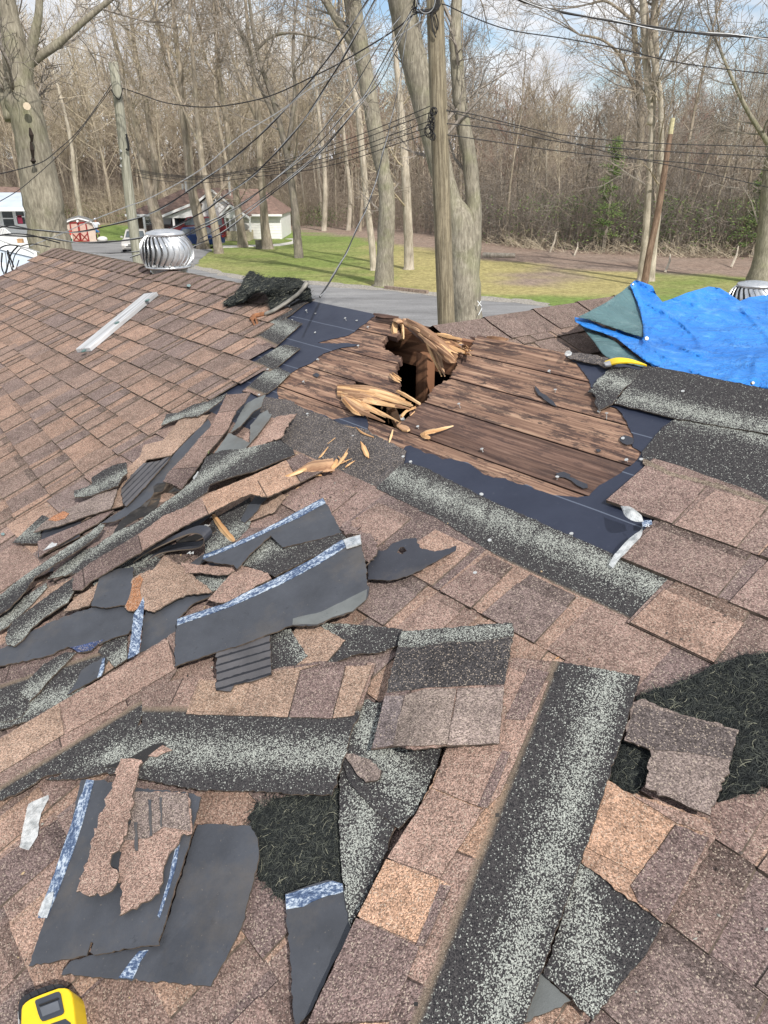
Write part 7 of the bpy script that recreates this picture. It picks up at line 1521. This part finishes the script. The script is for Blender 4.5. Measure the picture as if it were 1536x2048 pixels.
mb = MB(); p = YP(SX(712), sz(285), SY - .1); mb.tube([p, p + Vector((0, -.12, 0))], .09, 8); mb.build('lamp', m_trim, sh)
# child's slide and clutter beside the shed
sl_ = empty('toy_slide', 'small red, white and green plastic slide beside the shed', 'toy slide'); Y_ = SY - 1.2
mb = MB(); bar(mb, (400, 520), (370, 740), .10, Y_); bar(mb, (545, 560), (575, 800), .10, Y_); mb.build('post', plain('cream_plastic', (.72, .66, .58), .5), sl_)
mb = MB(); bar(mb, (395, 540), (550, 600), .32, Y_ - .05); bar(mb, (430, 505), (480, 560), .12, Y_ - .05); mb.build('platform', plain('faded_red_plastic', (.60, .06, .04), .5), sl_)
mb = MB(); a = YP(SX(440), sz(770), Y_); mb.box(Vector((a.x, Y_ - .1, 0)), (.42, 0, 0), (0, .3, 0), (0, 0, .32)); mb.box(Vector((a.x + .05, Y_ - .12, .32)), (.30, 0, 0), (0, .2, 0), (0, 0, .05)); mb.build('base', plain('green_plastic', (.01, .12, .07), .5), sl_)
def blob(name, label, cat, c, r, mat, seed):
    bm_ = MB(); rg = random.Random(seed); n1, n2 = 8, 12; rows = []
    for i in range(n1 + 1):
        a = math.pi * i / n1; rows.append([bm_.vert(Vector((c[0] + r[0] * math.sin(a) * math.cos(t) * rg.uniform(.85, 1.15), c[1] + r[1] * math.sin(a) * math.sin(t), c[2] + r[2] * math.cos(a) * rg.uniform(.92, 1.05)))) for t in (6.283 * j / n2 for j in range(n2))])
    for q, w_ in zip(rows, rows[1:]):
        for j in range(n2): bm_.face((q[j], q[(j + 1) % n2], w_[(j + 1) % n2], w_[j]))
    return tag(bm_.build(name, mat, None, True), label, cat)
m_bag = plain('white_plastic_bag', (.78, .77, .74), .5, 0, .1, 9)
p = GP(122, 486); blob('plastic_bag', 'white plastic bag slumped left of the toy slide', 'bag', (p.x, p.y, .42), (.26, .25, .48), m_bag, 1)
p = GP(206, 483); blob('plastic_bag', 'low white bag lying right of the standing person', 'bag', (p.x, p.y, .18), (.42, .3, .22), m_bag, 2)
# ---------------------------------------------------------------- person by the shed
def skin(name, joints, edges, mat, parent, sub=2):
    me = bpy.data.meshes.new(name); me.from_pydata([j[:3] for j in joints], edges, []); o = bpy.data.objects.new(name, me); C.objects.link(o); me.materials.append(mat); o.parent = parent
    m = o.modifiers.new('skin', 'SKIN'); m.use_smooth_shade = True
    for v, j in zip(me.skin_vertices[0].data, joints): v.radius = (j[3], j[3] if len(j) < 5 else j[4])
    me.skin_vertices[0].data[0].use_root = True; s_ = o.modifiers.new('sub', 'SUBSURF'); s_.levels = sub; s_.render_levels = sub; return o
g0 = GP(197, 482.5); px_, py_ = g0.x, g0.y
per = empty('person', 'person in white top, cap and blue shorts standing beside the shed', 'person', None, (px_, py_, 0))
m_skin = plain('skin', (.36, .19, .12), .6, 0, .08); m_legs = plain('dark_leggings', (.05, .022, .018), .7); m_top = plain('white_shirt', (.72, .76, .82), .8, 0, .1); m_short = plain('blue_shorts', (.05, .17, .38), .8); m_hair = plain('brown_hair', (.06, .035, .02), .8)
J_ = [(0, 0, .95, .13, .11), (0, 0, 1.15, .13, .10), (0, 0, 1.38, .16, .10), (0, 0, 1.50, .06), (0, -.01, 1.60, .085, .095), (0, -.01, 1.70, .075, .085),
      (.20, 0, 1.40, .055), (.34, -.02, 1.20, .042), (.30, -.18, 1.05, .035), (.28, -.26, 1.02, .03), (-.20, 0, 1.40, .055), (-.30, .02, 1.15, .042), (-.32, -.06, .92, .035), (-.32, -.10, .84, .03),
      (.10, 0, .90, .10), (.13, -.02, .50, .062), (.12, .02, .10, .042), (.13, -.12, .04, .038), (-.10, 0, .90, .10), (-.12, .02, .50, .062), (-.13, .04, .10, .042), (-.14, -.09, .04, .038)]
skin('body', J_, [(0, 1), (1, 2), (2, 3), (3, 4), (4, 5), (2, 6), (6, 7), (7, 8), (8, 9), (2, 10), (10, 11), (11, 12), (12, 13), (0, 14), (14, 15), (15, 16), (16, 17), (0, 18), (18, 19), (19, 20), (20, 21)], m_skin, per)
skin('shirt', [(0, 0, .98, .165, .14), (0, 0, 1.18, .155, .13), (0, 0, 1.38, .185, .125), (0, 0, 1.46, .10, .09), (.21, 0, 1.40, .078), (.31, -.01, 1.25, .065), (-.21, 0, 1.40, .078), (-.29, .02, 1.22, .065)], [(0, 1), (1, 2), (2, 3), (2, 4), (4, 5), (2, 6), (6, 7)], m_top, per)
skin('shorts', [(0, 0, .98, .168, .142), (0, 0, .90, .17, .14), (.11, 0, .82, .115), (.13, -.01, .62, .10), (-.11, 0, .82, .115), (-.12, .01, .62, .10)], [(0, 1), (1, 2), (2, 3), (1, 4), (4, 5)], m_short, per)
skin('leggings', [(.13, -.015, .58, .078), (.13, -.02, .48, .070), (.12, .02, .12, .052)], [(0, 1), (1, 2)], m_legs, per); skin('leggings', [(-.12, .01, .58, .078), (-.12, .02, .48, .070), (-.13, .04, .12, .052)], [(0, 1), (1, 2)], m_legs, per)
skin('cap', [(0, 0, 1.70, .095, .10), (0, 0, 1.75, .075, .085), (0, -.12, 1.70, .05, .03)], [(0, 1), (0, 2)], m_top, per); skin('hair', [(0, .05, 1.64, .075, .06), (0, .06, 1.55, .06, .04)], [(0, 1)], m_hair, per)
skin('shoe', [(.13, .03, .05, .045), (.13, -.16, .04, .04)], [(0, 1)], m_trim, per); skin('shoe', [(-.14, .05, .05, .045), (-.14, -.13, .04, .04)], [(0, 1)], m_trim, per)
# ================================================================ cars
def lathe_wheel(par, c, r, w_, axis, tyre, rimm):
    mb = MB(); a = Vector(axis); mb.tube([c - a * w_ / 2, c - a * w_ * .4, c + a * w_ * .4, c + a * w_ / 2], [r * .93, r, r, r * .93], 20); wo = mb.build('wheel', tyre, par)
    mb = MB(); mb.tube([c - a * (w_ / 2 + .01), c + a * (w_ / 2 + .01)], [r * .60, r * .60], 16); mb.build('rim', rimm, wo); 
    mb = MB()
    for k in range(5): t = 6.283 * k / 5; u_ = a.orthogonal().normalized(); v_ = a.cross(u_); p = c + (u_ * math.cos(t) + v_ * math.sin(t)) * r * .34; mb.tube([p - a * (w_ / 2 + .016), p + a * (w_ / 2 + .016)], r * .10, 6)
    mb.build('rim_slot', m_rubber, wo)
def car(name, label, loc, rz, L, W, H, paint, kind='sedan', sc=1):
    t = empty(name, label, 'car', None, loc); t.rotation_euler = (0, 0, rz); x0, x1 = -L / 2, L / 2; hb = H * .58
    # side profile (x, z), front at +x
    if kind == 'sedan': low = [(x0, .35), (x0 + .02, .62), (x0 + .08, hb + .05), (x0 + .55, hb + .10), (x0 + 1.15, hb + .10), (.0, hb + .06), (x1 - 1.35, hb + .02), (x1 - .5, hb - .10), (x1 - .08, hb - .20), (x1, .50), (x1 - .05, .25), (x0 + .1, .25)]; cab = [(x0 + .62, hb + .09), (x0 + 1.25, H - .05), (x0 + 1.7, H), (.15, H), (.45, H - .04), (x1 - 1.30, hb + .02)]
    elif kind == 'suv': low = [(x0, .35), (x0, .8), (x0 + .02, hb + .12), (0, hb + .10), (x1 - 1.2, hb + .08), (x1 - .15, hb - .02), (x1, hb - .25), (x1, .35), (x0 + .1, .30)]; cab = [(x0 + .04, hb + .10), (x0 + .18, H - .05), (x0 + .5, H), (.5, H), (.8, H - .06), (x1 - 1.25, hb + .08)]
    else: low = [(x0, .45), (x0, hb + .12), (x0 + 2.0, hb + .12), (x0 + 2.05, hb + .08), (x1 - 1.3, hb + .06), (x1 - .1, hb - .04), (x1, hb - .25), (x1, .4), (x0 + .1, .40)]; cab = [(x0 + 2.05, hb + .10), (x0 + 2.2, H - .05), (x0 + 2.5, H), (x0 + 3.2, H), (x0 + 3.45, H - .06), (x0 + 4.05, hb + .06)]
    def loft(prof, wd, mat, nm, par, inset=0, z0=0):
        mb = MB(); n = len(prof); rings = []
        for y, k in ((-wd / 2, .94), (-wd / 2 * .93, 1.0), (wd / 2 * .93, 1.0), (wd / 2, .94)):
            cz = sum(p[1] for p in prof) / n; cx = sum(p[0] for p in prof) / n; rings.append([mb.vert((cx + (x - cx) * (.985 if k < 1 else 1), y, cz + (z - cz) * k)) for x, z in prof])
        for a, b in zip(rings, rings[1:]):
            for i in range(n): mb.face((a[i], a[(i + 1) % n], b[(i + 1) % n], b[i]))
        mb.face(rings[0][::-1]); mb.face(rings[-1]); return mb.build(nm, mat, par)
    loft(low, W, paint, 'body', t)
    # cabin tapers inward
    mb = MB(); n = len(cab); rings = [[mb.vert((x, s_ * (W / 2 * .93 - (z - hb) * .30), z)) for x, z in cab] for s_ in (-1, 1)]
    for i in range(n - 1): mb.face((rings[0][i], rings[1][i], rings[1][i + 1], rings[0][i + 1]))
    mb.face(rings[0]); mb.face(rings[1][::-1]); cabo = mb.build('cabin', paint, t)
    g_ = MB(); k = len(cab)
    def on(x, z, s_, o=.012): return Vector((x, s_ * (W / 2 * .93 - (z - hb) * .30 + o), z))
    zb, zt = hb + .13, H - .10
    def xat(z, back):
        a, b = (cab[0], cab[1]) if back else (cab[-1], cab[-2]); f = (z - a[1]) / (b[1] - a[1]); return a[0] + (b[0] - a[0]) * f
    for s_ in (-1, 1):
        xb, xf = xat(zb, 1) + .16, xat(zb, 0) - .14; tb_, tf = xat(zt, 1) + .14, xat(zt, 0) - .12; mid = (tb_ + tf) / 2
        for (a, b, c_, d) in (((xb, zb), (mid - .05, zb), (mid - .05, zt), (tb_, zt)), ((mid + .05, zb), (xf, zb), (tf, zt), (mid + .05, zt))): g_ = MB(); g_.face([g_.vert(on(q[0], q[1], s_)) for q in ((a, b, c_, d) if s_ < 0 else (d, c_, b, a))]); g_.build('side_window', m_glass, cabo)
    g_ = MB()
    for back in (1, 0):
        q = []
        for (z, s_) in ((zb - .02, -1), (zb - .02, 1), (zt + .02, 1), (zt + .02, -1)): p = on(xat(z, back), z, s_, -.10); p.x += -.015 if back else .015; q.append(p)
        g_ = MB(); g_.face([g_.vert(p) for p in (q if not back else q[::-1])]); g_.build('rear_window' if back else 'windscreen', m_glass, cabo)
    for sx in (x0 + .85, x1 - .90):
        for s_ in (-1, 1): lathe_wheel(t, Vector((sx, s_ * (W / 2 - .09), .32)), .32, .22, (0, 1, 0), m_rubber, m_nail)
    for s_ in (-1, 1):
        mb = MB(); mb.box((x1 - .10, s_ * (W / 2 - .42) - .20, hb - .36), (.11, 0, 0), (0, .40, 0), (0, 0, .16)); mb.build('headlight', plain('lamp_lens', (.75, .76, .74), .15, 0, .05), t)
        mb = MB(); mb.box((x0 - .01, s_ * (W / 2 - .24) - .18, hb - .14), (.08, 0, 0), (0, .36, 0), (0, 0, .18)); mb.build('tail_light', m_red, t)
        mb = MB(); mb.box((x1 - 1.55, s_ * (W / 2 + .06) - .07, hb + .10), (.10, 0, 0), (0, .14, 0), (0, 0, .11)); mb.build('mirror', paint, t)
    mb = MB(); mb.box((x1 - .03, -W * .40, .34), (.07, 0, 0), (0, W * .80, 0), (0, 0, .16)); mb.build('bumper', paint, t)
    mb = MB(); mb.box((x1 - .02, -.42, hb - .34), (.05, 0, 0), (0, .84, 0), (0, 0, .10)); mb.box((x1 - .01, -.55, .40), (.065, 0, 0), (0, 1.1, 0), (0, 0, .06)); mb.build('grille', m_rubber, t)
    return t
def paintm(n_, c): m = plain(n_, c, .28, .35, .04, 2, .6); return m
p = GP(257, 505); car('silver_sedan', 'silver sedan parked on the lot, facing the camera beside the left pole', (p.x + .2, p.y + 1.6, .02), R(-78), 4.5, 1.75, 1.42, paintm('silver_paint', (.52, .50, .47)))
p = GP(388, 497); car('blue_sedan', 'dark blue sedan parked in front of the house, nose behind the silver vent', (p.x - .3, p.y + 1.4, .02), R(160), 4.5, 1.76, 1.42, paintm('dark_blue_paint', (.018, .045, .14)))
p = GP(392, 489); car('maroon_wagon', 'maroon wagon parked behind the dark blue sedan', (p.x - .6, p.y + 4.2, .02), R(176), 4.9, 1.85, 1.85, paintm('maroon_paint', (.16, .025, .03)), 'suv')
p = GP(322, 489); car('pickup_truck', 'dark brown-grey pickup truck beside the maroon wagon', (p.x + .2, p.y + 5.5, .02), R(4), 5.3, 1.9, 1.75, paintm('dark_bronze_paint', (.09, .065, .06)), 'pickup')
